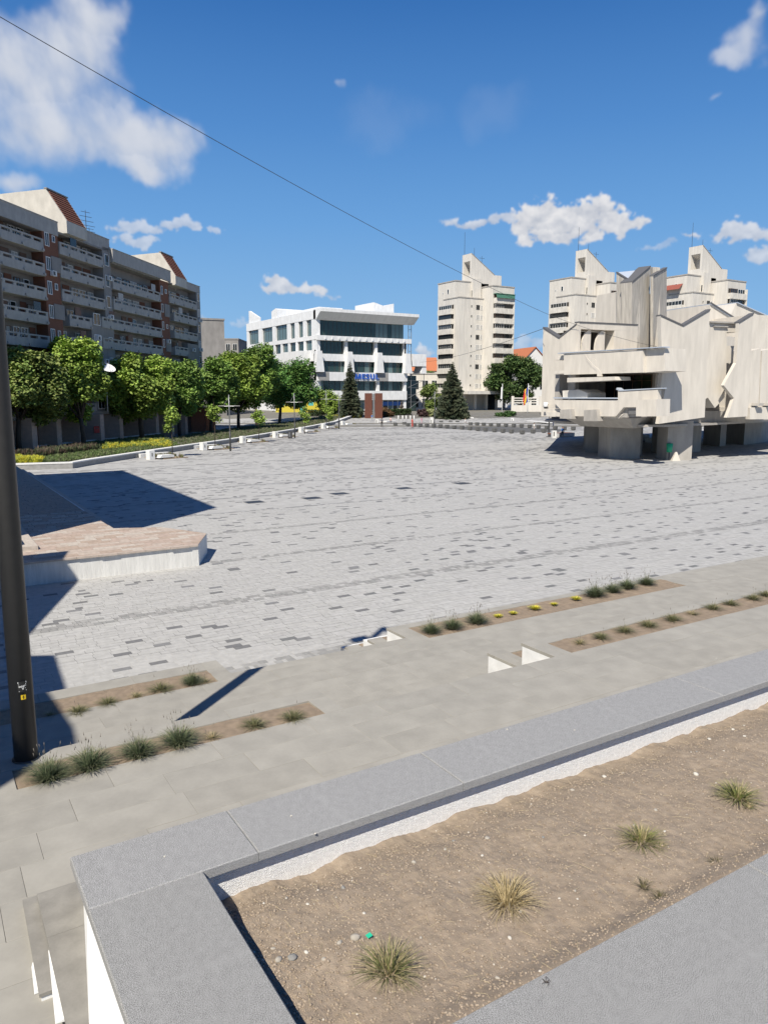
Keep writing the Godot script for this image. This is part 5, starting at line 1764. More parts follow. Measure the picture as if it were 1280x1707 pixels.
	for q in [[[0.03, 9.97], [1.31, 10.23], [1.56, 4.8], [0.14, 4.69]], [[1.49, 10.01], [3.63, 10.32], [4.28, 4.87], [1.71, 4.8]]]:
		s = st()
		prism(s, q, -5.0, 0.0, frame(Vector3(66.54, 0.00, -42.87), 96))
		put(s, "side_box", M.concrete, b)
	s = st()
	prism(s, [[-0.02, 4.76], [6.16, 4.85], [6.32, 3.62], [0.1, 3.67]], -5.5, 0.35, frame(Vector3(66.54, 0.00, -42.87), 96))
	put(s, "lower_band", M.concrete, b)
	for q in [[[0.6, 5.17], [1.26, 5.17], [1.19, 4.92], [0.52, 4.93]], [[2.14, 5.16], [2.82, 5.16], [2.74, 4.91], [2.06, 4.92]]]:
		s = st()
		prism(s, q, 0.0, 0.8, frame(Vector3(66.54, 0.00, -42.87), 96))
		put(s, "water_spout", M.concrete_grey, b)
	# roofs behind: saw-tooth gables with pale metal slopes
	s = st()
	prism(s, [[-4.05, 15.85], [0.02, 14.12], [0.14, 12.88], [-4.0, 12.76]], -9.0, 0.0, frame(Vector3(80.34, 0.00, -53.80), 100))
	put(s, "roof_gable", M.concrete, b)
	s = st()
	prism(s, [[-0.26, 14.11], [0.82, 16.32], [4.48, 15.28], [6.28, 14.87], [6.48, 13.06], [-0.14, 12.87]], -9.0, -1.0, frame(Vector3(80.34, 0.00, -53.80), 100))
	put(s, "roof_gable", M.concrete, b)
	s = st()
	prism(s, [[-0.32, 14.27], [3.26, 14.25], [3.67, 10.53], [-0.12, 10.64]], -6.0, 0.0, frame(Vector3(76.35, 0.00, -49.04), 100))
	put(s, "back_wall", M.concrete, b)
	s = st()
	prism(s, [[-4.06, 15.93], [0.07, 14.21], [0.08, 14.08], [-4.05, 15.83]], -9.2, 0.15, frame(Vector3(80.34, 0.00, -53.80), 100))
	prism(s, [[0.81, 16.4], [6.27, 14.95], [6.29, 14.82], [0.82, 16.3]], -9.2, -0.8, frame(Vector3(80.34, 0.00, -53.80), 100))
	put(s, "metal_roof", M.roof_metal, b)
	# dark metal edging along the rooflines
	for q in [[frame(Vector3(54.57, 0.00, -43.17), 96), [[[-0.5, 12.47], [2.15, 11.73], [2.15, 11.86], [-0.5, 12.6]], [[2.15, 11.73], [5.22, 13.2], [5.22, 13.33], [2.15, 11.86]]], -0.5, 0.06], [frame(Vector3(54.68, 0.00, -53.03), 0), [[[4.81, 12.55], [2.53, 11.4], [2.53, 11.53], [4.81, 12.68]], [[2.53, 11.4], [0.28, 12.54], [0.28, 12.67], [2.53, 11.53]]], -0.06, 0.6], [frame(Vector3(64.46, 0.00, -42.46), 96), [[[-0.59, 12.3], [1.22, 13.17], [1.22, 13.3], [-0.59, 12.43]]], -0.5, 0.06], [frame(Vector3(63.00, 0.00, -53.71), 0), [[[2.43, 18.36], [0.35, 17.18], [0.35, 17.31], [2.43, 18.49]]], -0.06, 1.3], [frame(Vector3(63.00, 0.00, -53.71), 78), [[[-0.55, 17.08], [3.03, 18.96], [3.03, 19.09], [-0.55, 17.21]]], -1.3, 0.06], [frame(Vector3(66.43, 0.00, -53.74), 70), [[[-1.28, 17.84], [2.68, 19.11], [2.68, 19.24], [-1.28, 17.97]]], -0.4, 0.06], [frame(Vector3(80.34, 0.00, -53.80), 100), [[[-4.06, 15.93], [0.07, 14.21], [0.07, 14.34], [-4.06, 16.06]]], -0.1, 0.25], [fz, [[[0.0, 12.73], [8.3, 12.86], [8.3, 12.97], [0.0, 12.84]]], -0.55, 0.06]]:
		for poly in q[1]:
			s = st()
			prism(s, poly, q[2], q[3], q[0])
			put(s, "roof_edging", M.lead, b)
	s = st()
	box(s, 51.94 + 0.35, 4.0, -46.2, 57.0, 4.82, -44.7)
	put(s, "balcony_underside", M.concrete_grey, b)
	# things fixed to the museum
	var c := Vector3(54.68, 4.80, -56.76)
	var o := thing("dome_camera", "white dome camera on the museum's left wall", "security camera", c)
	s = st(false)
	ball(s, c + Vector3(-0.35, -0.12, 0), Vector3(0.2, 0.2, 0.2), 10)
	put(s, "dome", M.glass_dark, o)
	s = st(false)
	tube(s, [c + Vector3(-0.35, -0.08, 0), c + Vector3(-0.35, 0.38, 0)], 0.26, 0.2, 12)
	tube(s, [c + Vector3(-0.35, 0.25, 0), c + Vector3(0.05, 0.25, 0)], 0.07, 0.07, 8)
	put(s, "housing", M.dish_white, o)
	var bp := Vector3(58.749, 0.000, -45.305) + Vector3(-0.15, 0, 0.25)
	o = thing("wall_bin", "green litter bin against the museum's front pier", "bin", bp)
	s = st(false)
	tube(s, [bp + Vector3(0, 0.75, 0), bp + Vector3(0, 1.55, 0)], 0.24, 0.3, 12)
	put(s, "body", M.bin_green, o)
	s = st()
	tube(s, [bp + Vector3(0, 0, 0), bp + Vector3(0, 0.75, 0)], 0.05, 0.05, 8)
	put(s, "post", M.dark_metal, o)
	var kp := Vector3(58.681, 0.000, -44.602)
	o = thing("concrete_wedge", "weathered pale concrete wedge leaning at the foot of the museum's front pier", "concrete wedge", kp)
	s = st()
	hexa(s, [kp + Vector3(-0.4, 0, 0.15), kp + Vector3(0.3, 0, 0.5), kp + Vector3(0.5, 0, 0.15), kp + Vector3(-0.15, 0, -0.25), kp + Vector3(-0.02, 0.8, 0.2), kp + Vector3(0.1, 0.8, 0.26), kp + Vector3(0.2, 0.8, 0.15), kp + Vector3(0.07, 0.8, 0.05)])
	put(s, "block", M.concrete, o)

# ---------------------------------------------------------------- buildings in the gaps
func simple_house(called: String, label: String, at: Vector3, az: float, w: float, d: float, h: float, wall: Material, roof: Material, rise: float, floors: int, cols: int) -> Node3D:
	var b := thing(called, label, "house" if rise > 0.0 else "building", at)
	b.transform = frame(at, az)
	xf = Transform3D()
	var I := Transform3D()
	var s := st()
	rect(s, I, -w / 2, -1.5, w / 2, h, -d, 0.0)
	if rise > 0.0: prism(s, [[-w / 2, h], [w / 2, h], [0, h + rise * 0.97]], -d, 0.0, I)
	put(s, "wall", wall, b)
	s = st()
	if rise > 0.0:
		prism(s, [[-w / 2 - 0.4, h - 0.3], [0, h + rise], [w / 2 + 0.4, h - 0.3], [w / 2 + 0.4, h - 0.05], [0, h + rise + 0.25], [-w / 2 - 0.4, h - 0.05]], -d - 0.4, 0.4, I)
	else:
		rect(s, I, -w / 2 - 0.15, h + 0.003, w / 2 + 0.15, h + 0.4, -d - 0.15, 0.15)
	put(s, "roof", roof, b)
	for j in floors:
		for k in cols:
			var x := -w / 2 + w * (k + 0.5) / cols
			var y := h - (j + 1) * h / floors + 0.9
			window(b, I, x - w / cols * 0.32, y, x + w / cols * 0.32, y + h / floors * 0.5, 0.0, 1.0, M.frame_white, M.glass_dark, 1)
	return b

func build_far_buildings() -> void:
	simple_house("office_block", "plain grey windowless block behind the far end of the apartment block", Vector3(53.34, 0.00, -155.65) + Vector3(4, 0, -14), 100.0, 9.5, 30.0, 22.5, M.block_grey, M.block_grey, 0.0, 1, 0)
	var p := Vector3(83.45, 1.76, -227.33)
	p.y = 1.0
	var ob := simple_house("office_block", "small office with white window rows and green bands between the apartment block and the trees", p, 122.0, 8.5, 16.0, 21.5, M.block_grey, M.block_grey, 0.0, 5, 4)
	var s := st()
	rect(s, Transform3D(), -4.2, 14.6, 4.2, 16.6, 0.0, 0.06)
	put(s, "green_band", M.awning_green, ob)
	p = Vector3(83.12, 1.89, -219.22)
	p.y = 1.0
	simple_house("office_block", "low cream building behind the trees left of the department store", p, 122.0, 12.0, 14.0, 15.5, M.tower_wall, M.block_grey, 0.0, 3, 4)
	p = Vector3(131.20, 1.94, -185.85)
	p.y = 1.2
	simple_house("annex", "low grey-roofed building between the department store and the lone tower", p, 122.0, 11.0, 10.0, 10.6, M.tower_wall, M.concrete_grey, 0.0, 2, 4)
	p = Vector3(194.43, 0.05, -271.33)
	p.y = 1.4
	simple_house("tiled_house", "house with an orange tiled roof far behind, between the department store and the lone tower", p, 30.0, 14.0, 26.0, 14.5, M.tower_wall, M.roof_orange, 5.5, 3, 4)
	p = Vector3(178.45, 1.40, -192.18)
	p.y = 1.4
	simple_house("tiled_house", "house with an orange tiled roof and white gable just left of the museum", p, 105.0, 9.0, 24.0, 15.5, M.frame_white, M.roof_orange, 4.5, 3, 3)
	# pale terraces and low walls at the far right of the square
	var at := Vector3(160.70, 0.00, -175.37)
	var t := thing("balustrade_wall", "pale wall with slatted openings behind the flagpoles at the museum's left", "wall", at + Vector3(8, 0.3, -12))
	var B := Vector3(135.02, 3.02, -153.91)
	var F := frame(Vector3(B.x, 0.0, B.z), 121.8)
	s = st()
	prism(s, [[0, -0.5], [12, -0.5], [12, 3.1], [0, 3.1]], -0.4, 0.0, F)
	for k in 4: prism(s, [[k * 3.7, 3.1], [0.7 + k * 3.7, 3.1], [0.7 + k * 3.7, 5.5], [k * 3.7, 5.5]], -0.4, 0.0, F)
	put(s, "wall", M.tower_wall, t)
	s = st()
	for k in 3: prism(s, [[0.1, 3.6 + k * 0.62], [11.8, 3.6 + k * 0.62], [11.8, 3.85 + k * 0.62], [0.1, 3.85 + k * 0.62]], -0.3, -0.1, F)
	put(s, "slat", M.tower_parapet, t)
	var rows := [
		[[Vector3(106.005, 0.000, -150.116), Vector3(123.720, 0.000, -152.862), Vector3(127.280, 0.000, -144.959)], 0.9, 2.2, "long pale low wall left of the flagpoles"],
		[[Vector3(138.664, 0.000, -166.023), Vector3(154.439, 0.000, -171.130), Vector3(155.174, 0.000, -163.018), Vector3(139.973, 0.000, -139.902)], 1.0, 3.0, "pale terrace wall around the round-crowned tree"],
		[[Vector3(112.339, 0.000, -127.324), Vector3(106.001, 0.000, -110.099)], 0.5, 1.2, "long white bench on dark feet before the museum"],
		[[Vector3(125.852, 0.000, -132.764), Vector3(122.225, 0.000, -119.064), Vector3(119.124, 0.000, -110.990)], 0.7, 2.4, "white terrace edge running behind the museum's piers"],
		[[Vector3(107.790, 0.000, -141.528), Vector3(111.112, 0.000, -139.468)], 0.45, 1.0, "short white bench in the middle of the far plaza"],
		[[Vector3(91.174, 0.000, -134.191), Vector3(94.565, -0.000, -134.129)], 0.5, 1.0, "short white bench behind the child in pink"],
		[[Vector3(82.362, 0.000, -131.905), Vector3(86.886, -0.000, -134.852)], 0.5, 1.4, "white bench right of the rust monument"],
		[[Vector3(76.684, 0.000, -77.903), Vector3(80.522, 0.000, -78.216)], 0.55, 1.4, "white bench with wooden top beside the museum's left pier"],
	]
	for q in rows:
		t = thing("white_bench" if q[1] < 0.6 else "terrace_wall", q[3], "bench" if q[1] < 0.6 else "wall", q[0][0])
		s = st()
		ribbon(s, q[0], 0.25 if q[1] < 0.6 else 0.0, q[2], 0.0, q[1] - 0.16)
		put(s, "base", M.frame_dark if q[1] < 0.6 else M.white_stone, t)
		s = st()
		ribbon(s, q[0], -0.1, q[2] + 0.15, q[1] - 0.155, q[1])
		put(s, "top", M.wood if q[3].contains("wooden") else M.white_stone, t)
		if q[3].contains("wooden"):
			s = st()
			ribbon(s, q[0], -0.12, 0.1, 0.05, q[1] - 0.01)
			put(s, "side", M.white_stone, t)
	# more white blocks and seats seen between the museum's piers
	for q in [[[Vector3(70.696, 0.000, -63.537), Vector3(71.188, 0.000, -63.232)], "white seat seen between the museum's left piers"], [[Vector3(78.558, 0.000, -62.680), Vector3(83.054, 0.000, -64.219)], "white seat seen behind the museum's front pier"], [[Vector3(97.324, 0.000, -66.888), Vector3(100.933, 0.000, -66.483)], "white seat seen between the museum's right-hand piers"]]:
		t = thing("white_bench", q[1], "bench", q[0][0])
		s = st()
		ribbon(s, q[0], 0.0, 1.2, 0.0, 0.55)
		put(s, "seat", M.white_stone, t)
		s = st()
		ribbon(s, q[0], 2.4, 4.2, 0.0, 0.75)
		put(s, "back_seat", M.white_stone, t)
		s = st()
		ribbon(s, q[0], 6.0, 8.0, 0.0, 1.1)
		put(s, "planter_edge", M.white_stone, t)

# the hall on the left, outside the picture, that shades the podium and the near corner of the square
func build_culture_house() -> void:
	var b := thing("culture_hall", "large concrete hall with a flat canopy, left of the square and outside the picture", "building", Vector3(-12, 0, -20))
	var s := st()
	plan(s, [[-0.29, -27.15], [0.17, -50.41], [-22, -50.41], [-22, -14], [-5.94, -23.87]], 1.3, 20.0)
	put(s, "stage_tower", M.concrete_grey, b)
	s = st()
	plan(s, [[-2.21, -21.53], [-2.75, -19.65], [-4.88, -14.36], [-5.01, -12.84], [-4.5, -12.57], [-4.64, -10.12], [-4.36, -5.8], [-4.57, -3.61], [-34, -3.61], [-34, -21.53]], 9.3, 10.0)
	put(s, "canopy", M.concrete, b)
	s = st()
	plan(s, [[-9.5, -17.0], [-9.5, -5.0], [-33.0, -5.0], [-33.0, -17.0]], 0.0, 9.3)
	put(s, "hall_wall", M.concrete, b)
	for k in 4:
		window(b, Transform3D(Vector3(0, 0, -1), Vector3.UP, Vector3(-1, 0, 0), Vector3(-9.5, 0, 0)), 5.5 + k * 2.8, 3.0, 7.9 + k * 2.8, 8.5, 0.0, -1.0, M.frame_dark, M.glass_dark, 1, true)

# ---------------------------------------------------------------- trees
func crown_of(owner: Node, c: Vector3, rx: float, ry: float, n: int, cols: Array, mesh: Mesh, sd: int, size: Vector2, lobes := 16) -> void:
	var r := RandomNumberGenerator.new()
	r.seed = sd
	var L := []
	for i in lobes:
		var a := i * 2.399 + r.randf_range(-0.3, 0.3)
		var v := r.randf_range(-0.85, 0.9)
		var ring := sqrt(maxf(0.0, 1.0 - v * v)) * r.randf_range(0.55, 0.85)
		L.append([c + Vector3(cos(a) * ring * rx, v * ry * 0.75, sin(a) * ring * rx), r.randf_range(0.28, 0.46) * minf(rx, ry), r.randf_range(0.8, 1.2)])
	L.append([c, 0.55 * minf(rx, ry), 1.0])
	var mm := MultiMesh.new()
	mm.transform_format = MultiMesh.TRANSFORM_3D
	mm.use_colors = true
	mm.mesh = mesh
	mm.instance_count = n
	for i in n:
		var l: Array = L[r.randi() % L.size()]
		var d := Vector3(r.randfn(), r.randfn() * 0.9, r.randfn()).normalized()
		var q: Vector3 = l[0] + d * l[1] * pow(r.randf(), 0.30) * r.randf_range(0.85, 1.1)
		var k := r.randf_range(size.x, size.y)
		mm.set_instance_transform(i, Transform3D(Basis.from_euler(Vector3(r.randf_range(-0.5, 0.5), r.randf() * TAU, r.randf_range(-0.5, 0.5))).scaled(Vector3(k, k, k)), q - owner.position))
		mm.set_instance_color(i, (cols[r.randi() % cols.size()] as Color) * r.randf_range(0.8, 1.2) * l[2])
	var mi := MultiMeshInstance3D.new()
	mi.multimesh = mm
	mi.name = numbered(owner, "crown")
	owner.add_child(mi)
	tag(mi, "", "", "", "stuff")

func trunk_of(owner: Node, base: Vector3, c: Vector3, rx: float, ry: float, r0: float, sd: int) -> void:
	var r := RandomNumberGenerator.new()
	r.seed = sd
	var s := st(false)
	var fork := Vector3(lerpf(base.x, c.x, 0.25), maxf(c.y - ry * 0.75, base.y + 0.8), lerpf(base.z, c.z, 0.25))
	tube(s, [base, base.lerp(fork, 0.5) + Vector3(r.randf_range(-0.08, 0.08), 0, r.randf_range(-0.08, 0.08)), fork], r0, r0 * 0.75, 9)
	put(s, "trunk", M.bark, owner)
	for k in 6:
		s = st(false)
		var a := k * TAU / 6.0 + r.randf_range(-0.4, 0.4)
		var tip := c + Vector3(cos(a) * rx * 0.6, r.randf_range(-0.2, 0.6) * ry, sin(a) * rx * 0.6)
		tube(s, [fork - Vector3(0, 0.2, 0), fork.lerp(tip, 0.5) + Vector3(0, -0.1 * ry, 0), tip], r0 * 0.55, r0 * 0.12, 6)
		put(s, "limb", M.bark, owner)

func build_trees() -> void:
	var leaf := leaf_clump(7, 0.42, 2)
	var leaf_small := leaf_clump(6, 0.26, 3)
	var tones := {
		"olive": [Color(0.158, 0.211, 0.046), Color(0.116, 0.179, 0.038), Color(0.190, 0.230, 0.060)],
		"bright": [Color(0.211, 0.307, 0.043), Color(0.158, 0.250, 0.038), Color(0.253, 0.339, 0.060)],
		"mid": [Color(0.148, 0.250, 0.043), Color(0.111, 0.205, 0.038), Color(0.180, 0.269, 0.055)],
		"green": [Color(0.084, 0.192, 0.038), Color(0.065, 0.160, 0.032), Color(0.127, 0.230, 0.048)]}
	var names := ["broad olive-leaved tree at the left edge, next to the lamp pole", "tallest yellow-green tree of the left row, standing before the brick strip", "wide round yellow-green tree in front of the far balconies", "narrow green tree squeezed in the middle of the left row", "mid-green tree before the end wall of the apartment block", "yellow-green tree before the grey windowless block", "tree whose top rises in front of the white department store", "dark green round tree at the right end of the left row, by the store's corner"]
	var row := [[Vector3(8.89, 0.00, -83.60), 9.83, 6.12, -84.14, 4.00, 4.03, "olive"], [Vector3(15.35, 0.00, -85.29), 15.05, 6.85, -86.74, 3.00, 5.21, "bright"], [Vector3(24.58, 0.00, -97.55), 24.42, 6.30, -98.81, 4.74, 4.17, "bright"], [Vector3(31.37, 0.00, -104.27), 32.00, 6.33, -105.04, 2.79, 4.41, "mid"], [Vector3(38.23, 0.00, -111.19), 39.01, 6.72, -111.94, 3.35, 4.62, "mid"], [Vector3(45.18, 0.00, -117.85), 45.94, 7.26, -118.71, 3.92, 5.48, "bright"], [Vector3(53.81, 0.00, -131.20), 54.09, 8.62, -132.61, 4.25, 6.29, "mid"], [Vector3(63.16, 0.00, -141.97), 64.81, 8.16, -142.44, 5.77, 6.19, "green"]]
	for i in row.size():
		var q: Array = row[i]
		var base: Vector3 = q[0]
		base.y = gh(base.x, base.z) + (0.28 if i < 3 else 0.0)
		var t := thing("broadleaf_tree", names[i], "tree", base, 0.0, "trees along the left side")
		xf = t.transform.affine_inverse()
		var c := Vector3(q[1], q[2] + 0.5, q[3])
		trunk_of(t, base, c, q[4], q[5], 0.22 + 0.02 * q[4], 60 + i)
		crown_of(t, c, q[4] * 1.13, q[5] * 1.0, int(3200 + 200 * q[4] * q[5]), tones[q[6]], leaf, 80 + i, Vector2(0.55, 1.05), 20)
	# the round tree beside the flags
	var bp := Vector3(149.87, 0.00, -166.31)
	bp.y = 0.75
	var t2 := thing("broadleaf_tree", "big dark green round-crowned tree between the lone tower and the museum", "tree", bp)
	var D := 218.61
	var c2 := Vector3(148.79, 10.29, -168.86)
	trunk_of(t2, bp, c2, 46 * D / 1260, 38 * D / 1260, 0.35, 5)
	crown_of(t2, c2, 49 * D / 1260, 42 * D / 1260, 6500, [Color(0.06, 0.115, 0.028), Color(0.045, 0.09, 0.024), Color(0.09, 0.14, 0.036)], leaf, 7, Vector2(0.8, 1.5), 26)
	# trees and bushes far behind
	for q in [[Vector3(151.58, 9.47, -216.27), 3.5, 5.0, "dark tree far behind, beside the department store's stair tower", 3], [Vector3(102.89, 4.49, -144.33), 3.4, 4.2, "olive bushy tree right of the department store's outside stair", 4], [Vector3(82.56, 4.46, -160.50), 3.0, 3.0, "bright green small tree before the store's ground floor", 5], [Vector3(81.43, 3.44, -153.87), 2.2, 2.2, "light green bush left of the dark spruce", 6]]:
		var c: Vector3 = q[0]
		var base := Vector3(c.x, gh(c.x, c.z), c.z)
		var t := thing("small_tree", q[3], "tree", base)
		trunk_of(t, base, c, q[1], q[2], 0.16, q[4])
		crown_of(t, c, q[1], q[2], 1500, tones[["green", "olive", "bright", "bright"][q[4] - 3]], leaf, q[4], Vector2(0.6, 1.1), 10)
	spruce(Vector3(82.90, 1.65, -147.87), 0.8, 12.6, 2.6, "dark slender spruce in front of the store's front", 1)
	spruce(Vector3(100.25, 1.99, -133.60), 0.4, 12.6, 3.7, "broad spruce with drooping boughs before the lone tower", 2)
	# hedges and flower strip in front of the store
	var hp := [Vector3(76.52, 1.55, -156.57), Vector3(88.20, 1.50, -151.69)]
	var hq := [Vector3(92.96, 1.47, -149.93), Vector3(99.28, 1.42, -148.39)]
	for q in [[hp, "clipped dark green hedge left of the rust monument"], [hq, "clipped dark green hedge right of the rust monument"]]:
		var a: Vector3 = q[0][0]
		var z: Vector3 = q[0][1]
		var t := thing("hedge", q[1], "hedge", Vector3(a.x, gh(a.x, a.z), a.z))
		var s := st(false)
		var n := Vector3(0.53, 0, -0.85) * 1.4
		var poly := [[a.x, a.z], [z.x, z.z], [z.x + n.x, z.z + n.z], [a.x + n.x, a.z + n.z]]
		var mi := scatter("hedge_leaves", t, leaf, poly2(poly), 900, 0.0, Vector2(0.5, 0.9), [Color(0.035, 0.062, 0.018), Color(0.05, 0.085, 0.022), Color(0.028, 0.05, 0.016)], 21)
		mi.position = -t.position
		var mm := mi.multimesh
		for k in mm.instance_count:
			var tr := mm.get_instance_transform(k)
			tr.origin.y += 1.35 * pow(float(k % 23) / 23.0, 0.7)
			mm.set_instance_transform(k, tr)
	var yl := clump_mesh(14, 0.4, 0.3, 0.09, 9)
	scatter("yellow_flowers", self, yl, poly2([[79.41, -152.4], [85.95, -148.35], [84.43, -145.73], [78.01, -149.71]]), 220, 0.0, Vector2(1.0, 1.6), [Color(0.62, 0.55, 0.05), Color(0.4, 0.4, 0.06)], 22)
	# low shrubs by the statue and the racks
	for q in [[Vector3(91.95, 1.55, -147.00), 2.0, 1.8, Color(0.10, 0.055, 0.02), "rust-brown low shrub left of the bust"], [Vector3(99.02, 1.55, -142.61), 1.6, 1.3, Color(0.06, 0.03, 0.03), "dark purple shrub behind the low bollards"], [Vector3(100.18, 1.55, -141.89), 1.5, 1.5, Color(0.25, 0.27, 0.12), "pale flowering shrub right of the store's stair"], [Vector3(115.15, 1.55, -132.61), 3.0, 0.9, Color(0.045, 0.10, 0.022), "flat green shrub at the foot of the white flagpole"]]:
		var c: Vector3 = q[0]
		c.y = gh(c.x, c.z)
		var t := thing("shrub", q[4], "shrub", c)
		crown_of(t, c + Vector3(0, q[2] * 0.5, 0), q[1], q[2] * 0.6, 380, [q[3]], leaf_small, int(c.x), Vector2(1.0, 1.7), 8)
	# thin saplings in the bench pits
	var sap := [Vector3(21.069, 0.000, -72.613), Vector3(27.791, 0.000, -79.642), Vector3(37.097, 0.000, -89.793), Vector3(50.626, 0.000, -104.526), Vector3(60.623, -0.000, -115.745)]
	for i in sap.size():
		var b: Vector3 = sap[i]
		var h := 5.2 if i in [0, 1] else 4.2
		var t := thing("sapling", "thin young tree in the planted pit beside the %s left-hand bench" % nth(i), "sapling", b, 0.0, "saplings in the bench pits")
		xf = t.transform.affine_inverse()
		var s := st(false)
		tube(s, [b, b + Vector3(0.05, h * 0.5, 0), b + Vector3(0, h, 0.05)], 0.05, 0.015, 6)
		put(s, "trunk", M.bark, t)
		crown_of(t, b + Vector3(0, h * 0.68, 0), 0.75, h * 0.34, 150, tones["bright"], leaf_small, 200 + i, Vector2(0.7, 1.1), 9)

func spruce(base: Vector3, y: float, h: float, r0: float, label: String, sd: int) -> void:
	base.y = y
	var r := RandomNumberGenerator.new()
	r.seed = sd
	var t := thing("spruce_tree", label, "spruce", base)
	var s := st(false)
	tube(s, [base, base + Vector3(0, h * 0.5, 0), base + Vector3(0, h * 0.98, 0)], 0.22, 0.03, 8)
	put(s, "trunk", M.bark, t)
	# one drooping bough: a rib with fringes of needles
	xf = Transform3D()
	s = st()
	for k in 9:
		var x := 0.1 + 0.1 * k
		for e in [-1.0, 1.0]:
			var w := 0.30 * (1.0 - x * 0.75)
			var a := Vector3(x, -0.10 * x * x, 0)
			tri(s, a, a + Vector3(0.16, -0.05, 0), a + Vector3(0.14, -0.16, e * w), Vector3.UP)
			tri(s, a, a + Vector3(0.10, 0.02, e * 0.05), a + Vector3(0.05, -0.30 * (0.5 + x), e * w * 0.5), Vector3(0, 0, e))
	s.generate_normals()
	var bough := s.commit()
	bough.surface_set_material(0, M.leaf)
	var mm := MultiMesh.new()
	mm.transform_format = MultiMesh.TRANSFORM_3D
	mm.use_colors = true
	mm.mesh = bough
	var ts := []
	var v := 0.10
	while v < 0.985:
		var reach := r0 * pow(1.0 - v, 0.85) * 1.1 + 0.12
		var n := int(9 + reach * 4)
		for k in n:
			var l := reach * r.randf_range(0.65, 1.12)
			var b := Basis(Vector3.UP, TAU * k / n + r.randf_range(-0.3, 0.3)) * Basis(Vector3(0, 0, 1), r.randf_range(-0.25, 0.18))
			ts.append(Transform3D(b.scaled_local(Vector3(l, l * 0.9, l * 0.9)), Vector3(0, h * v + r.randf_range(-0.15, 0.15), 0)))
		v += 0.022
	mm.instance_count = ts.size()
	for i in ts.size():
		mm.set_instance_transform(i, ts[i])
		mm.set_instance_color(i, Color(0.028, 0.046, 0.024).lerp(Color(0.055, 0.062, 0.032), r.randf()))
	var mi := MultiMeshInstance3D.new()
	mi.multimesh = mm
	mi.name = "crown"
	t.add_child(mi)
	tag(mi, "", "", "", "stuff")

# ---------------------------------------------------------------- lamps, flags, the rust monument and other street furniture
func square_lamp(at: Vector3, h: float, label: String) -> void:
	var t := thing("street_lamp", label, "street lamp", at, 0.0, "double-armed lamps on the square")
	xf = Transform3D()
	var s := st(false)
	tube(s, [Vector3.ZERO, Vector3(0, h * 0.36, 0)], 0.09, 0.09, 8)
	put(s, "base_tube", M.dark_metal, t)
	s = st(false)
	tube(s, [Vector3(0, h * 0.36, 0), Vector3(0, h, 0)], 0.065, 0.055, 8)
	put(s, "pole", M.steel, t)
	for e in [-1.0, 1.0]:
		var d: Vector3 = Vector3(0.85, 0, 0.53) * e
		s = st()
		tube(s, [Vector3(0, h * 0.80, 0), d * 0.55 + Vector3(0, h * 0.80 - 0.02, 0)], 0.035, 0.035, 6)
		if e < 0.0: tube(s, [Vector3(0, h * 0.97, 0), d * 0.55 + Vector3(0, h * 0.81, 0)], 0.02, 0.02, 5)
		put(s, "arm", M.steel, t)
		s = st()
		tube(s, [d * 0.5 + Vector3(0, h * 0.80, 0), d * 1.15 + Vector3(0, h * 0.80, 0)], 0.09, 0.06, 6)
		put(s, "lamp_head", M.dark_metal, t)

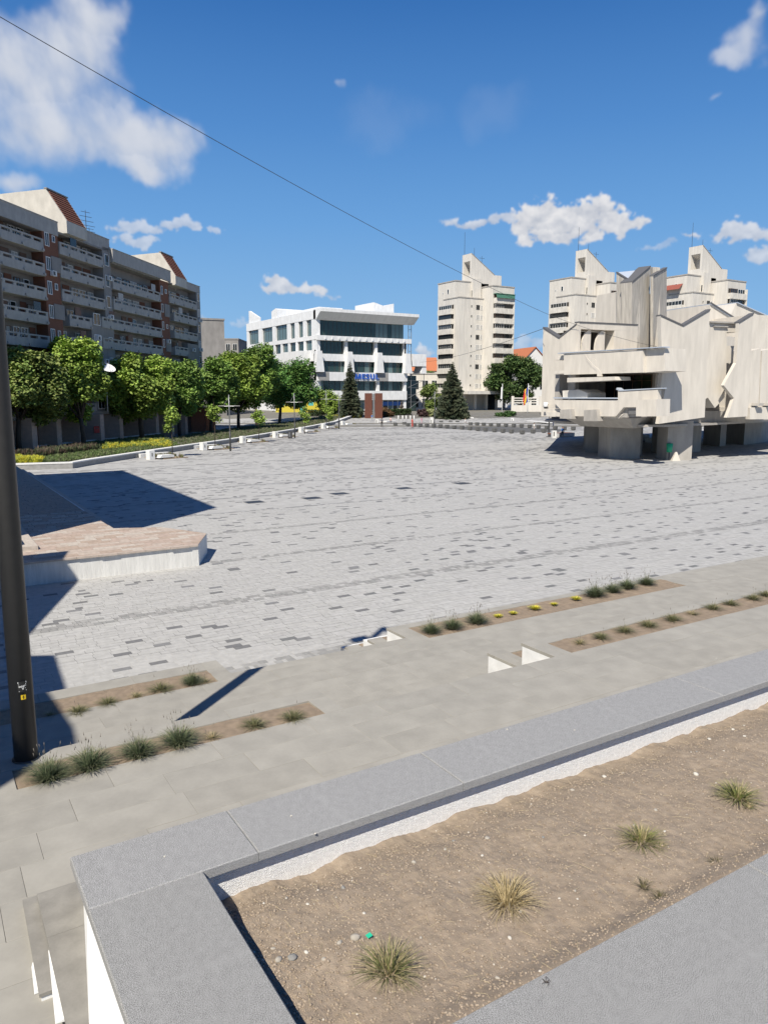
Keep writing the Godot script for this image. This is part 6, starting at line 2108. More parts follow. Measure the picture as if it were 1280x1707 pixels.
func build_street_things() -> void:
	var lamps := [Vector3(28.581, 0.000, -77.089), Vector3(44.922, 0.000, -95.862), Vector3(66.569, 0.000, -127.935), Vector3(63.190, -0.000, -116.816), Vector3(86.318, 0.000, -120.602)]
	var hs := [5.94, 6.12, 6.34, 6.31, 6.58]
	for i in 5:
		square_lamp(lamps[i], hs[i], ["double-armed steel lamp nearest the camera on the left kerb", "double-armed steel lamp in front of the rightmost left-row tree", "double-armed lamp left of the dark spruce, the farther of a pair", "double-armed lamp left of the dark spruce, the nearer of a pair", "lamp post standing among the low bollards right of the rust monument"][i])
	# short black post with an arm near the museum
	var p := Vector3(76.898, 0.000, -79.552)
	var t := thing("gate_post", "black square post with a long arm near the museum's left pier", "post", p)
	var s := st()
	box(s, p.x - 0.07, 0.0, p.z - 0.07, p.x + 0.07, 3.0, p.z + 0.07)
	put(s, "post", M.frame_dark, t)
	s = st()
	tube(s, [p + Vector3(0, 2.95, 0), p + Vector3(-1.3, 3.25, -0.6)], 0.05, 0.05, 4)
	put(s, "arm", M.frame_dark, t)
	s = st()
	box(s, p.x - 0.3, 0.0, p.z - 0.2, p.x + 0.9, 0.06, p.z + 0.2)
	put(s, "foot_plate", M.frame_dark, t)
	# flags
	for q in [[Vector3(130.077, 0.000, -151.878), "white flagpole with a limp pale flag, left of the round-crowned tree", 0], [Vector3(132.309, 0.000, -144.653), "white flagpole with a limp blue, yellow and red flag, right of the round-crowned tree's trunk", 1]]:
		var b: Vector3 = q[0]
		var h := 8.65
		t = thing("flagpole", q[1], "flagpole", b, 0.0, "")
		s = st(false)
		tube(s, [b, b + Vector3(0, h, 0)], 0.12, 0.07, 8)
		put(s, "pole", M.white_stone, t)
		if q[2] == 0:
			s = st()
			tube(s, [b + Vector3(-0.25, h * 0.9, 0), b + Vector3(-0.3, h * 0.75, 0.1), b + Vector3(-0.25, h * 0.55, 0)], 0.15, 0.28, 6)
			put(s, "flag", M.frame_white, t)
		else:
			for k in 3:
				s = st()
				var w := 0.34
				var x0 := -0.12 - k * w
				var f := func(x, y): return b + Vector3(x * 0.85, y, x * 0.53 + 0.16 * sin(y * 2.1 + x * 5.0))
				for j in 6:
					var ya := h * 0.90 - 0.62 * j - 0.35 * k
					for e in [0.0, 0.02]:
						quad(s, f.call(x0, ya) + Vector3(0, 0, e), f.call(x0 - w, ya - 0.3) + Vector3(0, 0, e), f.call(x0 - w, ya - 0.92) + Vector3(0, 0, e), f.call(x0, ya - 0.62) + Vector3(0, 0, e), Vector3(0, 0, 1))
				put(s, "flag_stripe", [M.flag_blue, M.flag_yellow, M.flag_red][k], t)
	# rust-coloured monument of two slabs with a slot between them
	var m := Vector3(84.627, 0.000, -144.506)
	var mr := Vector3(87.937, 0.000, -142.454)
	var d := (mr - m)
	var wide := d.length()
	t = thing("steel_monument", "tall rust-coloured monument of two slabs split by a toothed steel strip", "monument", (m + mr) / 2.0)
	var az := rad_to_deg(atan2(d.x, -d.z))
	var F := frame(m, az)
	var hm := 6.2
	s = st()
	rect(s, F, 0.0, 0.15, wide * 0.42, hm, -1.5, 0.0)
	put(s, "slab", M.corten, t)
	s = st()
	rect(s, F, wide * 0.57, 0.15, wide, hm, -1.5, 0.0)
	put(s, "slab", M.corten, t)
	s = st()
	rect(s, F, wide * 0.46, 0.15, wide * 0.56, hm - 0.1, -1.0, -0.3)
	put(s, "steel_strip", M.steel, t)
	s = st()
	for k in 14: rect(s, F, wide * 0.42, 0.5 + k * 0.4, wide * 0.455, 0.7 + k * 0.4, -0.6, -0.1)
	put(s, "tooth", M.frame_dark, t)
	s = st()
	rect(s, F, -1.6, 0.0, wide + 1.0, 0.15, -3.0, 2.0)
	put(s, "base", M.stone_cube, t)
	# bust on its pedestal
	var bb := Vector3(100.27, 1.72, -153.78)
	bb.y = gh(bb.x, bb.z)
	t = thing("bust", "dark bronze bust on a pale pedestal before the hedge by the store's right corner", "statue", bb)
	s = st()
	box(s, bb.x - 0.55, bb.y, bb.z - 0.5, bb.x + 0.55, bb.y + 1.4, bb.z + 0.5)
	put(s, "pedestal", M.podium_tile_1, t)
	s = st(false)
	ball(s, bb + Vector3(0, 1.75, 0), Vector3(0.6, 0.45, 0.4), 12)
	tube(s, [bb + Vector3(0, 1.8, 0), bb + Vector3(0, 2.4, 0)], 0.35, 0.16, 10)
	ball(s, bb + Vector3(0, 2.6, 0.02), Vector3(0.24, 0.31, 0.27), 12)
	put(s, "figure", M.bronze, t)
	# white bollards
	var bol := [Vector3(87.58, 1.86, -135.47), Vector3(88.34, 1.86, -135.00), Vector3(88.98, 1.86, -134.60), Vector3(89.74, 1.86, -134.13), Vector3(90.39, 1.86, -133.73)]
	for i in bol.size(): bol[i].y = gh(bol[i].x, bol[i].z)
	var proto: Node3D = null
	for i in bol.size():
		var label := "white bollard before the hedge by the bust, %s from the left" % nth(i)
		if proto == null:
			proto = thing("bollard", label, "bollard", bol[0], 0.0, "white bollards before the hedge")
			xf = Transform3D()
			s = st(false)
			tube(s, [Vector3.ZERO, Vector3(0, 0.95, 0)], 0.13, 0.12, 8)
			put(s, "post", M.white_stone, proto)
			s = st(false)
			ball(s, Vector3(0, 0.95, 0), Vector3(0.13, 0.08, 0.13), 8)
			put(s, "cap", M.white_stone, proto)
		else: copy_of(proto, bol[i], 0, label, "white bollards before the hedge")
	# tall thin posts in a cluster under the broad spruce
	var a := Vector3(99.10, 1.65, -137.82)
	var c := Vector3(104.20, 1.65, -134.66)
	proto = null
	for i in 18:
		var at: Vector3 = a.lerp(c, i / 17.0) + Vector3(0, 0, -1.2 if i % 2 else 0.0)
		at.y = gh(at.x, at.z)
		var label := "thin grey post in the row under the broad spruce, %s from the left" % nth(i)
		if proto == null:
			proto = thing("thin_post", label, "post", at, 0.0, "thin posts under the broad spruce")
			xf = Transform3D()
			s = st(false)
			tube(s, [Vector3.ZERO, Vector3(0, 2.2, 0)], 0.09, 0.08, 7)
			put(s, "post", M.steel, proto)
			s = st()
			tube(s, [Vector3(0, 0, 0), Vector3(0, 0.25, 0)], 0.16, 0.14, 7)
			put(s, "foot", M.dark_metal, proto)
		else: copy_of(proto, at, 0, label, "thin posts under the broad spruce")
	# white block ends scattered on the far plaza
	var blocks := [Vector3(94.526, 0.000, -152.187), Vector3(79.882, 0.000, -131.602), Vector3(89.275, 0.000, -125.778), Vector3(104.598, 0.000, -132.124), Vector3(107.423, -0.000, -122.119), Vector3(75.379, 0.000, -76.978), Vector3(43.771, 0.000, -94.889)]
	var says := ["white slotted block right of the rust monument", "white slotted block at the foot of the rust monument", "white slotted block beside the lamp post among the bollards", "white slotted block in the middle of the far plaza", "white slotted block in front of the flagpoles", "white slotted block beside the bench with the wooden top", "dark slotted block on the left kerb"]
	for i in blocks.size():
		var q: Vector3 = blocks[i]
		t = thing("slotted_block", says[i], "seat block", q, deg_to_rad(-25), "slotted blocks on the square")
		xf = Transform3D()
		s = st()
		slab(s, -0.3, 0.0, -0.3, 0.3, 1.35 if i == 2 else 1.0, 0.3, 0.02)
		put(s, "block", M.dark_metal if i == 6 else M.white_stone, t)
		s = st()
		box(s, -0.16, 0.25, 0.3, -0.02, 0.85, 0.306)
		put(s, "slot", M.frame_dark if i != 6 else M.steel, t)
	# red letter box on an arcade column, painted panels at the store's ground floor
	var rb := Vector3(18.331, 0.000, -93.482)
	t = thing("wall_box", "small red box on an arcade column behind the planted bed", "letter box", rb + Vector3(0, 1.6, 0))
	s = st()
	slab(s, rb.x - 0.3, 1.5, rb.z - 0.1, rb.x + 0.3, 2.3, rb.z + 0.2, 0.06)
	put(s, "case", M.bin_red, t)
	s = st()
	box(s, rb.x - 0.2, 2.0, rb.z + 0.2, rb.x + 0.2, 2.06, rb.z + 0.206)
	put(s, "slot", M.frame_dark, t)
	for q in [[Vector3(40.686, 0.000, -118.301), "tall rust-orange panel under the trees at the far end of the arcade", M.roof_orange, 1.6], [Vector3(37.752, 0.000, -115.670), "dark red panel under the trees at the far end of the arcade", M.brick_red, 2.2]]:
		var w: Vector3 = q[0]
		t = thing("info_panel", q[1], "panel", w)
		s = st()
		slab(s, w.x - q[3] / 2.0, 0.0, w.z - 0.12, w.x + q[3] / 2.0, 3.9, w.z + 0.12, 0.03)
		put(s, "board", q[2], t)
		s = st()
		box(s, w.x - q[3] / 2.0 - 0.1, 0.0, w.z - 0.2, w.x + q[3] / 2.0 + 0.1, 0.2, w.z + 0.2)
		put(s, "foot", M.curb_grey, t)
	for q in [[Vector3(80.02, 1.62, -171.08), 9.0, M.paint_yellow, "yellow painted hoarding under the trees left of the store's front"], [Vector3(84.25, 1.67, -166.08), 5.0, M.paint_yellow, "yellow and teal painted panel at the store's front left corner"]]:
		var w: Vector3 = q[0]
		w.y = gh(w.x, w.z)
		t = thing("painted_hoarding", q[3], "hoarding", w)
		F = frame(w, 100.0)
		s = st()
		rect(s, F, -q[1] / 2.0, 0.2, q[1] / 2.0, 2.8, -0.15, 0.0)
		put(s, "board", q[2], t)
		s = st()
		rect(s, F, -q[1] / 2.0, 1.9, -q[1] / 4.0, 2.79, 0.0, 0.02)
		rect(s, F, q[1] / 6.0, 0.21, q[1] / 3.0, 1.9, 0.0, 0.02)
		put(s, "painted_patch", M.paint_teal, t)

# ---------------------------------------------------------------- rows of stone cubes on the dry fountain
func build_fountain() -> void:
	var front := [Vector3(78.351, 0.000, -122.236), Vector3(78.898, 0.000, -118.713), Vector3(80.111, 0.000, -116.413), Vector3(80.410, 0.000, -114.708), Vector3(80.751, 0.000, -113.004), Vector3(80.749, 0.000, -110.960), Vector3(80.605, 0.000, -108.774), Vector3(80.274, -0.000, -106.223), Vector3(80.043, -0.000, -103.704), Vector3(79.419, 0.000, -100.761), Vector3(79.080, 0.000, -98.264), Vector3(79.135, 0.000, -96.322), Vector3(78.600, 0.000, -93.429), Vector3(78.494, 0.000, -91.277), Vector3(78.512, 0.000, -89.328), Vector3(78.129, 0.000, -86.451), Vector3(81.348, 0.000, -87.569), Vector3(84.057, 0.000, -88.046)]
	var back := [Vector3(92.224, 0.000, -126.537), Vector3(94.425, 0.000, -126.304), Vector3(95.245, 0.000, -125.039), Vector3(91.741, 0.000, -116.235), Vector3(92.295, 0.000, -114.898), Vector3(92.665, 0.000, -113.361), Vector3(92.778, 0.000, -111.366), Vector3(93.282, 0.000, -109.795), Vector3(93.605, 0.000, -108.046), Vector3(93.627, 0.000, -105.912), Vector3(93.818, 0.000, -104.020), Vector3(93.716, 0.000, -101.775), Vector3(93.706, 0.000, -99.537), Vector3(93.331, 0.000, -97.052), Vector3(92.968, 0.000, -94.650), Vector3(93.323, 0.000, -92.896), Vector3(94.297, 0.000, -91.787), Vector3(81.672, 0.000, -124.160), Vector3(79.605, 0.000, -117.652)]
	var pool := thing("dry_fountain", "dark paved strip of the dry fountain between two rows of stone cubes", "fountain", Vector3(86.17, -0.00, -99.91))
	var s := st()
	plan(s, [[79.12, -117.03], [80.36, -91.44], [87.34, -88.24], [94.91, -94.48], [93.86, -115.93]], 0.004, 0.012)
	put(s, "paving", M.stone_cube, pool)
	var proto: Node3D = null
	for q in [[front, "front"], [back, "back"]]:
		for i in q[0].size():
			var at: Vector3 = q[0][i]
			var label := "dark grey stone cube in the %s row of the dry fountain, %s from the left" % [q[1], nth(i)]
			if q[1] == "back" and i > 16: label = ["dark stone cube left of the person in red, by itself", "dark stone cube right behind the person in red"][i - 17]
			if proto == null:
				proto = thing("stone_cube", label, "stone cube", at, 0.0, "stone cubes of the dry fountain")
				xf = Transform3D()
				s = st()
				slab(s, -0.29, 0.09, -0.29, 0.29, 0.62, 0.29, 0.02)
				put(s, "cube", M.stone_cube, proto)
				s = st()
				box(s, -0.2, 0.0, -0.2, 0.2, 0.09, 0.2)
				put(s, "foot", M.frame_dark, proto)
			else: copy_of(proto, at, (i % 5) * 0.04, label, "stone cubes of the dry fountain")

# ---------------------------------------------------------------- people: one continuous skin over a jointed skeleton, by surface nets
func body_mesh(bones: Array, cell: float, colors: Array) -> Mesh:
	# bones: [a, b, ra, rb, colour index]
	var lo := Vector3(1e9, 1e9, 1e9)
	var hi := -lo
	for q in bones:
		for e in [[q[0], q[2]], [q[1], q[3]]]:
			lo = lo.min(e[0] - Vector3.ONE * (e[1] + 0.06))
			hi = hi.max(e[0] + Vector3.ONE * (e[1] + 0.06))
	var n := Vector3i(((hi - lo) / cell).ceil()) + Vector3i.ONE
	var val := PackedFloat32Array()
	var own := PackedByteArray()
	val.resize(n.x * n.y * n.z)
	val.fill(1.0)
	own.resize(n.x * n.y * n.z)
	for bi in bones.size():
		var q: Array = bones[bi]
		var rm := maxf(q[2], q[3]) + 0.07
		var a := Vector3i(((q[0].min(q[1]) - Vector3.ONE * rm - lo) / cell).floor()).clamp(Vector3i.ZERO, n - Vector3i.ONE)
		var b := Vector3i(((q[0].max(q[1]) + Vector3.ONE * rm - lo) / cell).ceil()).clamp(Vector3i.ZERO, n - Vector3i.ONE)
		var ab: Vector3 = q[1] - q[0]
		var len2 := maxf(ab.length_squared(), 1e-6)
		for z in range(a.z, b.z + 1):
			for y in range(a.y, b.y + 1):
				for x in range(a.x, b.x + 1):
					var p := lo + Vector3(x, y, z) * cell
					var t := clampf((p - q[0]).dot(ab) / len2, 0.0, 1.0)
					var d: float = (p - q[0] - ab * t).length() - lerpf(q[2], q[3], t)
					var k := (z * n.y + y) * n.x + x
					if d < val[k]: own[k] = q[4]
					var h := clampf(0.5 + 0.5 * (val[k] - d) / 0.03, 0.0, 1.0)
					val[k] = lerpf(val[k], d, h) - 0.03 * h * (1.0 - h)
	var ids := {}
	var V := PackedVector3Array()
	var N := PackedVector3Array()
	var C := PackedColorArray()
	var I := PackedInt32Array()
	var st1 := [1, n.x, n.x * n.y]
	for z in n.z - 1:
		for y in n.y - 1:
			for x in n.x - 1:
				var k := (z * n.y + y) * n.x + x
				var inside := 0
				var sum := Vector3.ZERO
				var cnt := 0
				for e in 8:
					if val[k + (e & 1) + (e >> 1 & 1) * st1[1] + (e >> 2) * st1[2]] < 0.0: inside += 1
				if inside == 0 or inside == 8: continue
				for e in 8:
					for ax in 3:
						if e >> ax & 1: continue
						var k0: int = k + (e & 1) + (e >> 1 & 1) * st1[1] + (e >> 2) * st1[2]
						var v0 := val[k0]
						var v1 := val[k0 + st1[ax]]
						if (v0 < 0.0) != (v1 < 0.0):
							var off := Vector3(e & 1, e >> 1 & 1, e >> 2)
							off[ax] += v0 / (v0 - v1)
							sum += off
							cnt += 1
				ids[k] = V.size()
				V.append(lo + (Vector3(x, y, z) + sum / cnt) * cell)
				N.append(Vector3(val[k + 1] - val[k], val[k + st1[1]] - val[k], val[k + st1[2]] - val[k]).normalized())
				C.append(colors[own[k]])
	for z in range(1, n.z - 1):
		for y in range(1, n.y - 1):
			for x in range(1, n.x - 1):
				var k := (z * n.y + y) * n.x + x
				for ax in 3:
					if (val[k] < 0.0) != (val[k + st1[ax]] < 0.0):
						var u: int = st1[(ax + 1) % 3]
						var w: int = st1[(ax + 2) % 3]
						if ids.has(k) and ids.has(k - u) and ids.has(k - w) and ids.has(k - u - w):
							var q := [ids[k], ids[k - u], ids[k - u - w], ids[k - w]]
							if val[k] < 0.0: I.append_array([q[0], q[2], q[1], q[0], q[3], q[2]])
							else: I.append_array([q[0], q[1], q[2], q[0], q[2], q[3]])
	return array_mesh(V, N, C, I, M.vertex)

func skeleton(pose: String, k: float) -> Array:
	# colour indices: 0 skin, 1 top, 2 legs, 3 hair, 4 shoes
	var sit := pose == "sit"
	var stride := 0.20 if pose == "walk" else 0.05
	var hip := 0.52 if sit else 0.92
	var o := []
	for e in [-1.0, 1.0]:
		var h := Vector3(0.09 * e, hip, 0)
		var knee := Vector3(0.10 * e, 0.50, 0.42) if sit else Vector3(0.10 * e, 0.49, stride * 0.6 * e + 0.03)
		var ankle := Vector3(0.10 * e, 0.09, 0.44) if sit else Vector3(0.10 * e, 0.09, stride * e - 0.02)
		o.append([h, knee, 0.088, 0.058, 2])
		o.append([knee, ankle, 0.058, 0.038, 2])
		o.append([ankle - Vector3(0, 0.04, 0.02), ankle + Vector3(0.02 * e, -0.055, 0.15), 0.042, 0.034, 4])
		var sh := Vector3(0.175 * e, hip + 0.50, 0)
		var el := Vector3(0.23 * e, hip + 0.24, -0.06 * e * (1.0 if pose == "walk" else 0.0) + (0.05 if sit else 0.0))
		var wr := Vector3(0.20 * e, hip + 0.05, 0.16 if sit else 0.08 - 0.1 * e * (1.0 if pose == "walk" else 0.0))
		o.append([sh, el, 0.052, 0.042, 1])
		o.append([el, wr, 0.040, 0.028, 0])
		o.append([wr, wr + Vector3(0, -0.09, 0.03), 0.030, 0.022, 0])
		o.append([wr + Vector3(0, -0.09, 0.03), wr + Vector3(-0.01 * e, -0.16, 0.04), 0.024, 0.014, 0])
	o.append([Vector3(0, hip + 0.02, 0), Vector3(0, hip + 0.22, 0), 0.128, 0.115, 2])
	o.append([Vector3(0, hip + 0.20, 0), Vector3(0, hip + 0.42, 0.01), 0.12, 0.138, 1])
	o.append([Vector3(-0.12, hip + 0.48, 0), Vector3(0.12, hip + 0.48, 0), 0.075, 0.075, 1])
	o.append([Vector3(0, hip + 0.50, 0), Vector3(0, hip + 0.62, 0.01), 0.055, 0.05, 0])
	o.append([Vector3(0, hip + 0.68, 0.025), Vector3(0, hip + 0.74, 0.02), 0.078, 0.086, 0])
	o.append([Vector3(0, hip + 0.69, 0.10), Vector3(0, hip + 0.71, 0.10), 0.016, 0.012, 0])
	o.append([Vector3(0, hip + 0.71, -0.03), Vector3(0, hip + 0.79, -0.005), 0.082, 0.088, 3])
	for q in o:
		for e in 2: q[e] = q[e] * k
		for e in [2, 3]: q[e] = q[e] * k
	return o

func build_people() -> void:
	var skin := Color(0.42, 0.25, 0.17)
	var dark := Color(0.02, 0.02, 0.022)
	# [place, pose, height factor, facing, top, legs, hair, label, seat height]
	var who := [
		[Vector3(72.972, 0.000, -118.421), "walk", 1.0, 2.6, Color(0.10, 0.10, 0.11), dark, Color(0.05, 0.035, 0.025), "person in a dark grey top and black trousers walking in front of the rust monument", 0.0],
		[Vector3(76.984, 0.000, -114.457), "stand", 0.98, 0.4, Color(0.55, 0.06, 0.045), Color(0.50, 0.06, 0.05), Color(0.06, 0.04, 0.03), "person dressed all in red standing beside a stone cube", 0.0],
		[Vector3(85.007, 0.000, -123.117), "stand", 0.80, 1.0, Color(0.62, 0.12, 0.30), Color(0.55, 0.30, 0.36), Color(0.05, 0.035, 0.03), "child in pink standing before the short white bench", 0.0],
		[Vector3(81.516, 0.000, -136.224), "stand", 0.82, -0.6, Color(0.06, 0.18, 0.45), Color(0.30, 0.33, 0.38), Color(0.07, 0.05, 0.03), "child in a blue top at the foot of the rust monument", 0.0],
		[Vector3(81.437, 0.000, -128.834), "sit", 1.0, 2.4, Color(0.60, 0.42, 0.40), Color(0.35, 0.30, 0.28), Color(0.06, 0.04, 0.03), "person in a pale pink top sitting on the white bench right of the monument", 0.0],
		[Vector3(85.586, 0.000, -110.006), "stand", 0.95, 0.2, Color(0.72, 0.72, 0.70), Color(0.55, 0.55, 0.55), Color(0.08, 0.05, 0.03), "person in white standing between the rows of stone cubes, left", 0.0],
		[Vector3(84.719, 0.000, -90.999), "stand", 0.85, 0.9, Color(0.74, 0.73, 0.70), Color(0.40, 0.36, 0.33), Color(0.06, 0.04, 0.03), "child in white among the right-hand stone cubes", 0.0],
		[Vector3(100.116, 0.000, -102.490), "walk", 1.0, 1.4, Color(0.04, 0.05, 0.14), Color(0.03, 0.04, 0.09), Color(0.03, 0.025, 0.02), "person in dark blue walking right of the black post", 0.0],
		[Vector3(77.908, 0.000, -77.851), "sit", 1.0, -0.9, Color(0.04, 0.16, 0.42), dark, Color(0.04, 0.03, 0.02), "person in a blue top sitting on the bench with the wooden top", 0.12],
	]
	for q in who:
		var at: Vector3 = q[0]
		at.y = gh(at.x, at.z) + q[8]
		var t := thing("person", q[7], "person", at, q[3])
		xf = Transform3D()
		put_mesh(body_mesh(skeleton(q[1], q[2] * 0.98), 0.026, [skin, q[4], q[5], q[6], Color(0.05, 0.05, 0.05)]), "body", t)

# ---------------------------------------------------------------- plants in the strips and in the planter
func tuft(blades: int, h: float, spread: float, width: float, cols: Array, droop: float, stalks: int, sd: int) -> Mesh:
	var r := RandomNumberGenerator.new()
	r.seed = sd
	xf = Transform3D()
	var s := st(false)
	for i in blades + stalks:
		var stalk := i >= blades
		var a := r.randf() * TAU
		var o := Vector3(cos(a), 0, sin(a))
		var reach := spread * sqrt(r.randf()) * (0.55 if stalk else 1.0)
		var l := h * r.randf_range(0.55, 1.1) * (1.75 if stalk else 1.0) * (1.0 - 0.35 * reach / spread)
		var root := o * reach * 0.22 + Vector3(r.randf_range(-1, 1), 0, r.randf_range(-1, 1)) * spread * 0.12
		var c: Color = cols[r.randi() % cols.size()] * r.randf_range(0.75, 1.2)
		var p := []
		for k in 5:
			var t := k / 4.0
			p.append(root + o * reach * (t * 0.55 + t * t * 0.45) + Vector3(0, l * (t - droop * t * t * t * reach / spread) - 0.01, 0))
		var side := o.cross(Vector3.UP)
		side = (side + Vector3(r.randf_range(-0.5, 0.5), 0, r.randf_range(-0.5, 0.5))).normalized()
		for k in 4:
			var w0 := width * (1.0 - k / 4.0 * 0.8) * 0.5 * (0.55 if stalk else 1.0)
			var w1 := width * (1.0 - (k + 1) / 4.0 * 0.8) * 0.5 * (0.55 if stalk else 1.0)
			s.set_color(c.lerp(Color(0.40, 0.34, 0.2), 0.25 if k == 3 else 0.0))
			quad(s, p[k] - side * w0, p[k] + side * w0, p[k + 1] + side * w1, p[k + 1] - side * w1, o + Vector3.UP)
		if stalk:   # a thin spike of buds
			s.set_color(Color(0.20, 0.18, 0.15))
			tube(s, [p[4] - Vector3(0, 0.01, 0), p[4] + Vector3(0, 0.028, 0) + o * 0.006], width * 0.5, width * 0.25, 4)
	s.generate_normals()
	var m := s.commit()
	m.surface_set_material(0, M.blade)
	return m

func build_plants() -> void:
	var green := [Color(0.075, 0.105, 0.05), Color(0.10, 0.135, 0.065), Color(0.06, 0.085, 0.045), Color(0.13, 0.15, 0.08)]
	var olive := [Color(0.13, 0.135, 0.055), Color(0.10, 0.11, 0.05), Color(0.19, 0.17, 0.09), Color(0.15, 0.16, 0.07)]
	var straw := [Color(0.42, 0.33, 0.17), Color(0.50, 0.41, 0.24), Color(0.33, 0.25, 0.12)]
	var mixed := [Color(0.17, 0.18, 0.06), Color(0.22, 0.20, 0.09), Color(0.36, 0.29, 0.15), Color(0.13, 0.15, 0.05), Color(0.42, 0.34, 0.2)]
	var kinds := {"lav": [], "low": [], "dry": []}
	for i in 3:
		kinds.lav.append(tuft(620, 0.25, 0.25, 0.008, green, 0.35, 22, 300 + i))
		kinds.low.append(tuft(260, 0.16, 0.21, 0.0075, olive, 0.55, 2, 310 + i))
		kinds.dry.append(tuft(130, 0.12, 0.17, 0.006, straw + olive, 0.6, 5, 320 + i))
	var a := [Vector3(0.881, 2.200, -7.773), Vector3(1.268, 2.200, -7.794), Vector3(1.764, 2.200, -7.811), Vector3(2.209, 2.200, -7.831), Vector3(2.577, 2.200, -7.811), Vector3(3.091, 2.200, -7.841), Vector3(3.554, 2.200, -7.786)]
	var b := [Vector3(1.725, 1.380, -11.320), Vector3(2.172, 1.380, -11.429), Vector3(2.612, 1.380, -11.481), Vector3(2.995, 1.380, -11.526), Vector3(3.501, 1.380, -11.537), Vector3(3.699, 1.380, -11.475), Vector3(1.363, 1.380, -11.421)]
	var c := [Vector3(8.316, 1.380, -11.669), Vector3(8.839, 1.380, -11.662), Vector3(9.484, 1.380, -11.686)]
	var d := [Vector3(13.123, 1.380, -11.896), Vector3(13.761, 1.380, -11.945), Vector3(14.331, 1.380, -11.988), Vector3(15.011, 1.380, -11.977)]
	var e := [Vector3(8.504, 2.200, -7.969), Vector3(8.960, 2.200, -7.961), Vector3(9.549, 2.200, -7.991), Vector3(10.109, 2.200, -7.985), Vector3(10.734, 2.200, -7.995), Vector3(11.330, 2.200, -8.044), Vector3(11.944, 2.200, -8.061), Vector3(12.460, 2.200, -8.065), Vector3(13.162, 2.200, -8.065), Vector3(13.608, 2.200, -8.091)]
	var list := []
	for i in a.size(): list.append([a[i], "lav" if i < 4 else ("dry" if i == 4 else "low"), [1.0, 1.0, 0.92, 1.0, 0.8, 0.85, 0.9][i], "%s in the near left strip, %s from the lamp pole" % [["lavender bush", "lavender bush", "lavender bush", "lavender bush with flower stalks", "dry low tuft", "small green tuft", "small green tuft"][i], nth(i)]])
	for i in b.size(): list.append([b[i], ["low", "low", "dry", "low", "lav", "dry", "dry"][i], [0.95, 0.9, 0.9, 1.15, 0.85, 0.9, 0.8][i], "tuft in the far left planting strip, %s" % ["small and green, second from the lamp pole", "round and green, third from the pole", "thin and dry, in the middle", "sprawling, left of the tallest one", "tallest, with flower stalks, at the strip's right end", "low, just right of the tallest", "dark, in the shade by the pole"][i]])
	for i in c.size(): list.append([c[i], "lav", [1.0, 1.05, 1.15][i], "lavender bush at the left end of the far right strip, %s from the stair" % nth(i)])
	for i in d.size(): list.append([d[i], "lav", [1.3, 1.1, 1.15, 1.1][i], "lavender bush at the far end of the far right strip, %s after the yellow flowers" % nth(i)])
	for i in e.size(): list.append([e[i], "dry" if i in [0, 5] else "low", [0.9, 0.85, 0.95, 1.0, 1.0, 1.0, 0.95, 0.9, 0.95, 1.0][i], "%s in the near right planting strip, %s from the stair" % ["straw-coloured tuft" if i == 0 else "low olive tuft", nth(i)]])
	for i in list.size():
		var q: Array = list[i]
		var o := put_mesh(kinds[q[1]][i % 3], "grass_tuft" if q[1] != "lav" else "lavender", self, Transform3D(Basis(Vector3.UP, i * 1.7).scaled(Vector3.ONE * q[2]), q[0] + Vector3(0, -0.01, 0)))
		tag(o, q[3], "plant", "plants in the terrace strips")
	# small yellow flowering cushions
	var cushion := tuft(150, 0.10, 0.12, 0.02, [Color(0.62, 0.52, 0.02), Color(0.66, 0.58, 0.05), Color(0.25, 0.30, 0.05)], 0.3, 0, 350)
	var y := [Vector3(10.125, 1.380, -11.785), Vector3(10.540, 1.380, -11.786), Vector3(11.183, 1.380, -11.816), Vector3(11.776, 1.380, -11.839), Vector3(12.526, 1.380, -11.900)]
	for i in y.size():
		tag(put_mesh(cushion, "yellow_flower", self, Transform3D(Basis(Vector3.UP, i * 2.1).scaled(Vector3.ONE * [0.9, 0.85, 1.25, 0.8, 1.1][i]), y[i])), "small yellow flowering cushion in the far right strip, %s from the stair" % nth(i), "flower", "yellow flowers in the far right strip")
	# four tufts in the big planter, each grown by itself
	var t := [Vector3(2.232, 2.455, -3.544), Vector3(3.293, 2.455, -3.656), Vector3(4.677, 2.455, -3.647), Vector3(5.937, 2.455, -3.644)]
	var near := [tuft(330, 0.19, 0.185, 0.0048, mixed, 0.5, 0, 401), tuft(420, 0.20, 0.20, 0.0044, straw, 0.55, 0, 402), tuft(300, 0.15, 0.17, 0.0055, mixed + [Color(0.20, 0.21, 0.05)], 0.45, 0, 403), tuft(300, 0.17, 0.17, 0.006, [Color(0.18, 0.20, 0.05), Color(0.13, 0.16, 0.045), Color(0.25, 0.24, 0.09), Color(0.4, 0.33, 0.18)], 0.45, 0, 404)]
	for i in 4:
		tag(put_mesh(near[i], "grass_tuft", self, Transform3D(Basis(Vector3.UP, i * 1.1).scaled(Vector3.ONE * [1.22, 1.25, 1.2, 1.25][i]), t[i])), ["half green, half dry grass tuft nearest the camera in the planter", "straw-yellow dry grass tuft in the planter", "low green and straw grass tuft, third in the planter", "greenest grass tuft at the planter's right edge"][i], "grass tuft", "grass tufts in the big planter")
	# spilled outliers beside the last two, and weeds
	var w := [Vector3(4.745, 2.460, -3.529), Vector3(5.891, 2.460, -3.512), Vector3(4.942, 2.460, -3.152), Vector3(4.244, 2.460, -3.267), Vector3(4.243, 2.460, -3.120)]
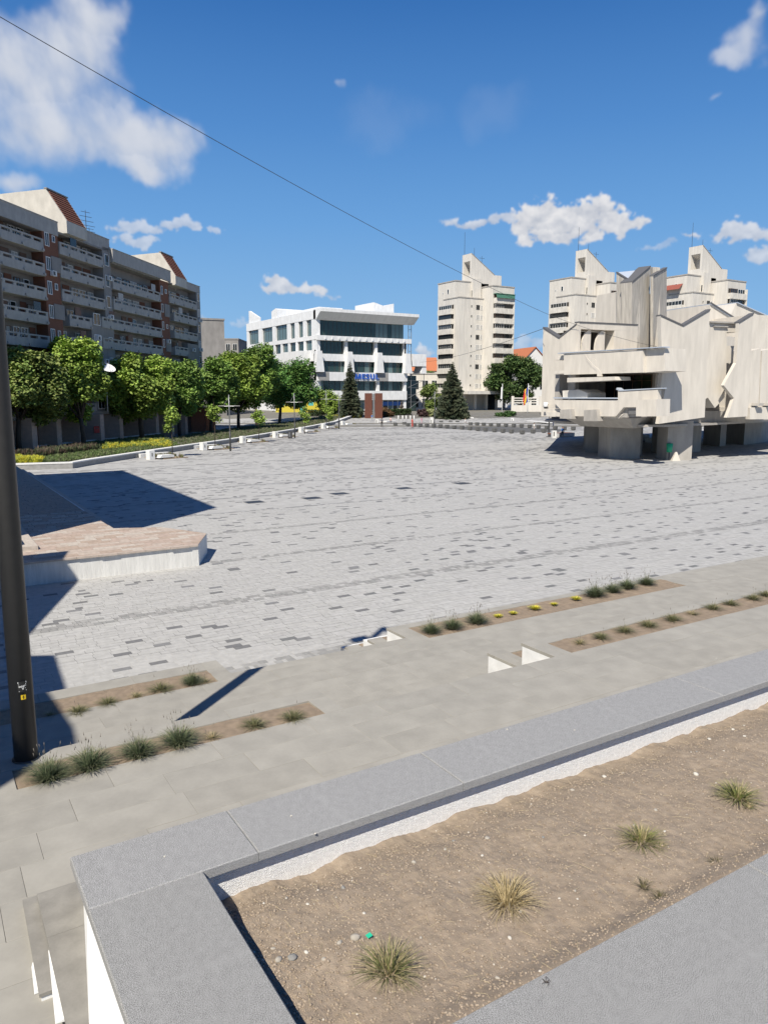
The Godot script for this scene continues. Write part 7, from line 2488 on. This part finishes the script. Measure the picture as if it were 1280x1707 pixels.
	for i in w.size():
		tag(put_mesh(tuft(60, 0.08, 0.09, 0.005, mixed if i < 2 else [Color(0.09, 0.08, 0.04), Color(0.14, 0.12, 0.06)], 0.5, 0, 420 + i), "grass_sprig", self, Transform3D(Basis(), w[i])), ["small sprig beside the third tuft in the planter", "small sprig beside the greenest tuft in the planter", "dark weed by the edging below the greenest tuft", "tiny dark weed in bare soil", "tiny dark weed at the edging slab"][i], "plant", "sprigs in the big planter")

# ---------------------------------------------------------------- the tall lamp pole on the left
func build_lamp_pole() -> void:
	var p := Vector3(0.739, 2.200, -8.352)
	var rad := 0.118
	var t := thing("lamp_pole", "tall thick dark grey lamp pole with stickers at the left edge of the terrace", "lamp pole", p)
	var s := st(false)
	tube(s, [p, p + Vector3(0, 6.0, 0), p + Vector3(0, 11.2, 0)], rad, 0.09, 32)
	put(s, "pole", M.pole_metal, t)
	s = st(false)
	tube(s, [p, p + Vector3(0, 0.012, 0)], rad + 0.02, rad + 0.02, 32)
	put(s, "collar", M.dark_metal, t)
	for e in 2:
		var y: float = p.y + [10.0, 11.15][e]
		var d: Vector3 = Vector3(0.6, 0, 0.8) * [-0.28, 0.28][e]
		s = st()
		tube(s, [Vector3(p.x, y, p.z), Vector3(p.x, y, p.z) + d], 0.03, 0.03, 6)
		put(s, "arm", M.pole_metal, t)
		s = st()
		box(s, p.x + d.x - 0.2, y - 0.1, p.z + d.z - 0.13, p.x + d.x + 0.2, y + 0.1, p.z + d.z + 0.13)
		put(s, "floodlight", M.pole_metal, t)
	# stickers wrapped on the pole, facing the terrace
	var face := -0.088 + 0.14
	var y0 := 2.92
	var patch := func(sx: SurfaceTool, a0: float, b0: float, a1: float, b1: float, lift: float):
		# strip from (a0, b0) to (a1, b1) in metres round and up the pole
		for k in 4:
			var c := []
			for q in [[lerpf(a0, a1, k / 4.0), b0], [lerpf(a0, a1, (k + 1) / 4.0), b0], [lerpf(a0, a1, (k + 1) / 4.0), b1], [lerpf(a0, a1, k / 4.0), b1]]:
				var an: float = face + q[0] / rad
				c.append(Vector3(p.x + sin(an) * (rad + lift), q[1], p.z + cos(an) * (rad + lift)))
			quad(sx, c[0], c[1], c[2], c[3], Vector3(sin(face), 0, cos(face)))
	var stroke := func(sx: SurfaceTool, a: Vector2, b: Vector2, w: float, lift: float):
		var n := (b - a).orthogonal().normalized() * w * 0.5
		var c := []
		for q in [a + n, b + n, b - n, a - n]:
			var an: float = face + q.x / rad
			c.append(Vector3(p.x + sin(an) * (rad + lift), q.y, p.z + cos(an) * (rad + lift)))
		quad(sx, c[0], c[1], c[2], c[3], Vector3(sin(face), 0, cos(face)))
	s = st()
	patch.call(s, -0.026, y0 - 0.028, 0.026, y0 + 0.028, 0.0022)
	put(s, "yellow_sticker", M.sticker_yellow, t)
	s = st()
	for q in [[Vector2(0.004, y0 + 0.019), Vector2(-0.007, y0 - 0.001)], [Vector2(-0.008, y0 - 0.001), Vector2(0.008, y0 + 0.003)], [Vector2(0.007, y0 + 0.003), Vector2(-0.002, y0 - 0.019)]]: stroke.call(s, q[0], q[1], 0.006, 0.0036)
	for q in [[-0.026, y0 - 0.028, 0.026, y0 - 0.0255], [-0.026, y0 + 0.0255, 0.026, y0 + 0.028], [-0.026, y0 - 0.0255, -0.0235, y0 + 0.0255], [0.0235, y0 - 0.0255, 0.026, y0 + 0.0255]]: patch.call(s, q[0], q[1], q[2], q[3], 0.0036)
	put(s, "lightning_mark", M.sticker_black, t)
	var y1 := y0 + 0.115
	s = st()
	patch.call(s, -0.046, y1 - 0.058, 0.040, y1 + 0.055, 0.0022)
	put(s, "black_sticker", M.sticker_black, t)
	s = st()
	for q in [[-0.042, 0.036, 0.036, 0.049], [-0.042, 0.049, 0.036, 0.049], [-0.038, 0.022, 0.034, 0.026], [-0.040, 0.036, -0.040, 0.049], [0.036, 0.036, 0.036, 0.049], [-0.038, 0.004, -0.014, 0.006], [-0.036, -0.006, -0.014, -0.004], [-0.012, 0.010, 0.002, -0.034], [0.002, -0.034, 0.018, 0.012], [-0.006, 0.012, 0.004, -0.004], [0.004, -0.004, 0.012, 0.012], [0.020, 0.012, 0.034, 0.006], [-0.036, -0.050, 0.036, -0.044], [0.022, -0.020, 0.028, -0.018]]:
		stroke.call(s, Vector2(q[0], y1 + q[1]), Vector2(q[2], y1 + q[3]), 0.0055, 0.0036)
	put(s, "sticker_print", M.sticker_white, t)

# ---------------------------------------------------------------- overhead cables
func cable(label: String, a: Vector3, b: Vector3, sag: float, r: float) -> void:
	xf = Transform3D()
	var s := st(false)
	var pts := []
	for i in 33:
		var t := i / 32.0
		pts.append(a.lerp(b, t) - Vector3(0, sag * 4.0 * t * (1.0 - t), 0))
	tube(s, pts, r, r, 6)
	tag(put(s, "cable", M.frame_dark, self), label, "cable")

func build_cables() -> void:
	var far := Vector3(53.75, 13.95, -56.85)
	cable("long black overhead cable sloping across the sky from the upper left to the museum", Vector3(1.05, 20.74, -33.02), far, 0.55, 0.016)
	cable("black cable running on over the museum's front to its parapet", far, Vector3(55.75, 10.09, -44.78), 0.25, 0.016)
	cable("thin black cable rising to the museum from behind the department store", Vector3(98.13, 13.07, -142.90), Vector3(53.57, 12.37, -56.67), 0.6, 0.024)
